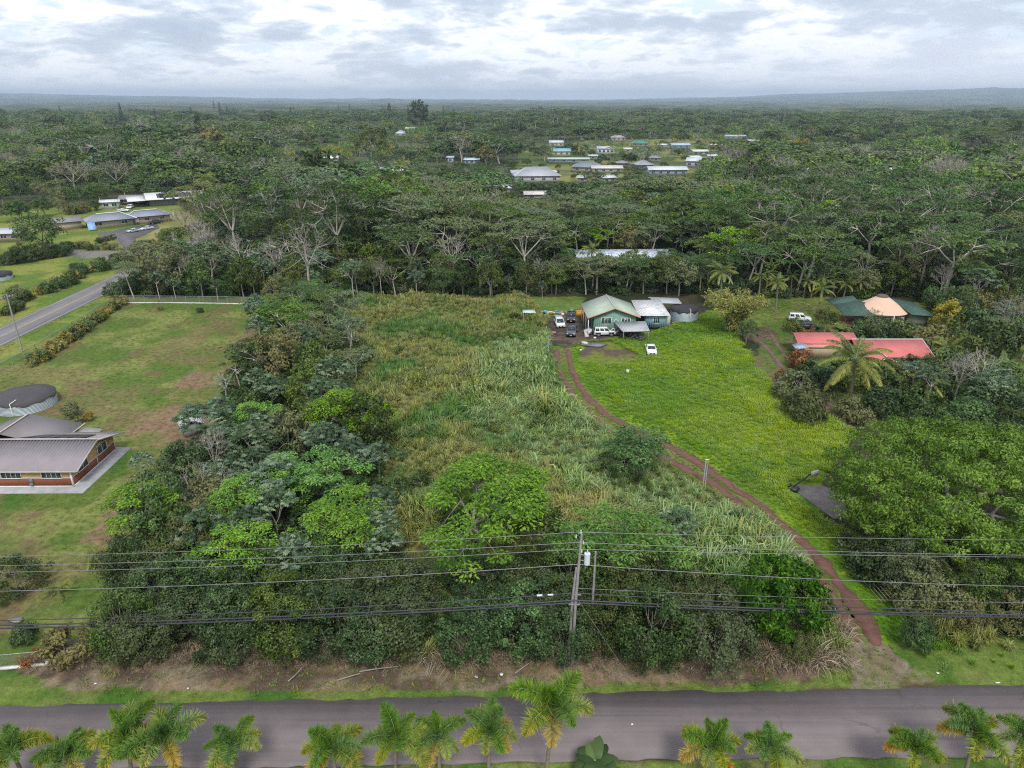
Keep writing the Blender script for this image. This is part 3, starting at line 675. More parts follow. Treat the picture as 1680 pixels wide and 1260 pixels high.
def rut(name, px, wd, mats, label, seed, z=.05):
    P = np.array([G(*p)[:2] for p in px]); seg = np.concatenate([[0], np.cumsum(np.linalg.norm(np.diff(P, axis=0), axis=1))])
    s = np.arange(0, seg[-1], .3); wd = wd * (.85 + .6 * s / seg[-1]); x = np.interp(s, seg, P[:, 0]); y = np.interp(s, seg, P[:, 1])
    k = np.ones(9) / 9; xs_ = np.convolve(np.pad(x, 4, 'edge'), k, 'valid'); ys_ = np.convolve(np.pad(y, 4, 'edge'), k, 'valid')
    T = unit(np.stack([np.gradient(xs_), np.gradient(ys_)], 1)); Nn = np.stack([-T[:, 1], T[:, 0]], 1); C = np.stack([xs_, ys_], 1)
    tp = np.interp(s, [0, 2, seg[-1] - 2, seg[-1]], [.3, 1, 1, .35])
    wa = wd * tp * (.15 + .55 * vnoise(s * .5, s * 0 + seed, seed) + .3 * vnoise(s * 2.5, s * 0 + seed, seed + 2)); wb = wd * tp * (.15 + .55 * vnoise(s * .5, s * 0 + seed + 4, seed + 4) + .3 * vnoise(s * 2.5, s * 0, seed + 5))
    mb = MB(); strip(mb, C - Nn * wb[:, None], C + Nn * wa[:, None], z, 0, .06); tag(mb.obj(name, mats), label, None, None, 'structure')
redm = paint('red_cinder', (.15, .066, .052), .95, .35, .9, bump=.8, dirt=(.12, .09, .055, .8)); brm = paint('brown_track_soil', (.15, .095, .075), .95, .35, .9, bump=.8, dirt=(.10, .10, .04, .7))
RA = [(932, 572), (936, 600), (947, 628), (968, 657), (1000, 685), (1040, 706), (1098, 733), (1152, 762), (1190, 792), (1222, 812), (1260, 838), (1282, 860), (1312, 888), (1342, 912), (1367, 945), (1392, 978), (1420, 1020), (1440, 1064)]
RB = [(912, 572), (915, 598), (928, 630), (948, 660), (975, 690), (1010, 710), (1060, 735), (1100, 755), (1140, 778), (1177, 797), (1212, 825), (1255, 862), (1290, 890), (1320, 925), (1345, 950), (1365, 975), (1382, 1003), (1395, 1030), (1408, 1062)]
rut('dirt_track', RA, .95, redm, 'right wheel rut of the red cinder drive to the green house', 3); rut('dirt_track', RB, .9, redm, 'left wheel rut of the red cinder drive to the green house', 4)
rut('dirt_track', [(1236, 552), (1262, 575), (1292, 612), (1325, 645), (1365, 678), (1402, 705)], .9, brm, 'brown lane rut beside the coconut palm', 6)
rut('dirt_track', [(1262, 545), (1285, 580), (1315, 612), (1345, 645), (1385, 680), (1420, 700)], .8, brm, 'brown lane rut nearest the red roofed house', 7)
# ------------------------------------------------------------------ buildings
GL = glass(); WHT = paint('white_trim', (.72, .72, .70), .6, .12); DK = paint('shade_and_stilt_black', (.012, .012, .012), .9)
CONC = paint('concrete', (.34, .34, .35), .85, .25, .8, bump=.2); GALV = paint('galvanised_sheet', (.45, .47, .5), .45, .25, 1.2, metal=.35, ribs=(0, .25))
SOLAR = paint('solar_panel', (.012, .013, .02), .25, .2); RUSTY = paint('rusty_sheet', (.30, .19, .13), .8, .4, 1.5, ribs=(0, .25), dirt=(.15, .07, .04, .8))

def window(parent, c, w, h, face, frame=WHT, panes=2, label=None):
    """c = centre on the wall plane, face = outward direction in the house's own axes: 0 -y, 1 +x, 2 +y, 3 -x"""
    e = link('window', None, parent); mb = MB(); g = MB(); a = [0, PI / 2, PI, -PI / 2][face]; b = .09
    ca, sa = math.cos(a), math.sin(a)
    def put(m, x0, x1, z0, z1, d0, d1):
        P = [(x, y, z) for z in (z0, z1) for x, y in ((x0, -d1), (x1, -d1), (x1, -d0), (x0, -d0))]
        P = [(c[0] + x * ca - y * sa, c[1] + x * sa + y * ca, c[2] + z) for x, y, z in P]
        m.add(P, [[0, 3, 2, 1], [4, 5, 6, 7], [0, 1, 5, 4], [1, 2, 6, 5], [2, 3, 7, 6], [3, 0, 4, 7]])
    W, H = w / 2, h / 2
    put(mb, -W - b, W + b, H, H + b, .003, .07); put(mb, -W - b, W + b, -H - b, -H, .003, .08); put(mb, -W - b, -W, -H, H, .003, .07); put(mb, W, W + b, -H, H, .003, .07)
    for k in range(1, panes): x = -W + w * k / panes; put(mb, x - .03, x + .03, -H, H, .03, .06)
    put(g, -W, W, -H, H, .004, .028)
    bpy.data.objects.remove(e); fr = mb.obj('window', frame, parent); g.obj('pane', GL, fr)
    if label: fr['label'] = label
    return fr

def roof_gable(mb, x0, x1, y0, y1, ze, zr, axis='x', t=.09, mat=0, hip=0.0):
    """gable (or hipped, hip = fraction of the half width) roof over the rectangle; each slope a slab"""
    if axis == 'x':
        ym = (y0 + y1) / 2; h = hip * (y1 - y0) / 2
        mb.slab([(x0, y0, ze), (x1, y0, ze), (x1 - h, ym, zr), (x0 + h, ym, zr)], t, mat); mb.slab([(x1, y1, ze), (x0, y1, ze), (x0 + h, ym, zr), (x1 - h, ym, zr)], t, mat)
        if h: mb.slab([(x1, y0, ze), (x1, y1, ze), (x1 - h, ym, zr)], t, mat); mb.slab([(x0, y1, ze), (x0, y0, ze), (x0 + h, ym, zr)], t, mat)
    else:
        xm = (x0 + x1) / 2; h = hip * (x1 - x0) / 2
        mb.slab([(x0, y1, ze), (x0, y0, ze), (xm, y0 + h, zr), (xm, y1 - h, zr)], t, mat); mb.slab([(x1, y0, ze), (x1, y1, ze), (xm, y1 - h, zr), (xm, y0 + h, zr)], t, mat)
        if h: mb.slab([(x0, y0, ze), (x1, y0, ze), (xm, y0 + h, zr)], t, mat); mb.slab([(x1, y1, ze), (x0, y1, ze), (xm, y1 - h, zr)], t, mat)

def wall_shell(mb, x0, x1, y0, y1, z0, z1, zr=None, axis='x', mat=0):
    """box of walls closed by gable triangles when zr is given"""
    if zr is None: return mb.box(x0, x1, y0, y1, z0, z1, mat)
    if axis == 'y':
        xm = (x0 + x1) / 2; return mb.prism([(x0, z0), (x1, z0), (x1, z1), (xm, zr), (x0, z1)], y0, y1, mat)
    ym = (y0 + y1) / 2; P = [(y0, z0), (y1, z0), (y1, z1), (ym, zr), (y0, z1)]; n = 5
    A = [(x1, y, z) for y, z in P]; B = [(x0, y, z) for y, z in P]
    return mb.add(A + B, [list(range(n)), list(range(2 * n - 1, n - 1, -1))] + [[i, i + n, (i + 1) % n + n, (i + 1) % n] for i in range(n)], mat)

# ---- tan and brown house at the left edge: world aligned, origin at its front right corner
h = thing('house', 'tan and brown house with grey corrugated roof beside the mown lot', 'house', (-55.0, 76.8, 0), R(.5))
TAN = paint('tan_siding', (.58, .36, .15), .8, .12, 1.0, ribs=(2, .2)); BRN = paint('brown_siding', (.21, .065, .033), .8, .15, 1.0); RF = paint('taupe_metal_roof', (.255, .225, .235), .45, .12, .6, metal=.15)
mb = MB(); wall_shell(mb, -26, 0, 0, 10.1, 0.12, 2.7, 4.15, 'x'); mb.obj('wall', TAN, h)
mb = MB(); mb.box(-26.03, .03, -.03, 10.13, .16, 1.35); mb.obj('lower_wall', BRN, h)
mb = MB()
for (x0, x1, y0, y1, z0, z1) in [(-26, .05, -.055, -.031, 1.33, 1.43), (.031, .055, -.05, 10.15, 1.33, 1.43), (-26, .05, -.055, -.031, .12, .28), (.031, .055, -.05, 10.15, .12, .28), (-.12, .06, -.062, -.056, .12, 2.5), (.056, .064, -.05, .12, .12, 2.5), (.056, .064, 10.0, 10.16, .12, 2.5), (.056, .066, 5.6, 5.75, .3, 1.4), (-14.2, -14.05, -.064, -.056, .12, 2.5)]: mb.box(x0, x1, y0, y1, z0, z1)
mb.obj('trim', WHT, h)
mb = MB(); mb.box(-28, 1.9, -1.5, 10.8, -.05, .12); mb.obj('slab', CONC, h)
mb = MB()   # corrugated roof: real ribs
def ribbed(mb, x0, x1, yA, zA, yB, zB, pitch=.42, amp=.05, t=.05):
    n = int((x1 - x0) / (pitch / 2)); xs_ = np.linspace(x0, x1, n); dz = np.where(np.arange(n) % 2, amp, -amp)
    A = np.stack([xs_, np.full(n, yA), zA + dz], 1); B = np.stack([xs_, np.full(n, yB), zB + dz], 1)
    P = np.vstack([A, B, A - [0, 0, t], B - [0, 0, t]]); i = np.arange(n - 1)
    F = np.concatenate([np.stack([i, i + 1, n + i + 1, n + i], 1), np.stack([2 * n + i + 1, 2 * n + i, 3 * n + i, 3 * n + i + 1], 1), np.stack([2 * n + i, 2 * n + i + 1, i + 1, i], 1), np.stack([n + i, n + i + 1, 3 * n + i + 1, 3 * n + i], 1)])
    mb.add(P, F, 0)
ribbed(mb, -27, 1.2, -.55, 2.58, 4.9, 4.3); ribbed(mb, -27, 1.2, 11.0, 2.4, 4.9, 4.3); rfo = mb.obj('roof', RF, h)
mb = MB(); mb.obox((-12.9, 4.9, 4.37), (28.2, .3, .06)); mb.box(-27, 1.2, -.62, -.54, 2.44, 2.6)
for yy, ze in ((-.55, 2.58), (11.0, 2.4)):
    mb.add([(1.2, yy, ze - .16), (1.26, yy, ze - .16), (1.26, yy, ze + .05), (1.2, yy, ze + .05), (1.2, 4.9, 4.14), (1.26, 4.9, 4.14), (1.26, 4.9, 4.36), (1.2, 4.9, 4.36)], [[0, 3, 2, 1], [4, 5, 6, 7], [0, 1, 5, 4], [1, 2, 6, 5], [2, 3, 7, 6], [3, 0, 4, 7]])
mb.obj('ridge_trim', paint('pale_trim', (.5, .47, .44), .6), rfo)
mb = MB(); a = -math.atan2(1.9, 6.1)
for k in range(7): mb.obox((-12.0 + k * 1.72, 6.7, 3.86), (1.65, 2.9, .05), 0, 0, a)
mb.obj('solar_panel', SOLAR, h)
# rear wing running back, ridge away from the camera
mb = MB(); wall_shell(mb, -17.2, -6.2, 9.65, 13.0, .12, 2.6); mb.obj('wall', TAN, h)
mb = MB(); zr = 5.1; zb = 2.5
mb.slab([(-17.8, 5, zb), (-11.4, 5, zr), (-11.4, 11.2, zr), (-17.8, 13.6, zb)][::-1], .1); mb.slab([(-5.6, 13.6, zb), (-11.4, 11.2, zr), (-11.4, 5, zr), (-5.6, 6.5, zb)], .1); mb.slab([(-17.8, 13.6, zb), (-11.4, 11.2, zr), (-5.6, 13.6, zb)][::-1], .1)
rw = mb.obj('roof', paint('wing_roof', (.20, .18, .185), .6, .12, .5), h); rw['label'] = 'darker roof of the rear wing'
mb = MB(); mb.tube([(-11.4, 5, zr + .05), (-11.4, 11.2, zr + .05)], .11, 4); mb.obj('ridge_cap', paint('pale_trim', (.5, .47, .44)), rw)
mb = MB(); mb.tube([(-5.6, 6.5, zb + .03), (-5.6, 13.6, zb + .03)], .09, 4); mb.obj('eave_trim', paint('pale_trim', (.5, .47, .44)), rw)
mb = MB(); mb.slab([(-5.4, 9.4, 2.3), (-2.6, 9.9, 2.1), (-2.6, 12.6, 2.1), (-5.4, 12.9, 2.3)], .08); mb.box(-2.8, -2.7, 12.3, 12.4, 0, 2.05); mb.obj('patio_cover', paint('patio_sheet', (.36, .35, .34), .5), h)
for x, w_ in ((-12.8, 2.4), (-2.6, 2.4), (-7.6, 2.4)): window(h, (x + .2, -.03, 1.88), w_, .95, 0, panes=4)
for y in (2.6, 7.2): window(h, (.03, y, 1.95), 2.1, 1.15, 1, panes=2)
mb = MB(); mb.box(-5.3, -4.8, -.25, -.06, .75, 1.35); mb.box(-5.25, -4.85, -.3, -.06, .45, .75); mb.obj('meter_box', paint('meter_grey', (.16, .17, .17)), h)

# ---- pale green house in the middle, ridge running back
RC = lambda x, y, z: G(x, y, z)
h = thing('house', 'sea green house with pale green gable roof behind the parked cars', 'house', (16.9, 138.6, 0), R(2.5))
SG = paint('sea_green_wall', (.16, .30, .235), .8, .12, .8, ribs=(0, .4)); SGR = paint('pale_green_roof', (.36, .43, .34), .5, .12, .6, ribs=(1, .4))
W_, L_ = 8.7, 9.5
mb = MB(); wall_shell(mb, 0, W_, 0, L_, 0, 4.15, 5.75, 'y'); mb.obj('wall', SG, h)
mb = MB(); roof_gable(mb, -1.4, W_ + .8, -.7, L_ + .6, 3.95, 5.95, 'y', .12); rf = mb.obj('roof', SGR, h)
pk = paint('salmon_fascia', (.52, .25, .18), .7); mb = MB(); xm = (-1.4 + W_ + .8) / 2; al = math.atan2(2.0, xm + 1.4)
for s_ in (-1, 1):
    P = [(xm + s_ * -(xm + 1.4), 3.93), (xm, 5.93)]; mb.add([(P[0][0], -.74, P[0][1] - .22), (P[1][0], -.74, P[1][1] - .22), (P[1][0], -.74, P[1][1]), (P[0][0], -.74, P[0][1]), (P[0][0], -.70, P[0][1] - .22), (P[1][0], -.70, P[1][1] - .22), (P[1][0], -.70, P[1][1]), (P[0][0], -.70, P[0][1])], [[0, 1, 2, 3], [7, 6, 5, 4], [0, 4, 5, 1], [2, 6, 7, 3], [0, 3, 7, 4], [1, 5, 6, 2]])
mb.box(-1.44, -1.38, -.7, L_ + .6, 3.7, 3.92); mb.obj('fascia', pk, rf)
mb = MB(); mb.tube([(xm, -.6, 5.99), (xm, L_ + .5, 5.99)], .1, 4); mb.obj('ridge_cap', paint('ridge_green', (.5, .55, .48)), rf)
window(h, (2.5, -.003, 3.05), 2.0, 1.25, 0, panes=3); window(h, (6.6, -.003, 3.0), 1.7, 1.1, 0, panes=3)
mb = MB(); P = [(4.55, -.04, 2.35), (5.05, -.04, 2.9), (4.55, -.04, 3.45), (4.05, -.04, 2.9)]
for i_ in range(4): mb.tube([P[i_], P[(i_ + 1) % 4]], .06, 4)
mb.obj('wall_ornament', WHT, h)
mb = MB(); mb.box(-.02, -.01, .6, 2.2, .1, 3.2); mb.box(-.03, -.01, 3.2, 6.0, .3, 2.9); mb.obj('porch_shade_panel', DK, h)  # near-black panels on the solid wall: deep porch shade put into the colour
for y in (-.4, 3.0, 6.5, 9.6): mb = MB(); mb.box(-1.3, -1.16, y, y + .14, 0, 3.85); mb.obj('porch_post', WHT, h)
mb = MB()
for k in range(7): mb.box(-1.9 + k * .0, -1.1, -.9 + .3 * k, -.62 + .3 * k, .12 * k, .12 * k + .1)
mb.obj('step', WHT, h)
# ---- blue annex
h = thing('annex', 'pale blue annex with weathered white roof joined to the sea green house', 'annex', (28.4, 142.6, 0), R(1))
BLU = paint('pale_blue_wall', (.22, .38, .45), .8, .12, .8, ribs=(0, .4)); WWR = paint('weathered_white_roof', (.66, .66, .66), .7, .12, .9, ribs=(0, .3), dirt=(.22, .20, .19, .85))
mb = MB(); mb.box(0, 4.1, 0, 8.5, .4, 3.3); mb.obj('wall', BLU, h)
mb = MB(); mb.slab([(-1.9, -.7, 3.25), (4.9, -.7, 3.2), (4.7, 9, 4.0), (-1.7, 9, 4.0)], .1); mb.obj('roof', WWR, h)
window(h, (2.2, -.003, 2.0), 1.25, 1.2, 0, panes=3)
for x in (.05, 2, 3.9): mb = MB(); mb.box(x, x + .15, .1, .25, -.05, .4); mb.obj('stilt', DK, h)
mb = MB(); mb.box(-1.85, -.1, 2.0, 2.1, .0, 3.1); mb.obj('passage_shade_panel', DK, h)  # near-black slab closing the gap, its shade put into the colour
mb = MB(); mb.box(4.1, 5.4, 1, 1.1, .2, 2.6); mb.obj('side_screen', paint('pale_screen', (.42, .48, .45)), h)
# ---- open sheds around it
def lean_shed(label, P, post_to, roofm, name='shed', t=.08):
    c = np.mean(P, 0); s_ = thing(name, label, 'shed', (c[0], c[1], 0)); Q = [(p[0] - c[0], p[1] - c[1], p[2]) for p in P]
    mb = MB(); mb.slab(Q, t); mb.obj('roof', roofm, s_)
    for p in Q:
        mb = MB(); x, y = p[0] * .93, p[1] * .93; mb.box(x - .06, x + .06, y - .06, y + .06, 0, p[2] - t - .02 - abs(p[2]) * .02); mb.obj('post', BK['grey'], s_)
    return s_
GR2 = paint('grey_sheet_roof', (.42, .44, .46), .55, .2, 1.0, metal=.2, ribs=(0, .3))
s_ = lean_shed('open shed with ribbed grey sheet roof beside the white off-road car', [G(1022, 544, 2.2), G(1066, 543, 2.2), G(1059, 527, 2.9), G(1006, 527, 2.9)], 0, GR2)
r = rs(8); mb = MB()
for k in range(60):
    mb.obox((r.uniform(-2.6, 2.4), r.uniform(-2.4, 2), r.uniform(.1, 1.1)), (r.uniform(.1, .8), r.uniform(.1, .9), r.uniform(.05, .5)), r.rand() * 3)
for k in range(30):
    p = np.array([r.uniform(-2.6, 2.4), r.uniform(-2.6, 1), r.uniform(.1, 1)]); mb.tube([p, p + r.randn(3) * .7], .025, 3, 1)
tag(mb.obj('scrap_pile', [paint('scrap_dark', (.05, .045, .05), .7, .6, 6), paint('scrap_pale', (.42, .4, .38), .7, .5, 6)]), 'pile of scrap metal and bicycles stacked under the ribbed shed roof', 'scrap pile', None, 'stuff').location = s_.location
lean_shed('long grey sheet roof on posts behind the covered water tank', [G(1075, 497, 3), G(1119, 498, 2.9), G(1112, 489, 3.3), G(1064, 487, 3.4)], 0, GR2)
lean_shed('little open shelter with a mint green roof in the tall weeds', [G(858, 513, 2.1), G(879, 513, 2.1), G(877, 508, 2.3), G(857, 508, 2.3)], 0, paint('mint_sheet', (.45, .58, .50), .5))

def tank(label, c, rad, hgt, coverc, slack=.0, group=None):
    t_ = thing('water_tank', label, 'water tank', c, 0, group); mb = MB(); mb.cyl((0, 0, -.05), rad, hgt, 48); mb.obj('tank_wall', paint('tank_steel', (.46, .53, .6), .4, .2, .8, metal=.4, ribs=(2, .2), dirt=(.6, .62, .63, .5)), t_)
    mb = MB(); n = 48; a = np.arange(n) * 2 * PI / n; Rr = rad * 1.02; edge = .28 + .1 * np.sin(a * 11) + .06 * np.sin(a * 5)
    rings = [np.stack([np.cos(a) * Rr, np.sin(a) * Rr, hgt - edge * 1.6], 1), np.stack([np.cos(a) * Rr, np.sin(a) * Rr, np.full(n, hgt)], 1), np.stack([np.cos(a) * Rr * .55, np.sin(a) * Rr * .55, np.full(n, hgt + rad * .05) + .04 * np.sin(a * 9)], 1), np.stack([np.cos(a) * .1, np.sin(a) * .1, np.full(n, hgt + rad * .10)], 1)]
    V = np.vstack(rings); F = [[k * n + i, k * n + (i + 1) % n, (k + 1) * n + (i + 1) % n, (k + 1) * n + i] for k in range(3) for i in range(n)]
    mb.add(V, F + [list(range(3 * n, 4 * n))], 0); mb.obj('cover', paint('tank_cover_' + coverc[0], coverc[1], .75, .2, .7), t_, True)
    mb = MB(); mb.tube([(rad * .2, -rad * 1.06, 0), (rad * .2, -rad * 1.06, hgt + .3), (rad * .2, -rad * .7, hgt + .35)], .06, 5); mb.obj('pipe', WHT, t_); return t_
tank('round steel water tank with dark cloth cover behind the tan and brown house', (-77.4, 102.4, 0), 4.3, 1.9, ('dark', (.055, .05, .055)))
tank('steel water tank with black cover beside the pale blue annex', (38.2, 150.3, 0), 3.1, 2.6, ('black', (.02, .02, .025)))
x, y, _ = G(-8, 458); tank('black covered water tank at the left edge of the picture', (x, y, 0), 4.2, 1.5, ('black2', (.018, .018, .025)))
x, y, _ = G(8, 306); tank('blue water tank at the edge of the far wood', (x, y, 0), 5.5, 3.0, ('blue', (.03, .08, .25)))

# ---- red roofed house
h = thing('house', 'low house with a bright coral red metal roof', 'house', (62.9, 118.3, 0), R(0))
RED_ = paint('coral_roof', (.58, .15, .14), .5, .14, .35, ribs=(0, .22), dirt=(.42, .13, .11, .5)); TW = paint('cream_tan_wall', (.42, .33, .22), .8, .15)
mb = MB(); mb.box(.6, 11.4, 0, 8.0, 0, 2.7); mb.box(-8, .6, 6.0, 12.0, 0, 2.5); mb.box(1.2, 4.4, -2.2, 0, 0, 2.3); mb.obj('wall', TW, h)
mb = MB(); roof_gable(mb, -.6, 12.4, -.9, 8.9, 2.75, 4.5, 'x', .1); rf = mb.obj('roof', RED_, h)
mb = MB(); roof_gable(mb, -9, 2.6, 7.0, 13.0, 2.7, 3.9, 'x', .1); mb.slab([(-7.3, 5.8, 2.3), (-1.5, 5.8, 2.3), (-1.5, 7.3, 2.75), (-7.3, 7.3, 2.75)], .08); a_ = mb.obj('roof', RED_, h); a_['label'] = 'roof of the rear left wing'
mb = MB(); roof_gable(mb, 0.4, 5.0, -3.2, 1.2, 2.45, 3.5, 'y', .1); a_ = mb.obj('roof', RED_, h); a_['label'] = 'small gable over the entrance porch'
mb = MB(); mb.tube([(2.7, -3.25, 3.53), (2.7, 1.0, 3.53)], .07, 4); mb.tube([(-.6, 4.0, 4.53), (12.4, 4.0, 4.53)], .08, 4); mb.tube([(12.4, -.9, 2.72), (12.4, 4, 4.48)], .06, 4); mb.tube([(2.7, -3.24, 3.45), (.4, -3.24, 2.4)], .07, 4); mb.tube([(2.7, -3.24, 3.45), (5.0, -3.24, 2.4)], .07, 4); mb.obj('ridge_trim', WHT, h)
mb = MB(); mb.slab([(-10.4, 3.8, 2.5), (-8.2, 4.6, 2.7), (-8.2, 7.0, 3.0), (-10.4, 6.4, 2.7)], .06); mb.obj('solar_panel', paint('pale_solar', (.30, .36, .46), .2, .3), h)
window(h, (7.0, -.003, 1.9), 2.0, 1.0, 0, panes=3); window(h, (9.8, -.003, 1.9), 1.2, 1.0, 0, panes=2); window(h, (2.8, -2.203, 1.6), 1.6, .9, 0)
for x in (.7, 4.6): mb = MB(); mb.box(x, x + .14, -3.1, -2.96, 0, 2.4); mb.obj('porch_post', paint('post_grey', (.4, .4, .38)), h)
mb = MB(); mb.box(1.0, 5.0, -6.0, -3.0, -.02, .08); mb.obj('walkway', CONC, h)

# ---- yurt-like house with green wings
h = thing('house', 'round olive walled house with peach domed roof and dark green wings', 'house', (79.3, 146.0, 0), 0)
PCH = paint('peach_dome', (.60, .40, .29), .7, .1, .6); GRR = paint('dark_green_roof', (.032, .085, .062), .6, .3, .5, ribs=(0, .3), dirt=(.10, .15, .12, .6)); OLW = paint('olive_canvas', (.20, .215, .15), .85, .2, .5)
mb = MB(); mb.cyl((0, 0, 1.0), 5.2, 2.7, 12); mb.obj('wall', OLW, h)
mb = MB(); a = np.arange(24) * 2 * PI / 24; pr = [(5.6, 3.6), (4.3, 4.25), (2.7, 5.2), (1.1, 6.3)]
V = np.vstack([np.stack([np.cos(a) * q, np.sin(a) * q, np.full(24, z_)], 1) for q, z_ in pr]); F = [[k * 24 + i, k * 24 + (i + 1) % 24, (k + 1) * 24 + (i + 1) % 24, (k + 1) * 24 + i] for k in range(3) for i in range(24)]
mb.add(V, F, 0); mb.slab([(5.55 * math.cos(t_), 5.55 * math.sin(t_), 3.58) for t_ in a], .08); mb.obj('roof', PCH, h)
mb = MB(); mb.cyl((0, 0, 6.35), 1.25, .25, 20, r2=1.0); mb.obj('skylight', paint('skylight', (.08, .06, .05), .3), h)
mb = MB(); mb.slab([(-9.5, -4.2, 3.3), (-1.0, -5.6, 3.5), (-1.4, -1.5, 4.75), (-4.4, 1.5, 4.95), (-10.0, .5, 4.4)], .12); mb.slab([(-10.0, .5, 4.4), (-4.4, 1.5, 4.95), (-3.6, 5.6, 5.0), (-10.0, 5.2, 4.3)], .12); mb.obj('wing_roof', GRR, h)
mb = MB(); mb.slab([(4.0, -5.2, 3.8), (9.0, -5.4, 3.5), (8.0, 2.0, 4.4), (2.6, 3.5, 5.2), (2.8, -1.0, 5.1)], .12); mb.obj('wing_roof', GRR, h)
mb = MB(); mb.box(4.4, 8.2, -4.2, 2.0, .9, 3.4); mb.obj('wall', OLW, h)
mb = MB(); mb.box(-9, -3.5, -3.8, 3.5, .75, .95)
for x in (-9, -7.2, -5.4, -3.7): mb.box(x, x + .12, -3.8, -3.68, 0, 3.3)
for z_ in (1.3, 1.65): mb.box(-9, -3.6, -3.78, -3.7, z_, z_ + .08)
mb.obj('deck', paint('red_brown_deck', (.16, .06, .045), .8, .3), h)
for x in (-3, -1, 1, 3, 5, 7): mb = MB(); mb.box(x, x + .16, -4.0, -3.84, 0, 1.0); mb.obj('stilt', DK, h)
mb = MB(); mb.box(-.06, .06, -6.0, -5.9, 0, 3.6); mb.obj('drain_pipe', WHT, h)
window(h, (2.1, -4.72, 2.6), .9, .7, 0, panes=1)

# ---- beige house in the upper left with carport, and its neighbours
E0 = G(139, 378); h = thing('house', 'beige house with wide blue grey hip roof and paved forecourt', 'house', (E0[0] + 1, E0[1] + 2, 0), R(38))
BG = paint('beige_wall', (.44, .36, .28), .85, .12); BGR = paint('blue_grey_roof', (.26, .28, .34), .5, .1, .5, ribs=(0, .45))
mb = MB(); mb.box(0, 15, 0, 9, 0, 2.9); mb.box(15, 29, 1.8, 10, 0, 2.9); mb.box(-12, -2, 4, 13, 0, 2.8); mb.obj('wall', BG, h)
mb = MB(); roof_gable(mb, -1, 16.4, -1.2, 10.2, 2.9, 4.9, 'x', .12, 0, .8); roof_gable(mb, 12.5, 30, .8, 11, 2.96, 4.7, 'x', .12, 0, .8); mb.obj('roof', BGR, h)
mb = MB(); mb.slab([(-13, 3.2, 3.0), (-1.2, 3.2, 3.0), (-1.2, 13.5, 3.6), (-13, 13.5, 3.6)], .1); a_ = mb.obj('roof', paint('grey_flat_roof', (.22, .22, .23)), h); a_['label'] = 'flat roof of the left wing'
mb = MB(); mb.tube([(3.6, 4.5, 5.0), (11.8, 4.5, 5.0)], .15, 4); mb.tube([(16.4, -1.2, 2.95), (11.8, 4.5, 5.0)], .15, 4); mb.tube([(17.1, 5.9, 4.8), (25.4, 5.9, 4.8)], .13, 4); mb.tube([(12.5, .8, 3.0), (17.1, 5.9, 4.8)], .13, 4); mb.obj('ridge_trim', WHT, h)
window(h, (3, -.003, 1.7), 2.4, 1.1, 0); window(h, (12, -.003, 1.7), 2.0, 1.1, 0); window(h, (20.5, 1.797, 1.8), 1.6, 1.0, 0); window(h, (26, 1.797, 1.8), 1.6, 1.0, 0)
mb = MB(); mb.box(16.0, 17.4, 1.72, 1.79, .1, 2.3); mb.obj('door', WHT, h)
mb = MB(); mb.slab([(-1.2, -4.6, .5), (1.4, -4.9, .5), (1.4, -3.8, 3.2), (-1.2, -3.5, 3.2)], .06); a_ = mb.obj('blue_panel', paint('light_blue_panel', (.25, .42, .68)), h)
x, y, _ = G(243, 362, 0); c_ = thing('carport', 'open carport with pale flat roof beside the beige house', 'carport', (x, y, 0), R(38))
mb = MB(); mb.slab([(-6, -4, 2.7), (6, -4, 2.6), (6, 4, 2.9), (-6, 4, 3.0)], .12); mb.obj('roof', paint('bone_roof', (.6, .58, .54), .6), c_)
for px_, py_ in ((-5.7, -3.7), (5.6, -3.7), (5.6, 3.7), (-5.7, 3.7)): mb = MB(); mb.box(px_, px_ + .15, py_, py_ + .15, 0, 2.5); mb.obj('post', WHT, c_)
mb = MB(); P = [G(*p) for p in ((160, 383), (185, 379), (255, 366), (262, 374), (222, 392), (232, 412), (206, 412), (196, 395), (165, 391))]; mb.slab([(p[0], p[1], .12) for p in P][::-1], .1)
tag(mb.obj('driveway', paint('dark_paving', (.125, .115, .12), .9, .2, .3)), 'dark paved forecourt and drive of the beige house', None, None, 'structure')
def simple_house(label, px, py, wpx, dep, hgt, roofc, wallc, rz=0, hip=.8, rise=1.6, group=None, wins=3, axis='x', name='house', z0=0, cat='house'):
    """small distant house whose front wall's foot shows at (px,py) and spans wpx pixels"""
    x, y, _ = G(px, py); Wd = wpx * (y / .93) / FPX * (.86 if y > 380 else 1); hh = thing(name, label, cat, (x, y, z0), R(rz), group)
    wm = paint('wall_%d_%d_%d' % tuple(int(c * 100) for c in wallc), wallc, .85, .15, .3); rm = paint('roof_%d_%d_%d' % tuple(int(c * 100) for c in roofc), roofc, .5, .15, .3, ribs=(0, .6))
    mb = MB(); wall_shell(mb, -Wd / 2, Wd / 2, 0, dep, 0, hgt, hgt + rise * .9 if hip == 0 else None, axis); mb.obj('wall', wm, hh)
    o_ = .9; mb = MB(); roof_gable(mb, -Wd / 2 - o_, Wd / 2 + o_, -o_, dep + o_, hgt, hgt + rise, axis, .15, 0, hip); mb.obj('roof', rm, hh)
    for k in range(wins): window(hh, (-Wd / 2 + Wd * (k + .5) / wins, -.01, hgt * .58), min(1.9, Wd / wins * .55), hgt * .36, 0, panes=2)
    return hh
x, y, _ = G(268, 338); h = thing('house', 'white trimmed house with dark solar roof below the far wood', 'house', (x - 5, y - 2, 0), R(30))
mb = MB(); mb.box(0, 22, 0, 10, 0, 3.2); mb.obj('wall', paint('slate_wall', (.13, .14, .16)), h)
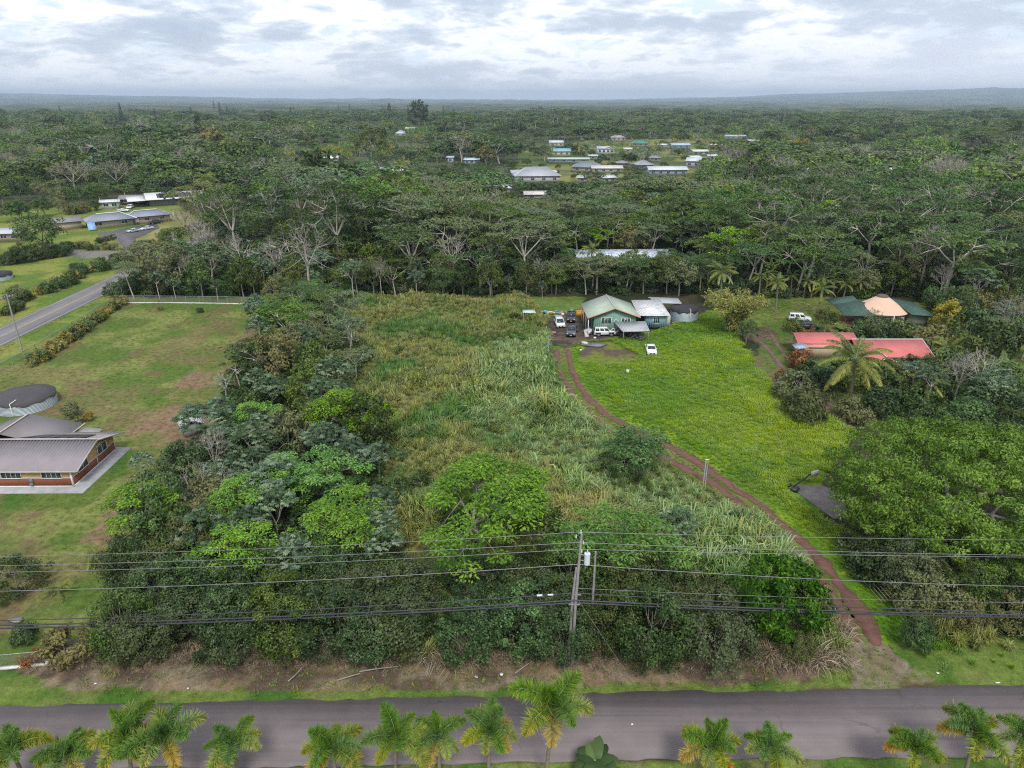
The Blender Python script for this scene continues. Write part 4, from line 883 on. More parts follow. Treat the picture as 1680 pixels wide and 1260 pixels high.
mb = MB(); roof_gable(mb, -1.5, 23.5, -1.5, 11.5, 3.2, 5.6, 'x', .25); mb.slab([(-9, -1, 3.0), (-1.2, -1, 3.0), (-1.2, 9, 4.0), (-9, 9, 4.0)], .25); mb.obj('roof', paint('white_roof', (.66, .67, .68), .5, .1), h)
mb = MB(); an = math.atan2(2.4, 6.5)
for k in range(7): mb.obox((4.4 + k * 2.1, 1.4, 4.42), (2.02, 4.2, .06), 0, 0, an)
mb.obj('solar_panel', paint('brown_solar', (.05, .035, .035), .3), h)
mb = MB()
for k in range(6): mb.box(14 + k * 1.7, 14.2 + k * 1.7, -1.4, -1.2, 0, 3.1)
mb.box(14, 22.7, -1.4, -1.2, .9, 1.05); mb.obj('porch_post', WHT, h)
simple_house('grey roofed garage standing behind the beige house', 218, 336, 34, 8, 2.7, (.25, .24, .26), (.06, .06, .065), 12, 0, 1.4, wins=2)
simple_house('small white storage shed at the foot of the far wood', 182, 343, 22, 5, 3.2, (.62, .65, .66), (.55, .6, .6), 25, 0, .8, wins=2, name='shed', cat='shed')
simple_house('small house with pale roof and dark doorway at the left edge', 8, 397, 44, 8, 3.0, (.46, .5, .58), (.4, .3, .22), 8, 0, 1.2, wins=3)
# ---- house half hidden in the wood behind the sea green one
h = simple_house('long low blue house with peeling white roof hidden in the wood', 1023, 441, 138, 9, 3.4, (.60, .68, .78), (.12, .16, .25), 2, 0, 1.4, wins=5)
for c_ in h.children:
    if c_.name.startswith('roof'): c_.data.materials[0] = paint('peeling_roof', (.60, .67, .78), .6, .1, .35, ribs=(0, .4), dirt=(.08, .08, .07, 1.0))
# ---- the settlement beyond the wood
GRP = 'houses of the settlement beyond the wood'
TOWN = [  # px, py(foot), width px, depth m, wall h, roof, wall, rz, hip, rise, windows, label
 (883, 300, 76, 16, 4.0, (.42, .44, .48), (.45, .44, .43), 6, .9, 4.6, 4, 'large pale grey hip roofed house nearest the wood in the settlement'),
 (852, 291, 24, 10, 3.0, (.5, .52, .55), (.4, .4, .4), 6, 0, 1.2, 2, 'low grey wing left of the large hip roofed house'),
 (962, 283, 48, 16, 3.5, (.20, .24, .25), (.3, .3, .28), -8, .9, 3.4, 3, 'slate green hip roofed house with a white gable in the settlement'),
 (996, 284, 50, 10, 3.2, (.60, .57, .54), (.4, .38, .36), 0, 0, 1.6, 4, 'long house with streaked white roof in the settlement'),
 (933, 268, 68, 10, 3.2, (.42, .52, .48), (.25, .3, .28), 0, 0, 1.0, 4, 'long shed with a pale mint roof in the settlement'),
 (921, 257, 30, 12, 4.5, (.22, .42, .50), (.50, .52, .32), 5, 0, 2.2, 3, 'pale yellow house with a turquoise roof'),
 (994, 254, 28, 12, 5.5, (.45, .5, .56), (.55, .58, .62), 0, 0, 1.8, 4, 'two storey white house with blue grey roof'),
 (1051, 241, 26, 14, 3.5, (.05, .24, .17), (.3, .3, .25), 0, .8, 3.4, 3, 'house with a dark green hip roof in a garden'),
 (1015, 232, 22, 12, 4.5, (.36, .33, .33), (.4, .36, .34), 4, .8, 2.5, 3, 'brownish grey house above the green roofed one'),
 (913, 241, 22, 12, 4.5, (.55, .58, .62), (.4, .45, .5), 4, 0, 2.0, 3, 'small white roofed house behind the turquoise roof'),
 (1117, 245, 30, 12, 4.0, (.38, .48, .60), (.2, .27, .35), 0, 0, 2.0, 3, 'sky blue roofed house at the far side of the settlement'),
 (1060, 279, 26, 12, 3.5, (.30, .31, .35), (.15, .15, .18), 14, .8, 3.0, 3, 'dark grey house in the middle of the settlement'),
 (1022, 275, 18, 9, 3.2, (.26, .26, .28), (.2, .17, .16), 0, .8, 1.6, 2, 'little dark roofed shed behind the streaked roof'),
 (1096, 289, 64, 12, 4.0, (.62, .66, .70), (.3, .33, .38), 0, 0, 1.8, 5, 'long white roofed building at the near edge of the settlement'),
 (1136, 276, 22, 14, 5.0, (.62, .64, .68), (.4, .42, .46), -20, 0, 2.2, 2, 'white gabled house at the right end of the settlement'),
 (1150, 255, 26, 10, 3.5, (.66, .66, .64), (.4, .42, .4), 8, 0, 1.4, 3, 'narrow white house right of the settlement'),
 (1207, 229, 34, 12, 4.0, (.42, .50, .58), (.25, .3, .33), 0, 0, 1.5, 4, 'long pale blue house high up right of the settlement'),
 (1183, 243, 34, 12, 3.0, (.50, .42, .34), (.4, .35, .3), 0, .8, 1.8, 2, 'sandy brown roof below the pale blue house'),
 (905, 290, 14, 7, 3.0, (.62, .62, .6), (.4, .4, .38), 10, 0, 1.0, 1, 'little white shed right of the large hip roofed house'),
 (955, 300, 16, 7, 3.0, (.5, .52, .54), (.35, .35, .34), -12, 0, 1.0, 1, 'little grey shed below the slate green roof'),
 (1076, 266, 16, 8, 3.2, (.22, .24, .3), (.3, .3, .32), 5, .8, 1.8, 1, 'little slate roof above the long white building'),
 (1030, 250, 12, 7, 3.0, (.6, .58, .54), (.4, .38, .36), 0, 0, 1.2, 1, 'tiny cream roof left of the dark green one'),
 (1142, 265, 18, 8, 3.2, (.66, .66, .68), (.4, .4, .42), 20, 0, 1.2, 1, 'little bright roof between the white houses on the right of the settlement'),
 (973, 262, 14, 7, 3.0, (.45, .5, .5), (.3, .32, .32), 0, 0, 1.0, 1, 'tiny grey green roof beside the pale mint shed'),
 (1086, 243, 14, 8, 3.0, (.6, .62, .66), (.4, .42, .45), 0, 0, 1.2, 1, 'tiny white roof left of the sky blue one'),
 (1168, 262, 14, 8, 3.0, (.62, .64, .66), (.4, .42, .45), -10, 0, 1.2, 1, 'tiny white roof in the trees right of the narrow white house'),
 (1236, 236, 16, 10, 3.5, (.5, .5, .55), (.3, .3, .32), 0, 0, 1.2, 2, 'small grey roof farthest right of the settlement'),
 (1000, 300, 22, 8, 3.0, (.55, .57, .6), (.4, .42, .44), 20, 0, 1.2, 2, 'pale roof showing between treetops below the streaked roof'),
 (884, 329, 40, 8, 3.0, (.62, .58, .55), (.4, .36, .34), 4, 0, 1.2, 2, 'pale roof deep in the wood below the settlement'),
 (829, 318, 14, 8, 3.0, (.5, .5, .52), (.4, .36, .34), 0, 0, 1.2, 1, 'smallest grey roof deep in the wood'),
 (642, 288, 38, 10, 3.2, (.55, .52, .50), (.3, .28, .26), -4, 0, 1.8, 3, 'white roof with dark eaves alone in the wood'),
 (543, 266, 22, 9, 3.0, (.68, .68, .68), (.4, .42, .4), 0, 0, 1.6, 2, 'bright white roof at the edge of a far meadow'),
 (774, 270, 24, 10, 3.5, (.50, .58, .66), (.35, .45, .5), 0, 0, 1.2, 3, 'light blue roof among far palms'),
 (739, 268, 9, 8, 4.5, (.5, .55, .6), (.45, .5, .55), 0, 0, .8, 1, 'tiny blue shed among far palms'),
 (617, 221, 20, 14, 4.0, (.5, .58, .54), (.4, .45, .42), 0, .8, 3.0, 2, 'pale green roof on the far left of the plain'),
 (657, 224, 18, 16, 4.0, (.5, .55, .62), (.4, .42, .45), 0, .8, 4.0, 2, 'pale pointed roof on the far plain'),
 (676, 216, 22, 16, 4.5, (.55, .55, .58), (.4, .42, .45), 0, 0, 2.5, 2, 'grey white roof behind the pointed one'),
 (254, 240, 16, 14, 5.0, (.62, .64, .66), (.42, .44, .46), 10, 0, 2.0, 2, 'white house behind the bare trees'),
 (262, 221, 16, 14, 5.0, (.62, .64, .66), (.42, .44, .46), 10, 0, 2.0, 2, 'farther white roof left of the dark column of a pine'),
 (308, 238, 16, 12, 4.0, (.62, .64, .66), (.42, .44, .46), 0, 0, 2.0, 1, 'white roof right beside the dark column of a pine'),
 (1457, 288, 30, 10, 4.0, (.66, .62, .58), (.5, .48, .44), -6, .8, 2.0, 2, 'cream roof among golden trees on the right'),
 (1324, 286, 26, 9, 3.0, (.6, .6, .6), (.4, .4, .38), 12, 0, 1.2, 2, 'white roof in the wood right of the settlement'),
 (1298, 248, 22, 10, 3.5, (.55, .6, .62), (.4, .42, .42), 0, 0, 1.4, 2, 'pale roof above the right hand wood'),
 (1572, 257, 20, 10, 3.5, (.62, .64, .68), (.4, .42, .45), 10, 0, 1.4, 2, 'white roof farthest right in the pale woods')]
for px, py, wp, dp, hg, rc, wc, rz, hip, ri, wn, lb in TOWN: simple_house(lb, px, py, wp, dp, hg, rc, wc, rz, hip, ri, GRP if 830 < px < 1240 and py < 305 else None, wn)

# ------------------------------------------------------------------ vehicles
TYRE = paint('tyre_rubber', (.018, .018, .018), .85); RIM = paint('wheel_rim', (.4, .4, .42), .35, .1, metal=.6); LAMP = paint('headlight_glass', (.6, .6, .58), .15); PLATE = paint('number_plate', (.7, .7, .68)); CARG = glass('car_glass', (.02, .028, .032))
TRIMB = paint('car_black_trim', (.02, .02, .022), .5)
def car(label, x, y, rz, kind, col, L=4.5, Wd=1.8, cat='car', group=None, z=.02, coln=None):
    c = thing('parked_car', label, cat, (x, y, z), rz, group); m = paint('car_paint_' + (coln or '%d_%d_%d' % tuple(int(k * 100) for k in col)), col, .3, .06, .6, coat=.4)
    h = L / 2; gc = .32
    if kind == 'sedan': low = [(-h, .45), (-h + .05, .3), (h - .05, .3), (h, .45), (h - .02, .62), (h - .45, .78), (h - 1.25, .92), (-h + 1.0, .95), (-h + .1, .92), (-h, .75)]; cab = (h - 1.3, h - 2.05, -h + 1.45, -h + .75, .93, 1.42)
    elif kind == 'van': low = [(-h, .45), (-h + .05, .3), (h - .05, .3), (h, .5), (h - .05, .75), (h - .8, 1.0), (-h + .02, 1.02)]; cab = (h - .85, h - 1.75, -h + .25, -h + .04, 1.0, 1.75)
    elif kind == 'suv': low = [(-h, .55), (-h + .05, .4), (h - .05, .4), (h, .55), (h - .03, .95), (h - 1.05, 1.12), (-h + .02, 1.15)]; cab = (h - 1.15, h - 1.7, -h + .2, -h + .04, 1.13, 1.8)
    else: low = [(-h, .6), (-h + .05, .45), (h - .05, .45), (h, .6), (h - .04, 1.0), (h - 1.3, 1.15), (-h + .02, 1.15)]; cab = (h - 1.4, h - 2.1, h - 3.5, h - 3.75, 1.15, 1.85)
    hw = Wd / 2
    bmn = MB(); bmn.prism([(a, b) for a, b in low], -hw, hw)
    me = bmn.mesh('body', [m]); import bmesh
    bm = bmesh.new(); bm.from_mesh(me)
    bmesh.ops.recalc_face_normals(bm, faces=bm.faces)
    bmesh.ops.bevel(bm, geom=[e for e in bm.edges if abs(e.verts[0].co.z + e.verts[1].co.z) > 1.0 or abs(e.verts[0].co.y - e.verts[1].co.y) > .1], offset=.07, segments=2, profile=.6, affect='EDGES')
    bm.to_mesh(me); bm.free(); bo = link('body', me, c)
    xf, xfr, xrr, xr, z0, z1 = cab; tw = hw * .80
    q = [(xf, z0, hw * .95), (xfr, z1, tw), (xrr, z1, tw), (xr, z0, hw * .95)]
    V = [(a, -w_, zz) for a, zz, w_ in q] + [(a, w_, zz) for a, zz, w_ in q]
    mb = MB(); mb.add(V, [[3, 2, 1, 0], [4, 5, 6, 7], [0, 1, 5, 4], [1, 2, 6, 5], [2, 3, 7, 6]]); mb.obj('cabin', m, c)
    def pane(name, P, ins=.88, out=.012, mat=CARG):
        P = np.array(P, float); ce = P.mean(0); N_ = np.cross(P[1] - P[0], P[2] - P[0]); N_ /= np.linalg.norm(N_)
        if N_ @ (ce - np.array([(xfr + xrr) / 2, 0, (z0 + z1) / 2])) < 0: N_ = -N_
        Q = ce + (P - ce) * ins + N_ * out; mb = MB(); Q2 = Q - N_ * .02; mb.add(np.vstack([Q, Q2]), [[0, 1, 2, 3], [7, 6, 5, 4], [0, 4, 5, 1], [1, 5, 6, 2], [2, 6, 7, 3], [3, 7, 4, 0]]); return mb.obj(name, mat, c)
    pane('windshield', [V[0], V[1], V[5], V[4]]); pane('rear_window', [V[3], V[2], V[6], V[7]])
    for sgn, o in ((0, 0), (1, 4)):
        a, b, cc, d = [np.array(V[o + k]) for k in range(4)]
        n = 3 if kind in ('van', 'suv') else 2
        for k in range(n):
            f0, f1 = k / n, (k + 1) / n; pane('side_window', [a + (d - a) * f0 * .98, b + (cc - b) * f0, b + (cc - b) * f1, a + (d - a) * f1 * .98], .80)
    if kind == 'pickup':
        mb = MB(); mb.box(-h + .12, cab[3] - .12, -hw + .1, hw - .1, 1.16, 1.2); mb.obj('bed', TRIMB, c)
    wr = .33 if kind in ('sedan', 'van') else .40
    for sx in (h - .85, -h + .85):
        for sy in (-1, 1):
            mb = MB(); yy = sy * (hw - .1); mb.tube([(sx, yy - .12, wr), (sx, yy + .13, wr)], wr, 18); wo = mb.obj('wheel', TYRE, c)
            mb = MB(); mb.tube([(sx, yy + sy * .135, wr), (sx, yy + sy * .15, wr)], wr * .6, 14); mb.obj('rim', RIM, wo)
    for sy in (-1, 1):
        mb = MB(); mb.obox((h - .04, sy * hw * .72, .68 if kind in ('sedan', 'van') else .85), (.1, hw * .36, .14)); mb.obj('headlight', LAMP, c)
        mb = MB(); mb.obox((-h + .03, sy * hw * .8, .8), (.08, .2, .22)); mb.obj('tail_light', paint('tail_red', (.3, .02, .02), .3), c)
        mb = MB(); mb.obox((xf - .35, sy * (hw + .08), z0 + .05), (.14, .2, .12)); mb.obj('mirror', m, c)
    mb = MB(); mb.box(h - .02, h + .02, -hw * .5, hw * .5, .42, .66 if kind in ('sedan', 'van') else .9); mb.obj('grille', TRIMB, c)
    mb = MB(); mb.box(h + .021, h + .035, -.2, .2, .42, .54); mb.obj('number_plate', PLATE, c)
    return c
def C_(px, py): p = G(px, py); return p[0], p[1]
WH = (.66, .67, .68); CG = 'cars at the sea green house'
car('white minivan facing the camera at the left of the yard cars', *C_(917.5, 534), R(-84), 'van', (.60, .62, .65), 4.7, 1.85, group=CG)
car('charcoal pickup truck facing the camera at the top of the red drive', *C_(938, 548), R(-99), 'pickup', (.055, .065, .085), 5.4, 1.95, group=CG)
car('black pickup truck parked behind the charcoal one', *C_(937, 525), R(-95), 'pickup', (.02, .02, .024), 5.2, 1.9, group=CG)
car('silver white hatchback with dark windshield left of the off-road car', *C_(973.5, 546), R(-150), 'sedan', (.52, .56, .60), 4.0, 1.75, group=CG)
hm = car('boxy white off-road car with black wheel arches under the green wall', *C_(991, 550), R(4), 'suv', WH, 4.4, 1.95, group=CG)
mb = MB()
for sx in (-1.45, 1.35):
    for sy in (-1, 1): mb.obox((sx, sy * .93, .72), (1.15, .16, .34))
mb.obj('wheel_arch', TRIMB, hm)
mb = MB(); mb.tube([(-2.3, 0, .95), (-2.52, 0, .95)], .38, 16); mb.obj('spare_wheel', TYRE, hm)
car('white car with raised hood beside the ribbed shed roof', *C_(1008, 548), R(8), 'sedan', WH, 4.2, 1.75, group=CG)
car('white sedan parked alone on the bright grass', *C_(1067.5, 578), R(-93), 'sedan', (.70, .71, .72), 4.6, 1.8, group=CG)
car('dark car nose out beside the annex stilts', *C_(1088, 535), R(30), 'sedan', (.04, .04, .05), 4.2, 1.7)
car('white sport utility car on the lane by the domed house', *C_(1311, 527), R(-14), 'suv', WH, 4.7, 1.9)
car('dark blue car behind the shrubs by the domed house', *C_(1324, 539), R(-10), 'sedan', (.03, .035, .06), 4.4, 1.8)
CE = 'cars at the beige house'
car('pale grey green sedan on the forecourt of the beige house', *C_(219, 381), R(-125), 'sedan', (.42, .50, .48), 4.8, 1.8, group=CE)
car('silver sedan on the forecourt beside the pale green one', *C_(241, 377), R(-128), 'sedan', (.55, .6, .66), 4.8, 1.8, group=CE)
car('red car parked under the pale carport', *C_(232, 367), R(-130), 'sedan', (.3, .03, .03), 4.5, 1.8, group=CE)
car('dark pickup truck sticking out of the carport', *C_(256, 367), R(-130), 'pickup', (.04, .045, .06), 5.2, 1.9, group=CE)
car('white van parked before the grey garage', *C_(214, 342), R(-80), 'van', (.72, .73, .74), 4.8, 1.9)
car('white car half hidden behind the blue grey roof', *C_(203, 347), R(5), 'sedan', (.7, .71, .72), 4.6, 1.8)

# ------------------------------------------------------------------ poles and wires
WOODP = paint('weathered_pole', (.27, .26, .25), .9, .3, 2, bump=.4); CER = paint('insulator', (.50, .52, .55), .3); CAN = paint('transformer_can', (.55, .58, .61), .4, .06); WIRE = paint('wire', (.22, .22, .23), .4, .1, metal=.3); CABLE = paint('black_cable', (.035, .038, .045), .5)
PX0, PY0 = 5.2, 47.1
pole = thing('utility_pole', 'tall weathered utility pole with white transformer can by the road', 'utility pole', (PX0, PY0, 0))
def topx(px, py): """x of a point on the pole plane"""; return (px - 840) / FPX * ((PY0 * math.cos(PITCH) - (ZA(py, PY0) - CAMH) * math.sin(PITCH))) - PX0
mb = MB(); mb.tube([(0, 0, -.5), (topx(944, 990), 0, ZA(990, PY0)), (topx(954, 880), 0, 13.1)], [.15, .13, .09], 10); mb.obj('pole', WOODP, pole)
mb = MB(); mb.tube([(-.33, .05, -.5), (topx(944, 990) - .27, .05, 6.4), (topx(948, 932) - .12, .05, 9.9)], [.13, .11, .08], 10); o = mb.obj('stub_pole', WOODP, pole)
cxn = topx(963, 910)
mb = MB(); zc = ZA(922, PY0); mb.cyl((cxn, -.25, zc), .24, .95, 18); mb.cyl((cxn, -.25, zc + .95), .25, .05, 18); tr_ = mb.obj('transformer', CAN, pole)
mb = MB(); mb.cyl((cxn, -.25, zc + 1.0), .05, .32, 8); mb.obj('bushing', CER, tr_)
mb = MB(); mb.tube([(topx(952, 905), 0, zc + .75), (cxn, -.25, zc + .75)], .04, 5); mb.tube([(topx(952, 905), 0, zc + .2), (cxn, -.25, zc + .2)], .04, 5); mb.obj('bracket', WOODP, pole)
for px, py in ((953, 872), (957, 889), (954, 903), (945, 879)):
    mb = MB(); x = topx(px, py); z_ = ZA(py, PY0); mb.cyl((x, -.08, z_ - .12), .07, .1, 8); mb.cyl((x, -.08, z_ - .02), .05, .16, 8); mb.obj('insulator', CER, pole)
mb = MB(); x = topx(941, 1051); mb.box(x - .14, x + .14, -.24, -.19, ZA(1055, PY0), ZA(1044, PY0)); mb.obj('sign_plate', paint('mint_plate', (.38, .50, .45)), pole)
mb = MB(); mb.box(-.5, .45, -.05, .08, 6.2, 6.32); mb.box(-.2, .5, -.05, .08, 7.2, 7.3); mb.obj('crossarm', WOODP, pole)
# leaning companion post behind
x, y, _ = G(968, 1030, 0); p2 = thing('post', 'thinner weathered post standing just behind the utility pole', 'post', (7.0, 49.5, 0))
mb = MB(); mb.tube([(0, 0, -.4), (.05, 0, ZA(905, 49.5))], [.13, .08], 8); mb.obj('post', WOODP, p2)
def wire(label, p0, pl, pr, rad, mat, group='power lines along the road', Yoff=0.0):
    """p0: photo row at the pole; pl, pr: rows at the left and right edges"""
    Yw = PY0 + Yoff; dl = lambda py, Y=Yw: (Y * math.cos(PITCH) - (ZA(py, Y) - CAMH) * math.sin(PITCH)) / FPX
    pts = []
    for side, pe in ((-1, pl), (1, pr)):
        if pe is None: continue
        xe = side * 840 * dl(pe); ze = ZA(pe, Yw); x0, z0 = PX0 + .1 * side, ZA(p0, Yw)
        s = np.linspace(0, 1.55, 26); d_ = xe - x0; sag = max(.15, (z0 - ze)) ; A_ = sag / (1 - .35)   # parabola that has begun to level off at the frame edge
        q = [(x0 + d_ * k, Yw, z0 - A_ * (k - .35 * k * k)) for k in s]
        pts.append(q)
    if len(pts) == 2: P = pts[0][::-1] + pts[1]
    else: P = pts[0]
    mb = MB(); mb.tube(P, rad, 5, cap=True); tag(mb.obj('power_line', mat), label, 'power line', group)
wire('topmost thin wire fixed to the tip of the pole', 873, 913, 886, .018, WIRE)
wire('second thin wire, fixed beside the transformer top', 890, 928, 911, .020, WIRE, Yoff=-.1)
wire('third thin wire, fixed at the transformer', 901, 939, 914, .020, WIRE, Yoff=.1)
wire('fourth thin wire, fixed below the transformer', 926, 970, 962, .026, WIRE)
wire('bright service wire above the thick cables, right of the pole', 965, None, 989, .015, WIRE)
wire('upper black cable below the thin wires', 973, 1018, 1004, .042, CABLE, 'thick black cables along the road')
wire('middle black cable of the thick bundle', 985, 1026, 1009, .065, CABLE, 'thick black cables along the road', -.12)
wire('lowest black cable of the thick bundle', 989, 1031, 1013, .07, CABLE, 'thick black cables along the road', .12)
mb = MB(); a_ = G(905, 974, 6.6); mb.tube([(2.05, 47.12, 7.16), (2.5, 47.12, 7.19)], .09, 10); mb.tube([(2.5, 47.12, 7.19), (2.95, 47.12, 7.22)], .05, 8, 1); mb.tube([(2.95, 47.12, 7.22), (3.4, 47.12, 7.25)], .075, 10); tag(mb.obj('cable_splice', [paint('splice_white', (.5, .52, .54), .4), CABLE]), 'white splice case hanging on the cable left of the pole', 'splice case')
for k, (a, b) in enumerate((((PX0, PY0, 7.2), G(1041, 1123)), ((PX0 - .1, PY0, 6.3), G(923, 1118)))):
    mb = MB(); mb.tube([a, ((a[0] + b[0]) / 2, (a[1] + b[1]) / 2, a[2] / 2), b], .017, 4); tag(mb.obj('guy_wire', WIRE), ['long guy wire slanting from the pole to the road edge on its right', 'steep guy wire dropping left of the pole foot'][k], 'guy wire')
# other poles
def small_pole(label, px, py, pyt, arm=2.2, rz=0, can=False):
    x, y, _ = G(px, py); hh = ZA(pyt, y); p_ = thing('utility_pole', label, 'utility pole', (x, y, 0), rz); mb = MB(); mb.tube([(0, 0, -.3), (0, 0, hh)], [.19, .12], 8); mb.obj('pole', WOODP, p_)
    if arm:
        mb = MB(); mb.box(-arm / 2, arm / 2, -.06, .06, hh - .6, hh - .46); ar = mb.obj('crossarm', WOODP, p_)
        for k in (-.45, -.2, .2, .45): mb = MB(); mb.cyl((k * arm, 0, hh - .46), .05, .2, 6); mb.obj('insulator', CER, ar)
    if can: mb = MB(); mb.cyl((.35, 0, hh - 2.6), .28, 1.0, 12); mb.obj('transformer', CAN, p_)
    return (x, y, hh)
pa = small_pole('utility pole leaning beside the side road at the upper left', 37, 578, 483, 2.4, R(70))
pb = small_pole('utility pole at the mouth of the drive to the beige house', 200, 424, 384, 3.0, R(60))
pc_ = small_pole('pale utility pole beside the golden trees at the wood edge', 326, 345, 292, 0)
pd = small_pole('utility pole with transformer by the garden hedge of the beige house', 290, 394, 341, 2.0, R(40), True)
for lb, a, b, sg in (('slack cable crossing the lawn at the upper left', pa, (pb[0] - 2, pb[1], pb[2]), 1.6), ('line from the drive pole to the hedge pole', pb, pd, 1.0), ('line from the hedge pole to the pale pole', pd, pc_, 1.0), ('line leaving the picture from the leaning pole', pa, (pa[0] - 6, pa[1] - 60, pa[2]), 1.2)):
    s = np.linspace(0, 1, 14)[:, None]; P = np.array(a) * (1 - s) + np.array(b) * s - np.array([0, 0, .4]); P[:, 2] -= (sg * 4 * s * (1 - s))[:, 0]; mb = MB(); mb.tube(P, .035, 4); tag(mb.obj('power_line', CABLE), lb, 'power line')
# white pipe posts on the drive
for lb, px, py, pyt, r_ in (('pair of grey conduit pipes standing beside the drive bend', 1153, 800, 755, .07), ('thin pale blue pipe post at the top of the drive', 899, 596, 554, .045)):
    x, y, _ = G(px, py); hh = ZA(pyt, y); p_ = thing('pipe_post', lb, 'post', (x, y, 0)); mb = MB(); mb.tube([(0, 0, -.2), (0, 0, hh)], r_, 8); mb.obj('pipe', paint('conduit_grey', (.36, .42, .46), .4), p_)
    if r_ > .05: mb = MB(); mb.tube([(.3, .05, -.2), (.25, .05, hh * .82)], .06, 8); mb.obj('pipe', paint('conduit_grey', (.36, .42, .46)), p_); mb = MB(); mb.box(-.12, .42, -.05, .1, hh, hh + .1); mb.obj('cap', CER, p_)

# ------------------------------------------------------------------ fences and walls
def chain_fence(label, P, hh, base=None, group=None, gap=3.0, mesh=True, barb=False):
    P = [np.array(p[:2]) for p in P]; f = thing('chain_link_fence', label, 'fence', (P[0][0], P[0][1], 0), 0, group); o0 = P[0]
    m = MATS.get('chain_mesh')
    if m is None:
        m = bpy.data.materials.new('chain_mesh'); t = NT(m); bs = t.n('ShaderNodeBsdfPrincipled', ins={'Base Color': (.16, .18, .19, 1), 'Roughness': .5}); tr = t.n('ShaderNodeBsdfTransparent'); mx = t.n('ShaderNodeMixShader', ins={0: .22, 1: tr.outputs[0], 2: bs.outputs[0]}); t.n('ShaderNodeOutputMaterial', ins={0: mx.outputs[0]}); MATS['chain_mesh'] = m
    pm = paint('fence_post', (.36, .38, .38), .5); rail = MB(); net = MB(); z0 = .2 if base else 0
    for a, b in zip(P[:-1], P[1:]):
        a = a - o0; b = b - o0; L = np.linalg.norm(b - a); n = max(1, int(L / gap))
        for k in range(n + 1):
            q = a + (b - a) * k / n; mb = MB(); mb.tube([(q[0], q[1], -.1), (q[0], q[1], hh + .05)], .04, 5); mb.obj('post', pm, f)
        rail.tube([(a[0], a[1], hh), (b[0], b[1], hh)], .03, 4)
        net.add([(a[0], a[1], z0), (b[0], b[1], z0), (b[0], b[1], hh), (a[0], a[1], hh)], [[0, 1, 2, 3]])
        if base:
            d = (b - a) / L; nn = np.array([-d[1], d[0]]) * .12; mb = MB(); mb.slab([(*(a - nn), z0), (*(b - nn), z0), (*(b + nn), z0), (*(a + nn), z0)], z0 + .1); mb.obj('base_wall', base, f)
    rail.obj('rail', pm, f); net.obj('mesh', m, f); return f
WBLK = paint('whitewashed_block', (.60, .60, .57), .9, .2, 1.5, bump=.6, dirt=(.3, .29, .26, .6))
chain_fence('tall chain link fence on a white footing across the back of the mown lot', [G(190, 497), G(262, 497), G(350, 498), G(446, 500)], 1.75, WBLK)
chain_fence('chain link fence running beside the side road', [G(0, 611), G(60, 578), G(120, 540), G(190, 497)], 1.6)
chain_fence('low chain link fence on whitewashed stones at the lower left corner', [G(-160, 1110), G(0, 1098), G(74, 1091), G(106, 1054)], 1.5, WBLK, gap=2.6)
# thin plantation of poles along the drive to the beige house, hedge planters
chain_fence('garden fence with young shrubs before the beige house', [G(85, 407), G(190, 409)], 1.3, None, gap=4)
# white fence behind
chain_fence('white rail fence in the garden beyond the carport', [G(258, 350), G(305, 356)], 1.4, None, gap=2)
# ladder like pallet fence at lower right
x, y, _ = G(1418, 968); f = thing('slatted_gate', 'old slatted gate leaning in the weeds right of the drive', 'gate', (x, y, 0), math.atan2(G(1440, 985)[1] - y, G(1440, 985)[0] - x))
a = np.array(G(1412, 952)[:2]); b = np.array(G(1447, 994)[:2]); L = np.linalg.norm(b - a); f.location = (a[0], a[1], 0); f.rotation_euler = (0, 0, math.atan2(b[1] - a[1], b[0] - a[0]))
mb = MB()
for k in range(5): mb.box(0, L, -.02 + .22 * k, .03 + .22 * k, .25 + .2 * k, .33 + .2 * k)
mb.obj('rails', paint('grey_slat', (.22, .18, .15), .9, .3), f)
for k in range(3): mb = MB(); mb.box(L * k / 2 - .05, L * k / 2 + .05, .95, 1.05, 0, 1.3); mb.obj('post', BK['brown'], f)

# ------------------------------------------------------------------ small things
# basketball hoop tipped over by its pad
P = [G(*p) for p in ((1302, 803), (1312, 797), (1350, 798), (1385, 812), (1390, 850), (1368, 852), (1340, 832))]
mb = MB(); mb.slab([(p[0], p[1], .11) for p in P][::-1], .12); o = mb.obj('concrete_pad', paint('gravel_pad', (.20, .17, .165), .95, .35, 1.2, bump=.6, dirt=(.13, .11, .10, .6))); tag(o, 'gravelly concrete pad between the bright grass and the big spreading tree', 'pad')
x, y, _ = G(1300, 803); bh = thing('basketball_hoop', 'black basketball hoop leaning over at the edge of the pad', 'basketball hoop', (x, y, 0.05), R(-38))
BLK = paint('black_plastic', (.018, .02, .022), .5)
mb = MB(); mb.prism([(-.75, 0), (.75, 0), (.6, .35), (-.6, .35)], -.55, .55); mb.obj('base', BLK, bh)
mb = MB(); mb.tube([(0, 0, .3), (.9, .5, 1.4), (1.7, 1.0, 2.45)], .09, 8); mb.obj('pole', BLK, bh)
mb = MB(); mb.obox((2.0, 1.1, 2.45), (1.15, .05, .75), R(60)); mb.obj('backboard', paint('grey_backboard', (.55, .55, .55)), bh)
mb = MB(); a = np.linspace(0, 2 * PI, 13); mb.tube(np.stack([2.35 + .23 * np.cos(a), .85 + .23 * np.sin(a), 2.15 + 0 * a], 1), .02, 4); mb.obj('rim', paint('orange_rim', (.5, .12, .03)), bh)
mb = MB(); mb.box(-.55, -.3, -.35, .35, .36, .55); mb.obj('weight', BLK, bh)
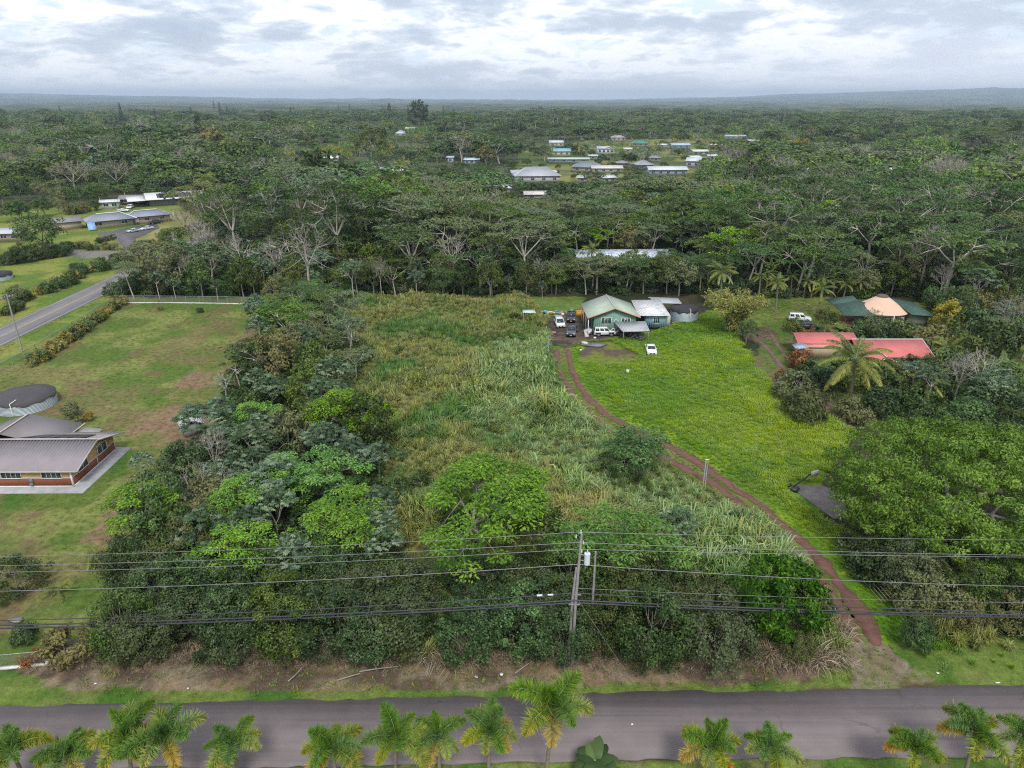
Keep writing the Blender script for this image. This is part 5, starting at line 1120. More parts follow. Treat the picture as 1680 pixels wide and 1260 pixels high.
def bits(name, label, cat, px, py, size, col, rz=0, z=0, group=None):
    x, y, _ = G(px, py); mb = MB(); r_ = rs(int(px + py)); n = 8; a = np.sort(r_.rand(n)) * 2 * PI
    V = [(math.cos(k) * size[0] / 2 * r_.uniform(.7, 1), math.sin(k) * size[1] / 2 * r_.uniform(.7, 1), size[2]) for k in a]; mb.slab(V, size[2]); o = mb.obj(name, paint('bit_%d_%d_%d' % tuple(int(c * 100) for c in col), col)); o.location = (x, y, z + .06); o.rotation_euler = (0, 0, rz); tag(o, label, cat, group); return o
def boxbit(name, label, cat, px, py, size, col, rz=0, parts=None):
    x, y, _ = G(px, py); t_ = thing(name, label, cat, (x, y, 0), rz); mb = MB(); sx, sy, sz = size; mb.prism([(-sx / 2, 0), (sx / 2, 0), (sx / 2 * .9, sz), (-sx / 2 * .9, sz)], -sy / 2, sy / 2); mb.obj('body', paint('bit_%d_%d_%d' % tuple(int(c * 100) for c in col), col), t_)
    mb = MB(); mb.box(-sx / 2 - .03, sx / 2 + .03, -sy / 2 - .03, sy / 2 + .03, sz + .002, sz + .06); mb.obj('lid', paint('bit_%d_%d_%d' % tuple(int(c * 85) for c in col), tuple(c * .85 for c in col)), t_); return t_
bits('litter_paper', 'square white scrap in the brush beside the road', 'litter', 781, 1112, (.38, .36, .05), (.75, .75, .75)); bits('litter_paper', 'round white scrap in the brush left of the utility pole', 'litter', 823, 1107, (.4, .5, .1), (.75, .75, .75))
bits('litter_paper', 'small white scrap on the verge at the lower left', 'litter', 158, 1122, (.3, .25, .05), (.75, .75, .75)); bits('litter_paper', 'white scrap at the edge of the mulch near the far left palms', 'litter', 308, 1131, (.25, .3, .05), (.75, .75, .75))
bits('litter_paper', 'white scrap lying on the asphalt right of the tallest palm', 'litter', 1037, 1190, (.22, .2, .03), (.75, .75, .75), z=.06); bits('litter_paper', 'pale scrap on the verge right of the drive', 'litter', 1538, 1105, (.3, .25, .04), (.7, .7, .66)); bits('litter_paper', 'flat white scrap on the grass far right of the drive', 'litter', 1636, 1121, (.6, .18, .03), (.7, .7, .66))
bits('tarp', 'crumpled grey tarpaulin spread in front of the yard cars', 'tarpaulin', 976, 567, (6.2, 2.6, .25), (.16, .16, .18)); bits('white_bag', 'crumpled white sacks beside the grey tarpaulin', 'sack', 960, 565, (1.8, 1.2, .5), (.55, .55, .55)); bits('white_bag', 'small white sack on the grass before the tarpaulin', 'sack', 953, 576, (.6, .5, .3), (.6, .6, .6)); bits('white_bag', 'white bag lying on the bright grass south of the cars', 'sack', 1030, 614, (.9, .7, .8), (.62, .6, .56)); bits('litter_paper', 'white scrap on the grass near the annex', 'litter', 1102, 540, (.8, .5, .08), (.65, .65, .65))
bits('white_bag', 'white sack by the wheel of the off-road car', 'sack', 976, 556, (.6, .4, .35), (.7, .7, .7))
boxbit('chest_freezer', 'mustard yellow chest left of the green house', 'chest', 950, 519, (1.7, 1.0, 1.3), (.5, .30, .05), .3)
boxbit('white_cabinet', 'white cabinet standing in the weeds under the mint shelter', 'cabinet', 868, 522, (.8, .7, 1.5), (.6, .6, .6)); boxbit('chair_frame', 'pale crate chair standing at the left of the yard', 'crate', 885, 552, (.9, .9, 1.0), (.42, .38, .36), .2)
bits('red_board', 'faded red board lying before the minivan', 'board', 908, 547, (1.6, 1.3, .3), (.35, .15, .13))
r = rs(12); mb = MB()
for k in range(46): mb.obox((r.uniform(-7, 6), r.uniform(-1.5, 1.5), r.uniform(.1, .6)), (r.uniform(.2, 1.0), r.uniform(.2, .8), r.uniform(.1, .6)), r.rand() * 3, int(r.randint(0, 4)))
x, y, _ = G(905, 515); o = mb.obj('junk_row', [paint('junk_grey', (.25, .25, .25), .8, .5, 4), paint('junk_white', (.6, .6, .6), .7), paint('junk_teal', (.12, .3, .3)), paint('junk_ochre', (.4, .2, .05))]); o.location = (x, y, 0); tag(o, 'row of mixed junk and buckets behind the yard cars', 'junk', None, 'stuff')
# corrugated iron sheet leaning in the trees by the lot
x, y, _ = G(303, 712); t_ = thing('garden_shed', 'small grey roofed shed half buried in the thicket by the mown lot', 'shed', (x + .8, y + .5, 0), R(35)); mb = MB(); mb.box(-1.2, 1.2, -1.6, 1.6, 0, 1.9); mb.obj('wall', paint('shed_wall', (.2, .2, .19)), t_); mb = MB(); roof_gable(mb, -1.6, 1.6, -2, 2, 1.9, 2.6, 'y', .06); mb.obj('roof', GR2, t_)
# lower left corner garden: white stones, red plants done with plants
bits('garden_rock', 'grey rock pile in the lower left garden', 'rock', 28, 1020, (1.6, .8, .3), (.25, .24, .22))
# dead wood lying in the mulch strip
r = rs(31)
for k, (px, py, L, lb) in enumerate([(473, 1120, 1.6, 'short pale log standing on end in the mulch strip'), (555, 1118, 1.9, 'forked pale log leaning in the mulch strip'), (590, 1104, 3.4, 'long pale branch lying at the foot of the thicket'), (845, 1107, 2.2, 'thin bleached branch left of the pole foot'), (700, 1112, 2.6, 'curved bleached branch in the brush heap'), (1330, 1085, 3.0, 'bleached branch in the dry shrub by the drive')]):
    x, y, _ = G(px, py); az = r.rand() * 3; mb = MB(); P = np.array([[0, 0, .1], [L * .5 * math.cos(az), L * .3 * math.sin(az), .35], [L * math.cos(az), L * .6 * math.sin(az), .3 + .6 * r.rand()]]); mb.tube(bez(P[0], P[1], P[2], 6), np.linspace(.07, .03, 6) , 6); mb.tube([P[1] * .9, P[1] + r.randn(3) * .5], [.05, .02], 4); o = mb.obj('log', BK['grey']); o.location = (x, y, .05); tag(o, lb, 'log')
# ------------------------------------------------------------------ plant meshes
AN = [tree_albizia(100 + k, H=9, Rr=5.6, pads=52, per=100, lf=(.42, .19), pr=[1.05, 1.15, .95][k], fork=.42, tr=.2, drop=[.3, .2, .36][k], layers=.5, leafm='alb_bright', barkm='grey', lean=.5) for k in range(3)]
AM = [tree_albizia(110 + k, H=13, Rr=[7, 6, 8, 6.5, 7.5][k], pads=[38, 28, 44, 34, 38][k], per=74, lf=(.6, .26), pr=1.35, tr=.27, fork=[.5, .58, .45, .52, .6][k], drop=[.12, .16, .1, .2, .14][k], layers=[.3, .4, .35, .45, .25][k], thick=.18) for k in range(5)]
ABM = [tree_albizia(120 + k, H=12, Rr=6.5, pads=44, per=75, lf=(.6, .26), pr=1.4, tr=.26, drop=.2, layers=.3, leafm='alb_bright') for k in range(2)]
AF = [tree_albizia(130 + k, H=13, Rr=8, pads=24, per=28, lf=(1.25, .6), pr=1.9, tr=.3, drop=.2, layers=.3, nl=4) for k in range(3)]
CN = [tree_cecropia(140 + k, H=8.5, Rr=3.3, tips=34, nl=9, size=.5) for k in range(3)]
CM = [tree_cecropia(150 + k, H=11, Rr=3.6, tips=30, nl=8, size=.62, lobes=5, tr=.16) for k in range(4)]
CF = [tree_cecropia(158 + k, H=10, Rr=4, tips=18, nl=6, size=1.0, lobes=3, tr=.16) for k in range(2)]
RM = [tree_round(160 + k, H=10, Rr=[4.5, 3.8, 5.5, 4.2][k], pads=62, per=42, lf=(.55, .3), pr=1.1, leafm=['broad', 'dark', 'broad', 'dark'][k]) for k in range(4)]
RF_ = [tree_round(170 + k, H=11, Rr=[5, 6.5, 4.5][k], pads=34, per=24, lf=(1.15, .65), pr=1.6, leafm=['broad', 'dark', 'broad'][k], tr=.25) for k in range(3)]
BM = [tree_bare(180 + k, H=[15, 13, 17, 12][k], Rr=[5, 4, 5.5, 6][k], n=[60, 45, 55, 80][k], leaf=[0, .12, 0, .3][k], fork=[.45, .5, .55, .35][k], barkm=['dead', 'pale', 'dead', 'dead'][k]) for k in range(4)]
BN = [tree_bush(190 + k, H=[5.5, 5, 6.5, 4.5, 6][k], Rr=[2.9, 3.2, 2.8, 3, 3.4][k], pads=[95, 95, 105, 85, 110][k], per=88, lf=(.24, .13), pr=.7, leafm=['hedge', 'hedge', 'dark', 'hedge', 'hedge'][k], bare=.5) for k in range(5)]
BS = [tree_bush(200 + k, H=2.4, Rr=1.5, pads=40, per=45, lf=(.28, .15), pr=.5, leafm=['broad', 'hedge', 'broad'][k]) for k in range(3)]
BC = [tree_bush(205 + k, H=1.7, Rr=1.0, pads=26, per=36, lf=(.3, .13), pr=.4, leafm='croton') for k in range(2)]
BR = tree_bush(208, H=2, Rr=1.2, pads=28, per=36, lf=(.3, .13), pr=.45, leafm='rust')
BB = tree_bush(207, H=5, Rr=2.9, pads=90, per=80, lf=(.28, .13), pr=.7, leafm='broad', bare=.4)
BG_ = tree_bush(209, H=5, Rr=3, pads=80, per=60, lf=(.36, .17), pr=.7, leafm='gold')
UG = [tree_bush(210 + k, H=3.2, Rr=2.4, pads=34, per=48, lf=(.4, .2), pr=.8, leafm=['dark', 'hedge'][k]) for k in range(2)]
PN = [tree_pine(220, 20, 1.6), tree_pine(221, 18, 2.3, pw=.6), tree_pine(222, 24, 1.9, pw=.5)]
BANA = [tree_banana(230 + k) for k in range(2)]
COCF = [frond_mesh(240 + k, L=5.0, el=[72, 52, 30, 8, -18][k], curve=[70, 85, 85, 70, 55][k], kind='pin', leafm='coco', ll=[.9, 1, 1, .95, .85][k], nst=44, wd=.085, age=[0, .1, .2, .5, .9][k]) for k in range(5)]
FOX = [[frond_mesh(250 + 10 * k + v, L=[2.1, 2.5, 2.6, 2.4][k], el=[82, 60, 40, 16][k], curve=[60, 95, 108, 92][k], kind='fox', leafm='palm' if k < 3 else 'palmold', ll=.74, nst=60, wd=.062, age=[.0, .18, .62, 1.0][k]) for v in range(2)] for k in range(4)]
SPEAR = frond_mesh(290, L=1.6, el=86, curve=12, kind='pin', leafm='palm', ll=.25, nst=24, wd=.05)
def trunk_mesh(H, r0, r1, bend, mat, rings=True, seed=0):
    mb = MB(); n = 14; s = np.linspace(0, 1, n); rad = r0 + (r1 - r0) * s ** .7
    if rings: rad = rad * (1 + .05 * (np.arange(n) % 2))
    mb.tube(np.stack([bend * s ** 2, 0 * s, -.3 + (H + .3) * s], 1), rad, 9); return mb.mesh('trunk', mat, True)

def coconut(label, x, y, H, sc=1.0, seed=0, bend=.5, group=None, nf=19):
    r = rs(seed); t_ = thing('coconut_palm', label, 'palm tree', (x, y, 0), r.rand() * 6.28, group)
    link('trunk', trunk_mesh(H, .24, .15, bend, BK['palm']), t_)
    for k in range(nf):
        o = link('frond', COCF[min(4, int(5 * (k + .5) / nf))], t_, (bend, 0, H - .02)); o.rotation_euler = (r.randn() * .1, r.randn() * .12, k * 2.4 + r.randn() * .15); o.scale = (sc * r.uniform(.85, 1.08),) * 3
    return t_
FOXLAB = []
def foxtail(label, px, py, wide, seed, Yp=34.6):
    r = rs(seed); py = py + 7; v = ZA(py, Yp); d = Yp * math.cos(PITCH) + (CAMH - v) * math.sin(PITCH); x = (px - 840) / FPX * d; H = v - .15
    sc = wide * d / FPX / 4.7
    t_ = thing('foxtail_palm', label, 'palm tree', (x, Yp, 0), 0, 'row of bushy palms along the near side of the road')
    link('trunk', trunk_mesh(max(1.2, H - .9), .15, .12, 0, BK['palm']), t_)
    mb = MB(); mb.tube([(0, 0, H - .95), (0, 0, H - .6), (0, 0, H + .12)], [.13, .15, .07], 9); mb.obj('crownshaft', BK['shaft'], t_, True)
    seq = [0, 1, 1, 1, 2, 2, 2, 2] + [3] * r.randint(1, 4); lean = (r.randn() * .05, r.randn() * .06); t_.rotation_euler = (lean[0], lean[1], 0); a0 = r.rand() * 6.28
    for k, lv in enumerate(seq):
        o = link('frond', FOX[lv][r.randint(2)], t_, (0, 0, H + .05 - lv * .06)); o.rotation_euler = (r.randn() * .08, r.randn() * .1, a0 + k * 2.4 + r.randn() * .18); o.scale = (sc * r.uniform(.8, 1.15),) * 3
    o = link('spear', SPEAR, t_, (0, 0, H)); o.rotation_euler = (0, 0, r.rand() * 6); return t_
FP = [(28, 1222, 118, 'leftmost bushy palm of the row, cut by the picture edge'), (108, 1228, 112, 'second bushy palm from the left with orange tinted lower fronds'), (192, 1192, 132, 'palm third from the left, dark trunk over the asphalt'), (287, 1196, 132, 'palm fourth from the left with a bright lime front frond'), (384, 1218, 112, 'palm fifth from the left, alone before the wide gap'),
      (545, 1216, 122, 'first palm right of the wide gap, one lime frond upright'), (640, 1198, 126, 'palm with yellow drooping fronds second right of the wide gap'), (716, 1202, 104, 'slim palm standing third right of the wide gap'), (800, 1196, 108, 'palm directly left of the tallest one'), (895, 1166, 158, 'tallest bushy palm, its crown reaching over the far verge'),
      (1168, 1216, 108, 'left palm of the pair right of centre'), (1266, 1216, 104, 'right palm of the pair right of centre'), (1508, 1222, 106, 'left palm of the right hand trio'), (1608, 1196, 122, 'tallest palm of the right hand trio'), (1676, 1198, 110, 'palm cut by the right picture edge')]
for k, (px, py, wd, lb) in enumerate(FP): foxtail(lb, px, py, wd, 300 + k, 34.6 + (.5 if k % 3 else 0))
# broad leaved dark plant between them
def bigleaf(label, x, y, seed, n=16, L=1.6, H=1.6, leafm='dark', sc=1):
    r = rs(seed); w = MB(); c = MB(); w.tube([(0, 0, 0), (0, 0, H)], [.12, .08], 6)
    for k in range(n): fan_leaf(c, r, (0, 0, H * r.uniform(.7, 1)), k * 2.4, r.uniform(.1, 1.2), L * r.uniform(.8, 1.1), L * .24, r.randn() * .15)
    return plant('broadleaf_plant', (w.mesh('stem', BK['shaft']), c.mesh('foliage', LM[leafm])), x, y, 0, sc, label, 'plant')
bigleaf('dark wide leaved palm plant beside the tallest bushy palm', *G(975, 1262, 1.0)[:2], 5, 18, 1.9, 1.9); bigleaf('second dark wide leaved plant right of the tallest palm', *G(1000, 1285, 1.0)[:2], 6, 14, 1.5, 1.2)

# ------------------------------------------------------------------ single plants one can point at
def P1(meshes, px, py, sc, label, cat='tree', name='tree', rz=None, base=True):
    x, y, _ = G(px, py); return plant(name, meshes, x, y, (px * 7.3) % 6.28 if rz is None else rz, sc, label, cat)
big = tree_round(401, H=13.4, Rr=12.0, pads=620, per=150, lf=(.36, .135), pr=1.15, fork=.3, tr=.55, leafm='rain', low=-.8, sq=.45, fill=.22, rzf=.5)
plant('spreading_tree', big, 47.6, 65.0, .4, (1, .95, 1), 'big spreading olive green tree whose crown covers the right of the picture', 'tree')
mg = tree_round(402, H=7.4, Rr=3.1, pads=120, per=80, lf=(.34, .15), pr=.62, fork=.3, tr=.18, leafm='mango', low=-.7, sq=.8)
P1(mg, 1268, 1048, 1.12, 'glossy dark green mango tree beside the drive, above the dry shrub', name='mango_tree')
P1(tree_albizia(405, H=11.5, Rr=6.6, pads=95, per=115, lf=(.42, .19), pr=1.15, fork=.5, tr=.26, drop=.24, layers=.3, leafm='alb_bright', barkm='grey', nl=6), 800, 935, (1, 1, 1), 'bright green feathery tree with twin pale trunks in the middle foreground', name='albizia_tree', rz=1.0)
P1(AN[1], 752, 952, (.5, .5, .45), 'low bright lobe of feathery foliage left of the twin trunks', name='albizia_tree')
P1(tree_albizia(406, H=6.4, Rr=4.0, pads=46, per=90, lf=(.42, .2), pr=1.05, fork=.4, tr=.16, drop=.25, layers=.35), 1040, 782, (1, 1, 1), 'small umbrella shaped tree overhanging the drive in mid field', name='albizia_tree')
P1(AN[1], 1000, 968, (1.0, 1.0, .88), 'feathery green tree directly behind the tall utility pole', name='albizia_tree')
P1(CN[0], 1108, 905, .62, 'small blue green tree in the weeds left of the drive', name='cecropia_tree')
P1(RM[1], 878, 925, .7, 'dark round tree right of the bright feathery tree', name='tree')
P1(AN[2], 575, 742, (1.0, 1.0, 1.02), 'bright flat topped tree at the right edge of the left thicket', name='albizia_tree', rz=.5)
P1(ABM[0], 482, 575, (.95, .95, .78), 'bright green flat tree at the upper end of the left thicket', name='albizia_tree')
P1(AM[1], 430, 640, (.85, .85, .68), 'flat green tree halfway up the left thicket near the lawn', name='albizia_tree', rz=2.5)
P1(AN[0], 405, 895, (.72, .72, .9), 'bright lime feathery tree among blue green ones, lower left thicket', name='albizia_tree', rz=3.5)
P1(CN[2], 460, 860, (1.0, 1.0, 1.0), 'large blue green tree in the heart of the left thicket', name='cecropia_tree', rz=5.5)
P1(BM[3], 345, 850, (.62, .62, .55), 'leafless pale candelabra branches among blue green foliage', name='bare_tree')
P1(BM[1], 372, 668, (.42, .42, .45), 'thin leafless sapling standing at the edge of the mown lot', name='bare_tree')
P1(CN[1], 240, 792, (.42, .42, .52), 'lone slender blue green sapling on the lawn beside the tan house', name='cecropia_tree')
P1(RM[0], 75, 419, (1.45, 1.45, 1.3), 'dark rounded shade tree standing before the beige house', name='tree')
P1(BG_, 1545, 545, (1.1, 1.1, 1.3), 'yellow green tree right of the domed house', name='tree')
P1(tree_bamboo(403, H=6.5, n=95, sp=3.6), 1203, 545, (1.45, 1.4, 1.3), 'golden bamboo clump above the bright grass', 'bamboo', 'bamboo')
P1(RM[2], 1224, 562, (.4, .4, .45), 'small fresh green tree in front of the golden bamboo')
P1(RM[0], 1352, 545, (.5, .5, .5), 'fresh green tree beside the white car and the domed house')
P1(BM[3], 1425, 545, (.32, .32, .42), 'reddish leafless shrub before the domed house', 'shrub', 'bare_shrub')
for k, (px, py, s_, lb) in enumerate([(1560, 672, .62, 'pale leafless trunk right of the red roof'), (1590, 664, .7, 'pale forked bare tree farthest right in the red roof garden'), (1535, 505, .6, 'grey leafless tree between the yellow tree and the wood'), (1655, 560, .75, 'tall dark limbed tree at the right edge')]): P1(BM[k], px, py, s_, lb, name='bare_tree')
AT = [tree_albizia(410 + k, H=22, Rr=[9.5, 8, 10.5][k], pads=[58, 46, 64][k], per=85, lf=(.75, .3), pr=1.75, fork=[.5, .58, .45][k], tr=.36, drop=[.12, .18, .14][k], layers=.4, nl=6, thick=.2) for k in range(3)]
ABT = tree_albizia(415, H=22, Rr=8.5, pads=50, per=80, lf=(.75, .3), pr=1.7, fork=.52, tr=.36, drop=.16, layers=.4, leafm='alb_bright')
for k, (px, pf, pt) in enumerate([(395, 452, 305), (455, 440, 288), (560, 455, 300), (610, 440, 292), (680, 450, 318), (745, 440, 300), (800, 452, 330), (645, 415, 282), (500, 415, 272), (350, 425, 300), (1195, 440, 300), (1262, 450, 318), (1320, 440, 290), (1395, 425, 285), (1455, 440, 310), (1530, 425, 288), (1610, 440, 300), (1670, 430, 292), (1240, 400, 272), (1480, 395, 268), (1350, 390, 268), (860, 452, 348), (930, 405, 318), (1130, 405, 312)]):
    x, y, _ = G(px, pf); hh = ZA(pt, y); s_ = hh / 22; w_ = s_ ** .6 * (.85 + .3 * ((k * 37) % 10) / 10)
    plant('albizia_tree', ABT if k % 7 == 3 else AT[k % 3], x, y, k * 1.7, (w_, w_, s_), 'tall umbrella crowned tree on a pale trunk rising above the middle wood', 'tree', 'tall umbrella trees rising above the middle wood')
rq = rs(97)
for px, pf, n_, sp_ in [(60, 212, 4, 34), (870, 214, 3, 26), (930, 212, 5, 34), (1345, 232, 5, 40), (1600, 262, 6, 45), (1665, 246, 3, 20), (760, 226, 3, 30), (440, 222, 4, 40), (300, 226, 3, 26)]:
    for q in range(n_):
        x, y, _ = G(px + rq.uniform(-sp_, sp_), pf + rq.uniform(-5, 5)); s_ = rq.uniform(1.0, 1.5)
        plant('albizia_tree', AT[q % 3], x, y, rq.rand() * 6, (s_ * 1.15, s_ * 1.15, s_), 'huge umbrella crowned tree in one of the groups standing out of the far wood', 'tree', 'huge trees standing out of the far wood')
P1(BM[2], 512, 520, (1.1, 1.1, 1.25), 'tall white trunked leafless tree rising from the wood above the lot', name='bare_tree')
P1(BM[0], 1505, 485, (1.2, 1.2, 1.15), 'tall pale leaning trunk above the yellow tree on the right', name='bare_tree')
P1(BM[3], 125, 318, (2.0, 2.0, 1.35), 'wide silver leafless tree above the beige house', name='bare_tree'); P1(BM[3], 195, 314, (1.9, 1.9, 1.3), 'second silver leafless tree right of the wide one above the beige house', name='bare_tree', rz=2)
for k, (px, Y, s_) in enumerate([(185, 470, 2.0), (215, 455, 1.8)]):
    x = (px - 840) / FPX * Y * 1.02; plant('albizia_tree', AM[2 + k], x, Y, k * 2.0, (s_ * 1.25, s_, s_ * 1.12), ['very wide layered umbrella tree towering above the beige house', 'right half neighbour of the very wide umbrella tree'][k], 'tree')
coconut('big coconut palm in front of the coral red roof', *C_(1392, 668), 7.9, 1.4, 1, .35)
coconut('young coconut palm standing on the lane lawn left of the domed house', *C_(1272, 512), 7.0, .62, 2, .5)
coconut('coconut palm behind the golden bamboo', *C_(1180, 505), 8.5, .9, 3, .4)
coconut('large palm with brownish fronds in front of the dark wood on the right', *C_(1574, 500), 10.5, 1.2, 4, .3)
coconut('coconut palm at the wood edge above the beige house', *C_(345, 345), 13, 1.25, 5, .6); coconut('shorter coconut palm right of the one above the beige house', *C_(376, 350), 10, 1.1, 6, .6)
coconut('palm with yellowing fronds right of the coral roof', *C_(1632, 650), 4.5, .8, 7, .3); coconut('short palm against the wall of the coral roofed house', *C_(1455, 628), 3.2, .6, 30, .3, nf=13); coconut('small palm at the right end of the coral roof', *C_(1548, 610), 4.2, .7, 31, .3, nf=13); coconut('palm above the dark blue car by the domed house', *C_(1340, 520), 6.5, .7, 32, .4, nf=13); coconut('palm in the garden below the orange croton', *C_(1515, 668), 4.2, .75, 33, .3, nf=13)
coconut('palm in the wood right above the half hidden blue house', *C_(968, 452), 7, .7, 8, .3)
coconut('small palm on the lawn edge below the tan house', *C_(155, 925), .9, .36, 9, .05, nf=11); coconut('tiny palm on the lawn next to the lower left thicket', *C_(98, 975), .6, .42, 10, .05, nf=11)
r = rs(77)
for k, px in enumerate(np.linspace(1240, 1425, 11)):
    x, y, _ = G(px + r.uniform(-5, 5), 487 + r.uniform(-2, 4)); coconut('slender palm in the dark row behind the lane lawn', x, y, r.uniform(3.5, 6), .62, 20 + k, .3, 'slender palms in the dark row behind the lane', nf=11)
# columns of pines, tall emergents and palms on the plain: (px, row of foot, row of top)
PINES = [(203, 212, 166, 0), (331, 246, 185, 1), (257, 204, 176, 0), (362, 190, 166, 1), (483, 192, 175, 0), (556, 187, 170, 0), (574, 186, 170, 1), (640, 200, 167, 1), (671, 205, 171, 0), (728, 205, 173, 2), (745, 208, 177, 2), (799, 196, 180, 0), (1164, 200, 184, 0), (1280, 214, 186, 0), (1398, 218, 185, 2), (1447, 214, 188, 0), (1458, 222, 191, 2), (1345, 203, 190, 1), (870, 192, 178, 0), (100, 190, 172, 1), (1537, 300, 250, 2), (1508, 298, 262, 1), (1063, 262, 240, 1), (1010, 190, 178, 0)]
rp = rs(88)
for k in range(26): a_ = rp.uniform(0, 1680); b_ = rp.uniform(184, 222); PINES.append((a_, b_, b_ - rp.uniform(12, 26), rp.randint(3)))
for k, (px, pf, pt, v) in enumerate(PINES):
    x, y, _ = G(px, pf); hh = ZA(pt, y); s_ = hh / [20, 18, 24][v] * .97; w_ = s_ * (1.9 if hh < 30 else 1.5)
    plant('pine_tree', PN[v], x, y, k, (w_, w_, s_), 'narrow dark pine column rising above the far woods', 'tree', 'narrow pines standing above the far woods')
x, y, _ = G(688, 215); hh = ZA(162, y); t_ = plant('tree', tree_round(404, H=22, Rr=8.5, pads=80, per=40, lf=(1.1, .6), pr=2.0, fork=.4, tr=.5, leafm='broad', low=-.95, fill=.4), x, y, 0, (hh / 22 * .8, hh / 22 * .8, hh / 22), 'tallest tree on the horizon, left of the middle', 'tree')
x, y, _ = G(610, 268); t_ = plant('tree', RM[2], x, y, 0, (2.4, 2.4, 2.5), 'dark cone like tree mass left of the lone white roof', 'tree')

TGW = [grass_clump(705 + k, 60, 1.6, 1.1, .07, 'lush') for k in range(2)]
# hedge of golden crotons inside the fence
r = rs(91); A_ = np.array(G(58, 600)[:2]); B_ = np.array(G(204, 497)[:2])
for k in range(34):
    p = A_ + (B_ - A_) * (k / 33) + r.randn(2) * .35; s_ = r.uniform(.75, 1.25)
    plant('croton_shrub', BC[k % 2] if r.rand() < .8 else BS[0], p[0], p[1], r.rand() * 6, (s_, s_, s_ * r.uniform(.8, 1.1)) if True else s_, 'golden leaved shrub in the hedge inside the side road fence', 'shrub', 'golden hedge shrubs along the side road fence')
# garden plants round the coral roof and the domed house
GARD = [(1375, 548, 'croton', 1.5, 'golden shrub at the left corner of the domed house'), (1470, 560, 'bs', 1.9, 'green shrub on the slope below the stilts'), (1505, 565, 'banana', 1.3, 'banana clump below the right wing of the domed house'), (1530, 580, 'bs', 2.3, 'tall shrub between the coral roof and the yellow tree'), (1555, 625, 'bs', 2.4, 'tall shrub right of the small golden croton'), (1480, 655, 'rust', 1.6, 'rusty shrub below the orange croton'), (1385, 615, 'bs', 1.4, 'green shrub hiding the left wing wall of the coral roofed house'), (1310, 602, 'rust', 1.7, 'rust and gold shrub left of the coral roof'), (1322, 612, 'rust', 1.5, 'rusty shrub under the pale panel of the coral roof'), (1332, 620, 'bs', 1.4, 'green shrub before the left wing of the coral roof'), (1350, 628, 'banana', 1.2, 'banana clump behind the big coconut palm'), (1365, 610, 'banana', 1.1, 'banana clump against the coral roofed house'),
        (1500, 640, 'croton', 2.2, 'bright orange yellow croton in the coral roof garden'), (1480, 630, 'bs', 1.8, 'dark shrub left of the orange croton'), (1520, 622, 'banana', 1.3, 'banana clump right of the porch'), (1540, 604, 'croton', 1.0, 'small golden croton at the right end of the coral roof'), (1460, 655, 'bs', 2.0, 'broad grey green shrub below the porch walk'), (1440, 680, 'bs', 1.9, 'shrub at the lower edge of the coral roof garden'), (1400, 690, 'bs', 1.5, 'shrub at the foot of the big coconut palm'), (1420, 622, 'rust', 1.2, 'reddish shrub under the coconut fronds'), (1300, 545, 'bs', 1.2, 'shrub beside the dark blue car'), (1325, 556, 'rust', 1.1, 'orange leaved shrub before the dark blue car'), (1432, 552, 'bs', 1.7, 'grey green shrub under the front wall of the domed house'), (1380, 560, 'banana', 1.1, 'banana clump by the deck of the domed house'), (1395, 640, 'bs', 1.6, 'dark shrub right behind the coconut trunk'), (1345, 640, 'bs', 1.7, 'shrub left of the coconut trunk'), (1440, 625, 'bs', 1.5, 'shrub beside the porch walk'), (1490, 612, 'bs', 1.3, 'shrub against the coral roofed house wall'), (1450, 560, 'bs', 1.6, 'shrub on the slope between the two roofs'), (1405, 552, 'bs', 1.3, 'shrub at the deck of the domed house'),
        (1300, 655, 'bs', 1.9, 'dark shrub on the brushy strip left of the lane'), (1318, 690, 'bs', 2.1, 'large dark shrub low on the brushy strip'), (1285, 625, 'rust', 1.1, 'brown dry shrub high on the brushy strip'), (1640, 640, 'banana', 1.8, 'wide banana fan at the right edge'), (1600, 690, 'bs', 2.2, 'shrub right of the bare trunks'), (1660, 690, 'banana', 1.5, 'banana clump below the wide fan at the right edge'), (1570, 600, 'bs', 2.4, 'leafy shrub behind the bare trunks'), (1625, 585, 'bs', 2.8, 'blue green shrub mass at the right edge'), (1590, 560, 'bs', 2.6, 'rounded shrub right of the yellow tree')]
KM = dict(rust=BR, bs=BS[0], croton=BC[0], banana=BANA[0])
for k, (px, py, kd, s_, lb) in enumerate(GARD): P1(KM[kd] if kd != 'bs' else BS[k % 3], px, py, s_, lb, 'banana plant' if kd == 'banana' else 'shrub', 'banana_plant' if kd == 'banana' else 'shrub')
P1(BN[3], 22, 968, (1.1, .9, .62), 'pale green rounded bush on the lawn at the lower left', 'shrub', 'shrub')
P1(BS[0], 120, 1078, 1.2, 'small green shrub at the left end of the roadside thicket', 'shrub', 'shrub'); P1(BR, 51, 1090, .6, 'small crimson plant behind the whitewashed stones', 'shrub', 'shrub'); P1(BS[1], 42, 1052, .7, 'dark little shrub inside the lower left garden', 'shrub', 'shrub')
for k, (px, py, s_) in enumerate([(118, 684, .9), (146, 690, .75), (130, 694, .6)]): P1(BC[k % 2] if k else BS[2], px, py, s_, ['green shrub behind the patio cover of the tan house', 'yellow shrub right behind the patio cover', 'orange shrub nearest the patio cover'][k], 'shrub', 'shrub')
P1(BS[1], 329, 513, .5, 'dark tuft of a shrub on the back of the mown lot', 'shrub', 'shrub'); P1(BS[2], 264, 509, .4, 'tiny shrub near the back fence of the mown lot', 'shrub', 'shrub')
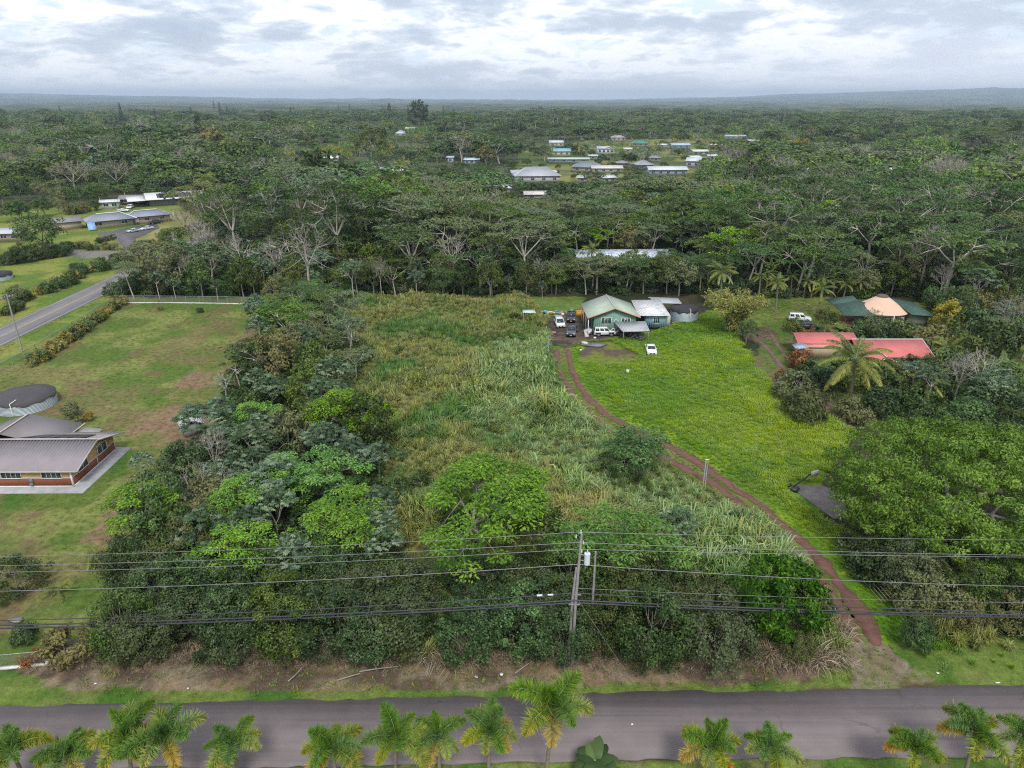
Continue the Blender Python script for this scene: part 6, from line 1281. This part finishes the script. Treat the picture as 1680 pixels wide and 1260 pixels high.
# around the beige house: garden trees in a row and hedge
r = rs(93)
def hedge_row(p0, p1, n, meshes, s0, s1, label, group, cat='shrub', name='shrub', jit=.8):
    A_ = np.array(G(*p0)[:2]); B_ = np.array(G(*p1)[:2])
    for k in range(n):
        p = A_ + (B_ - A_) * (k / max(1, n - 1)) + r.randn(2) * jit; s_ = r.uniform(s0, s1); plant(name, meshes[k % len(meshes)], p[0], p[1], r.rand() * 6, s_, label, cat, group)
hedge_row((95, 408), (188, 410), 12, BS, .6, 1.0, 'small clipped shrub in the garden row before the beige house', 'garden row before the beige house')
hedge_row((228, 412), (330, 376), 14, BS + BC, .9, 1.5, 'shrub in the hedge right of the forecourt drive', 'hedge right of the forecourt drive')
hedge_row((118, 352), (150, 346), 6, BS + BC, 1.2, 2.0, 'flowering shrub behind the beige house', 'shrubs behind the beige house')
hedge_row((155, 400), (185, 392), 5, BS, .6, .9, 'low shrub in the bed before the light blue panel', 'bed before the light blue panel')
hedge_row((10, 436), (110, 418), 16, BN, .55, .9, 'dark bush in the thicket under the shade tree', 'thicket under the shade tree')
hedge_row((20, 500), (195, 432), 26, [BS[0], BS[1], BC[1], BS[2]], .7, 1.5, 'weedy bush on the bank beyond the side road', 'weedy bank beyond the side road', jit=1.6)
hedge_row((0, 520), (30, 508), 5, BS, .7, 1.2, 'bush by the foot of the leaning pole bank', 'bushes by the leaning pole')
hedge_row((0, 366), (90, 352), 9, RM, .6, .8, 'round garden tree left of the beige house', 'garden trees left of the beige house', 'tree', 'tree', 2)
hedge_row((110, 344), (170, 334), 7, RM, .75, 1.05, 'leafy tree behind the beige house', 'trees behind the beige house', 'tree', 'tree', 2)
hedge_row((235, 326), (345, 352), 10, [RM[0], RM[2], BG_], .5, .8, 'rounded golden green tree right of the white trimmed house', 'golden green trees right of the white trimmed house', 'tree', 'tree', 2)
hedge_row((0, 338), (60, 330), 5, RM, .8, 1.1, 'tree before the blue tank', 'trees before the blue tank', 'tree', 'tree', 3)

# ------------------------------------------------------------------ woods, tree by tree
HOUSE_AT = []
for px, py, wp, dp, *_ in TOWN: x, y, _z = G(px, py); HOUSE_AT.append((x, y, wp * y / .93 / FPX / 2, dp))
def clear_of_houses(X, Y, H):
    """drop trees that would stand in a house or hide it completely; returns mask and allowed height"""
    ok = np.ones(len(X), bool); lim = np.full(len(X), 99.0)
    for (hx, hy, hw, dp) in HOUSE_AT:
        lat = np.abs(X - hx * Y / hy); infront = (hy - Y)
        ok &= ~((np.abs(X - hx) < hw + 5) & (Y > hy - 3) & (Y < hy + dp + 5))
        sl = CAMH / hy; m = (lat < hw + 3) & (infront > -3) & (infront < 160)
        lim = np.where(m, np.minimum(lim, infront * sl * .92 + 1.2), lim)
    return ok, lim
KIND = {'alb': (AM, 13, 'albizia_tree'), 'albb': (ABM, 12, 'albizia_tree'), 'an': (AN, 9, 'albizia_tree'), 'cn': (CN, 8.5, 'cecropia_tree'), 'cm': (CM, 11, 'cecropia_tree'), 'rm': (RM, 10, 'tree'), 'bm': (BM, 14, 'bare_tree'), 'bn': (BN, 5.5, 'thicket_shrub'), 'bb': ([BB], 5, 'thicket_shrub')}
LOOKS = {'alb': 'flat layered green tree', 'albb': 'bright green flat topped tree', 'an': 'bright feathery green tree', 'cn': 'blue green tree with large palmate leaves', 'cm': 'greyish blue green tree', 'rm': 'rounded dark green tree', 'bm': 'bare pale branched tree', 'bn': 'dense dark green shrub', 'bb': 'olive green shrub'}
def wood(X, Y, r, probs, heights, where, grp, scl=1.0, excl=()):
    ok, lim = clear_of_houses(X, Y, None)
    ks = list(probs); pv = np.array([probs[k] for k in ks]); pv = pv / pv.sum(); n = 0
    for x, y, o, lm in zip(X, Y, ok, lim):
        if not o: continue
        if any(inpoly([x], [y], e)[0] for e in excl): continue
        px, py = PX(x, y, 6.0)
        if px < -90 or px > 1770: continue
        k = ks[r.choice(len(ks), p=pv)]; meshes, H0, nm = KIND[k]; h = r.uniform(*heights.get(k, heights['*'])); h = min(h, lm)
        if h < 2.2: continue
        s_ = h / H0; w_ = s_ ** .75 * r.uniform(.85, 1.15) * scl
        plant(nm, meshes[r.randint(len(meshes))], x, y, r.rand() * 6.28, (w_, w_ * r.uniform(.85, 1.1), s_), LOOKS[k] + ' ' + where, 'shrub' if k in ('bn', 'bb') else 'tree', LOOKS[k] + 's ' + grp); n += 1
    return n
# left thicket
BELT = [(-37, 46.8), (-40, 60), (-42.5, 80), (-43.5, 100), (-50, 130), (-56, 163), (-43, 163), (-31, 130), (-23, 100), (-17, 80), (-12, 62), (-9, 46.8)]
r = rs(501); X, Y = jitter_grid(-60, 0, 57, 168, 5.7, r); m = inpoly(X, Y, BELT)
up = m & (Y > 104); wood(X[up], Y[up], r, dict(alb=.52, albb=.10, an=.10, cm=.18, rm=.10), {'*': (5.5, 10.5), 'an': (5, 8)}, 'in the upper part of the left thicket', 'in the upper left thicket', .78)
mid_ = m & (Y > 68) & (Y <= 104); L_m = mid_ & (X < -33)
wood(X[L_m], Y[L_m], r, dict(cn=.68, an=.05, rm=.21, bm=.06), {'*': (5, 8.0), 'bm': (6, 8)}, 'on the lawn side of the left thicket', 'on the lawn side of the left thicket')
R_m = mid_ & (X >= -33); wood(X[R_m], Y[R_m], r, dict(an=.26, cn=.38, rm=.26, bm=.10), {'*': (5, 9.5)}, 'on the field side of the left thicket', 'on the field side of the left thicket', .85)
lo = m & (Y <= 68); wood(X[lo], Y[lo], r, dict(cn=.5, an=.2, rm=.3), {'*': (6.5, 8.5)}, 'behind the roadside thicket on the left', 'behind the left roadside thicket', .8)
# roadside thickets of dense shrubs
r = rs(502); X, Y = jitter_grid(-42, -8, 47.8, 60, 3.7, r, .3); m = inpoly(X, Y, [(-35.5, 47.4), (-39.5, 62), (-10, 62), (-8.5, 47.4)]); wood(X[m], Y[m], r, dict(bn=1), {'*': (4.6, 6.6)}, 'in the roadside thicket on the left', 'in the left roadside thicket')
r = rs(503); X, Y = jitter_grid(-2.5, 24, 48.3, 55.5, 3.5, r, .3); k_ = ~((X > 18.2) & (Y > 48)); X, Y = X[k_], Y[k_]; wood(X, Y, r, dict(bn=1), {'*': (4.2, 6.4)}, 'in the roadside thicket either side of the utility pole', 'in the middle roadside thicket')
r = rs(504); X, Y = jitter_grid(36, 66, 47.8, 63, 3.5, r, .3); m = inpoly(X, Y, [(41.5, 48.3), (36.5, 57), (37.5, 62), (70, 62), (70, 47.5)]); wood(X[m], Y[m], r, dict(bn=.45, bb=.55), {'*': (3.2, 5.4)}, 'in the roadside thicket below the big spreading tree', 'in the right roadside thicket')
for k, (px, py, s_, lb) in enumerate([(1300, 1078, .55, 'dry brownish shrub at the left corner of the drive'), (1345, 1010, .42, 'weedy shrub between the mango tree and the drive'), (1500, 1062, .5, 'pale green shrub at the tip of the right roadside thicket')]): P1(BN[k], px, py, s_, lb, 'shrub', 'shrub')
# wood behind the fence, the field and the houses
HID = [(9, 183), (9, 206), (54, 208), (50, 183)]; HIDF = [(10, 166), (8, 184), (54, 184), (48, 166)]; DOME = [(58, 130), (66, 166), (100, 166), (104, 130)]
r = rs(509); X, Y = jitter_grid(-97, 10, 167.5, 178, 5.0, r); m = X > -96; wood(X[m], Y[m], r, dict(cm=.5, rm=.25, alb=.15, bm=.1), {'*': (4, 10.5), 'bm': (7, 12)}, 'at the front edge of the wood', 'at the front edge of the wood', .7)
r = rs(510); X, Y = jitter_grid(-100, 60, 176, 232, 7.6, r); ex = [HID, HIDF]
m = (X > -99 + (Y - 170) * -.05) & (np.abs(X) < .80 * Y); Lf = m & (X < -45) & (X > -97); wood(X[Lf], Y[Lf], r, dict(cm=.45, alb=.33, rm=.12, bm=.10), {'*': (7, 14.5), 'bm': (9, 16)}, 'in the wood behind the fenced lot', 'in the wood behind the fenced lot', excl=ex)
Cf = m & (X >= -45) & (X < 8); wood(X[Cf], Y[Cf], r, dict(alb=.5, albb=.1, cm=.15, rm=.19, bm=.06), {'*': (9, 18.5), 'bm': (11, 18), 'rm': (7, 11)}, 'in the wood behind the tall grass', 'in the wood behind the tall grass', excl=ex)
Rf = m & (X >= 8); wood(X[Rf], Y[Rf], r, dict(alb=.5, albb=.1, cm=.1, rm=.3), {'*': (8, 13)}, 'in the wood around the half hidden blue house', 'around the half hidden blue house', excl=ex)
r = rs(511); X, Y = jitter_grid(12, 52, 172, 183, 5.2, r); wood(X, Y, r, dict(alb=.55, rm=.45), {'*': (6.5, 9.6)}, 'right behind the sea green house', 'right behind the sea green house')
r = rs(512); X, Y = jitter_grid(56, 175, 150, 235, 8.0, r); m = (X < .80 * Y) & ((Y > 178) | ((Y > 168) & (X > 66)) | ((X > 99) & (Y > 152))); ex = [DOME]
wood(X[m], Y[m], r, dict(alb=.5, albb=.1, cm=.08, rm=.26, bm=.06), {'*': (9, 18), 'bm': (11, 18), 'rm': (6, 11)}, 'in the wood behind the domed house', 'in the wood behind the domed house', excl=ex)
r = rs(513); X, Y = jitter_grid(88, 112, 118, 156, 6.5, r); m = (X < .78 * Y) & ~inpoly(X, Y, [(70, 100), (70, 128), (93, 128), (93, 100)]) & (X > 93); wood(X[m], Y[m], r, dict(rm=.6, cm=.3, alb=.1), {'*': (5, 8)}, 'in the garden right of the coral roof', 'in the garden right of the coral roof')
r = rs(514); X, Y = jitter_grid(64, 90, 78, 106, 6.0, r); m = X < .82 * Y; wood(X[m], Y[m], r, dict(rm=.7, cm=.3), {'*': (5, 8)}, 'behind the big spreading tree', 'behind the big spreading tree')
r = rs(515); X, Y = jitter_grid(-108, 190, 232, 258, 9.0, r); m = (np.abs(X) < .79 * Y) & (X > -106)
wood(X[m & (X < 0)], Y[m & (X < 0)], r, dict(alb=.58, albb=.04, rm=.2, bm=.06, cm=.12), {'*': (9, 15), 'bm': (10, 17)}, 'deeper in the wood on the left', 'deeper in the wood on the left', excl=[HID]); mm = m & (X >= 0)
wood(X[mm], Y[mm], r, dict(alb=.56, rm=.24, bm=.10, cm=.1), {'*': (8, 14), 'bm': (9, 14)}, 'deeper in the wood on the right', 'deeper in the wood on the right')
# palms sprinkled over settlement and woods
r = rs(516); X, Y = jitter_grid(39, 60, 46.8, 49, 2.2, r); scatter('edge_weeds', 'weedy green edge below the right roadside thicket', 'weeds', TGW, np.stack([X, Y, X * 0], 1), X * 3, r.uniform(.25, .5, len(X)), r.randint(0, 2, len(X)))
r = rs(520); PL = [(950, 262), (905, 262), (1000, 262), (1080, 262), (1135, 240), (1210, 236), (1165, 262), (640, 272), (663, 292), (660, 300), (765, 262), (800, 270), (1205, 262), (1290, 262), (1430, 300), (1420, 290), (1240, 248), (690, 240), (480, 268)]
for k, (px, py) in enumerate(PL):
    x, y, _ = G(px, py); coconut('distant palm among the far roofs and woods', x, y, r.uniform(9, 14), 1.25, 60 + k, .8, 'distant palms among the far roofs', nf=11)

# ------------------------------------------------------------------ what nobody could count
# far wood to the horizon
r = rs(601); PX_, PY_ = [], []; y = 262.0
while y < 2700:
    s = 9.3 + (y - 262) * .0052; xs_ = np.arange(-.80 * y, .80 * y, s); xs_ = xs_ + r.uniform(-.45, .45, len(xs_)) * s; PX_.append(xs_); PY_.append(y + r.uniform(-.45, .45, len(xs_)) * s); y += s * .87
X = np.concatenate(PX_); Y = np.concatenate(PY_)
ok, lim = clear_of_houses(X, Y, None)
ok &= ~((X < -100) & (Y < 352) & (X > -260)) & ~inpoly(X, Y, HID) & ~((X < -110 + (Y - 266) * -.02 + 7) & (X > -120) & (Y < 420))
TOWNW = [p[:2] for p in WP([(845, 296), (850, 255), (900, 232), (1000, 228), (1200, 228), (1240, 238), (1170, 262), (1140, 292)])]; it = inpoly(X, Y, TOWNW); ok &= ~(it & (r.rand(len(X)) < .5))
gl = fbm(X, Y, 90, 81, 2); ok &= ~((gl > .66) & (r.rand(len(X)) < .5)); X, Y, lim, it = X[ok], Y[ok], lim[ok], it[ok]
h = r.uniform(7, 14, len(X)) * (.45 + 1.15 * smooth(.3, .7, fbm(X, Y, 120, 82, 2))); h = np.where(r.rand(len(X)) < .02, h * 1.35, h); h = np.where(it, h * .55, h); h = np.minimum(h, lim); k_ = h > 2; X, Y, h, it = X[k_], Y[k_], h[k_], it[k_]
zonev = fbm(X, Y, 130, 83, 2) + .16 * smooth(.18, .4, X / Y) * (Y < 1500); u = r.rand(len(X)); lightzone = zonev > .56  # pale species in noise patches, weighted rightward to stand for a sunlit patch
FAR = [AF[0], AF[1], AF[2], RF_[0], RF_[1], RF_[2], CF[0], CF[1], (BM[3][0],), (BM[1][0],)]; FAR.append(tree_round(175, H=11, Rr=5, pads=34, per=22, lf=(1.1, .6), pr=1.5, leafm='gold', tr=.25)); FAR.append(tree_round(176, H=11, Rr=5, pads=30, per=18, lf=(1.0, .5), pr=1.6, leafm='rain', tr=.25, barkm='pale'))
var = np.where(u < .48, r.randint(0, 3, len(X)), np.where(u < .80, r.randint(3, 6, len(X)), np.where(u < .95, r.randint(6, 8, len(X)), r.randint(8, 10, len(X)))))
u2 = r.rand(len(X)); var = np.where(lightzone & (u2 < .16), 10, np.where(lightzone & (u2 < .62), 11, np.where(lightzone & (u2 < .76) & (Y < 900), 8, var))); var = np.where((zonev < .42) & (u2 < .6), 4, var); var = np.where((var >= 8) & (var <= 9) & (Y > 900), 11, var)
h = np.where(var == 10, np.minimum(h, 9), h); wsc = h / 12.0 * r.uniform(.9, 1.3, len(X)) * (1 + .35 * smooth(500, 2500, Y)); zs = h / 12.5
big_ = (var < 3); wsc = np.where(big_, wsc * 1.1, wsc)
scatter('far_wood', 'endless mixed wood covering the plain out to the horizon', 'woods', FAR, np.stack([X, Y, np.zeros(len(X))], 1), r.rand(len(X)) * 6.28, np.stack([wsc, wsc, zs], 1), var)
print('far wood', len(X))
# undergrowth beneath the woods
r = rs(602); X, Y = jitter_grid(-150, 175, 57, 305, 3.6, r); m = np.abs(X) < .8 * Y
inw = (inpoly(X, Y, BELT) & (Y > 60)) | ((Y > 170) & (X > -100) & (X < 60)) | ((X >= 56) & ((Y > 180) | ((Y > 168) & (X > 62)) | ((X > 99) & (Y > 150)))) | ((X > 60) & (Y < 106) & (Y > 66)) | inpoly(X, Y, [(36.5, 50), (36, 63), (75, 66), (75, 50)])
inw &= ~inpoly(X, Y, HID); m &= inw; X, Y = X[m], Y[m]; s = r.uniform(.6, 1.25, len(X)); s = np.where(inpoly(X, Y, HIDF), s * .7, s)
scatter('undergrowth', 'dark leafy undergrowth beneath the trees', 'undergrowth', UG, np.stack([X, Y, np.zeros(len(X)) - .2], 1), r.rand(len(X)) * 6.28, s, r.randint(0, 2, len(X)))
# tall cane grass of the field
TG = [grass_clump(700 + k, [70, 50, 60, 40][k], [2.0, 2.3, 1.7, 2.6][k], [1.2, 1.0, 1.5, 1.3][k], .09) for k in range(4)]
FW = [p[:2] for p in WP(FIELD_PX)]; RUTS = np.vstack([np.array([G(*p)[:2] for p in q]) for q in (RA, RB)])
def dist_poly(X, Y, px, n=160):
    P = np.array([G(*p)[:2] for p in px]); seg = np.concatenate([[0], np.cumsum(np.linalg.norm(np.diff(P, axis=0), axis=1))]); s = np.linspace(0, seg[-1], n); Q = np.stack([np.interp(s, seg, P[:, 0]), np.interp(s, seg, P[:, 1])], 1)
    d = np.full(len(X), 1e9)
    for q in Q: d = np.minimum(d, (X - q[0]) ** 2 + (Y - q[1]) ** 2)
    return np.sqrt(d)
r = rs(603); X, Y = jitter_grid(-45, 50, 46, 172, .85, r); jx_ = (fbm(X, Y, 4, 91, 2) - .5) * 3; m = inpoly(X + jx_, Y + jx_, FW) | inpoly(X, Y, [(-10, 47.5), (-11, 60), (-2, 60), (-2, 47.5)])
dA = np.minimum(dist_poly(X, Y, RA), dist_poly(X, Y, RB)); m &= dA > 1.25; X, Y, dA = X[m], Y[m], dA[m]
hn = .55 * fbm(X, Y, 7, 92, 3) + .45 * fbm(X, Y, 19, 97, 2); keep = r.rand(len(X)) < (.55 + .9 * hn); X, Y, hn, dA = X[keep], Y[keep], hn[keep], dA[keep]
hs = (.42 + .95 * smooth(.3, .72, hn)) * r.uniform(.6, 1.35, len(X)) * np.where(Y < 66, .8, 1.0) * np.clip(.35 + dA * .22, .4, 1) * np.where(Y > 120, .72, 1.0)
SW = [p[:2] for p in WP([(800, 560), (905, 560), (925, 640), (985, 705), (1090, 750), (1250, 870), (1330, 940), (1200, 960), (1060, 880), (930, 790), (830, 730), (770, 640)])]; sw_ = inpoly(X + (fbm(X, Y, 6, 98, 2) - .5) * 9, Y + (fbm(X, Y, 6, 99, 2) - .5) * 9, SW); hs = np.where(sw_, hs * 1.22, hs); TG2 = [grass_clump(740 + k, 62, 2.1, 1.25, .085, 'cane') for k in range(2)]; vr_ = np.where(sw_ & (r.rand(len(X)) < .8), r.randint(4, 6, len(X)), r.randint(0, 4, len(X)))
scatter('tall_grass', 'tall cane grass, green and straw coloured, filling the middle field', 'grass', TG + TG2, np.stack([X, Y, np.zeros(len(X))], 1), r.rand(len(X)) * 6.28, np.stack([hs * 1.1, hs * 1.1, hs], 1), vr_, (r.randn(len(X)) * .14, r.randn(len(X)) * .14))
print('tall grass', len(X))
# shrubs growing in the field
r = rs(607); X, Y = jitter_grid(-30, 34, 64, 165, 9, r); m = inpoly(X, Y, FW) & (r.rand(len(X)) < .45) & (np.minimum(dist_poly(X, Y, RA), dist_poly(X, Y, RB)) > 3)
for x, y in zip(X[m], Y[m]): s_ = r.uniform(.5, 1.0); plant('shrub', BS[r.randint(3)], x, y, r.rand() * 6, (s_, s_, s_ * .8), 'green shrub sunk in the tall grass of the middle field', 'shrub', 'shrubs in the tall grass')
# lush grass of the clearing
LG = [grass_clump(710 + k, 46, .5, .45, .055, 'lush', base=.45) for k in range(3)]
CW = [p[:2] for p in WP(CLEAR_PX)]; r = rs(604); X, Y = jitter_grid(0, 62, 44, 172, .62, r); jx_ = (fbm(X, Y, 3, 93, 2) - .5) * 2; m = inpoly(X + jx_, Y - jx_, CW)
dA = np.minimum(dist_poly(X, Y, RA), dist_poly(X, Y, RB)); near_ = (dA > .30) & (dA < 1.5) & (r.rand(len(X)) < .8); m = (m & (dA > .6)) | near_; m &= ~inpoly(X, Y, [p[:2] for p in WP([(955, 562), (1005, 560), (1050, 585), (1020, 600), (985, 600), (950, 590)])]); m &= ~inpoly(X, Y, [p[:2] for p in WP([(1290, 790), (1400, 790), (1400, 860), (1340, 845), (1295, 812)])]); X, Y, dA = X[m], Y[m], dA[m]
hs = (.45 + .9 * fbm(X, Y, 6, 94, 3)) * r.uniform(.6, 1.2, len(X)) * np.clip(.2 + dA * .2, .25, 1.15)
rt_ = inpoly(X, Y, [p[:2] for p in WP([(1150, 560), (1215, 555), (1265, 620), (1400, 705), (1380, 800), (1240, 690)])]); hs = np.where(rt_, hs * 1.5, hs)
scatter('lush_grass', 'bright yellow green grass of the clearing below the sea green house', 'grass', LG, np.stack([X, Y, np.zeros(len(X))], 1), r.rand(len(X)) * 6.28, hs, r.randint(0, 3, len(X))); print('lush', len(X))
# short tufts on lawns, verges and gardens
SG_ = [grass_clump(720 + k, 34, .26, .26, .045, 'short', base=.5) for k in range(2)]
r = rs(605); X, Y = jitter_grid(-112, 105, 44, 166, 1.15, r); m = np.abs(X) < .8 * Y
LW = [p[:2] for p in WP(LAWN_PX)]; verge = (Y > 43.9 + .0265 * X) & (Y < 46.6 + (X > 38) * 2)
gard = inpoly(X, Y, [p[:2] for p in WP([(1210, 500), (1260, 485), (1345, 490), (1560, 500), (1700, 560), (1700, 690), (1420, 700), (1330, 660), (1260, 600)])]) & (dist_poly(X, Y, [(1236, 552), (1262, 575), (1292, 612), (1325, 645), (1365, 678), (1402, 705)]) > 1.6)
bank = (X < -99.5) & (Y < 200) & ~((X > -113) & (X < -101)); gard &= ~inpoly(X, Y, [(62, 116), (62, 128), (76, 128), (76, 116)]) & ~inpoly(X, Y, [(73, 140), (73, 152), (88, 152), (88, 140)])
lawn = inpoly(X, Y, LW) & ~inpoly(X, Y, [(-90, 75.5), (-90, 90), (-52.8, 90), (-52.8, 75.5)]) & ~((np.hypot(X + 77.4, Y - 102.4) < 4.6)); m &= lawn | verge | gard | bank; X, Y = X[m], Y[m]
hs = r.uniform(.4, 1.0, len(X)) * (.4 + fbm(X, Y, 5, 95, 3)); hs = np.where(lawn[m], hs * .7, hs * 1.1)
scatter('lawn_grass', 'short mown grass of the lots and verges', 'grass', SG_, np.stack([X, Y, np.zeros(len(X)) + .02], 1), r.rand(len(X)) * 6.28, hs, r.randint(0, 2, len(X))); print('short', len(X))
# dry stalks and brush along the road
DS = [grass_clump(730 + k, 40, 1.0, .9, .035, 'dry', base=.5, bend=1.3) for k in range(3)]
r = rs(606); X, Y = jitter_grid(-41, 27, 45.4, 49.2, .55, r); k_ = r.rand(len(X)) < np.clip((Y - 45.2) / 2.4, .25, 1); X, Y = X[k_], Y[k_]; hs = r.uniform(.25, .8, len(X)) * np.clip((Y - 44.5) / 2.5, .4, 1.2)
heap = np.exp(-((X + 5.5) / 3.5) ** 2) ; hs *= 1 + 1.3 * heap
X2 = r.uniform(21.5, 30, 160); Y2 = r.uniform(46.8, 51.5, 160); hs2 = r.uniform(.9, 1.9, 160); m2 = X2 < 30 - (51.5 - Y2) * .2
X = np.concatenate([X, X2[m2]]); Y = np.concatenate([Y, Y2[m2]]); hs = np.concatenate([hs, hs2[m2]])
scatter('dry_brush', 'dry stalks and cut brush along the far side of the road', 'brush', DS, np.stack([X, Y, np.zeros(len(X))], 1), r.rand(len(X)) * 6.28, np.stack([hs, hs, hs * .8], 1), r.randint(0, 3, len(X)), (r.randn(len(X)) * .3, r.randn(len(X)) * .3))
# cane grass at the verge right of the drive and in the thicket gaps
r = rs(608); X = np.concatenate([r.uniform(35, 44, 130), r.uniform(27.5, 32, 90)]); Y = np.concatenate([r.uniform(48.5, 60, 130), r.uniform(47.5, 56, 90)]); m = (np.minimum(dist_poly(X, Y, RA), dist_poly(X, Y, RB)) > 1.6) & ((X < 33) | (X > 36.5 + (56 - Y).clip(0) * .25)); X, Y = X[m], Y[m]
scatter('cane_grass', 'arching cane grass tufts at both sides of the drive mouth', 'grass', TG, np.stack([X, Y, np.zeros(len(X))], 1), r.rand(len(X)) * 6.28, r.uniform(.45, 1.0, len(X)), r.randint(0, 4, len(X)))
print('objects', len(bpy.data.objects))
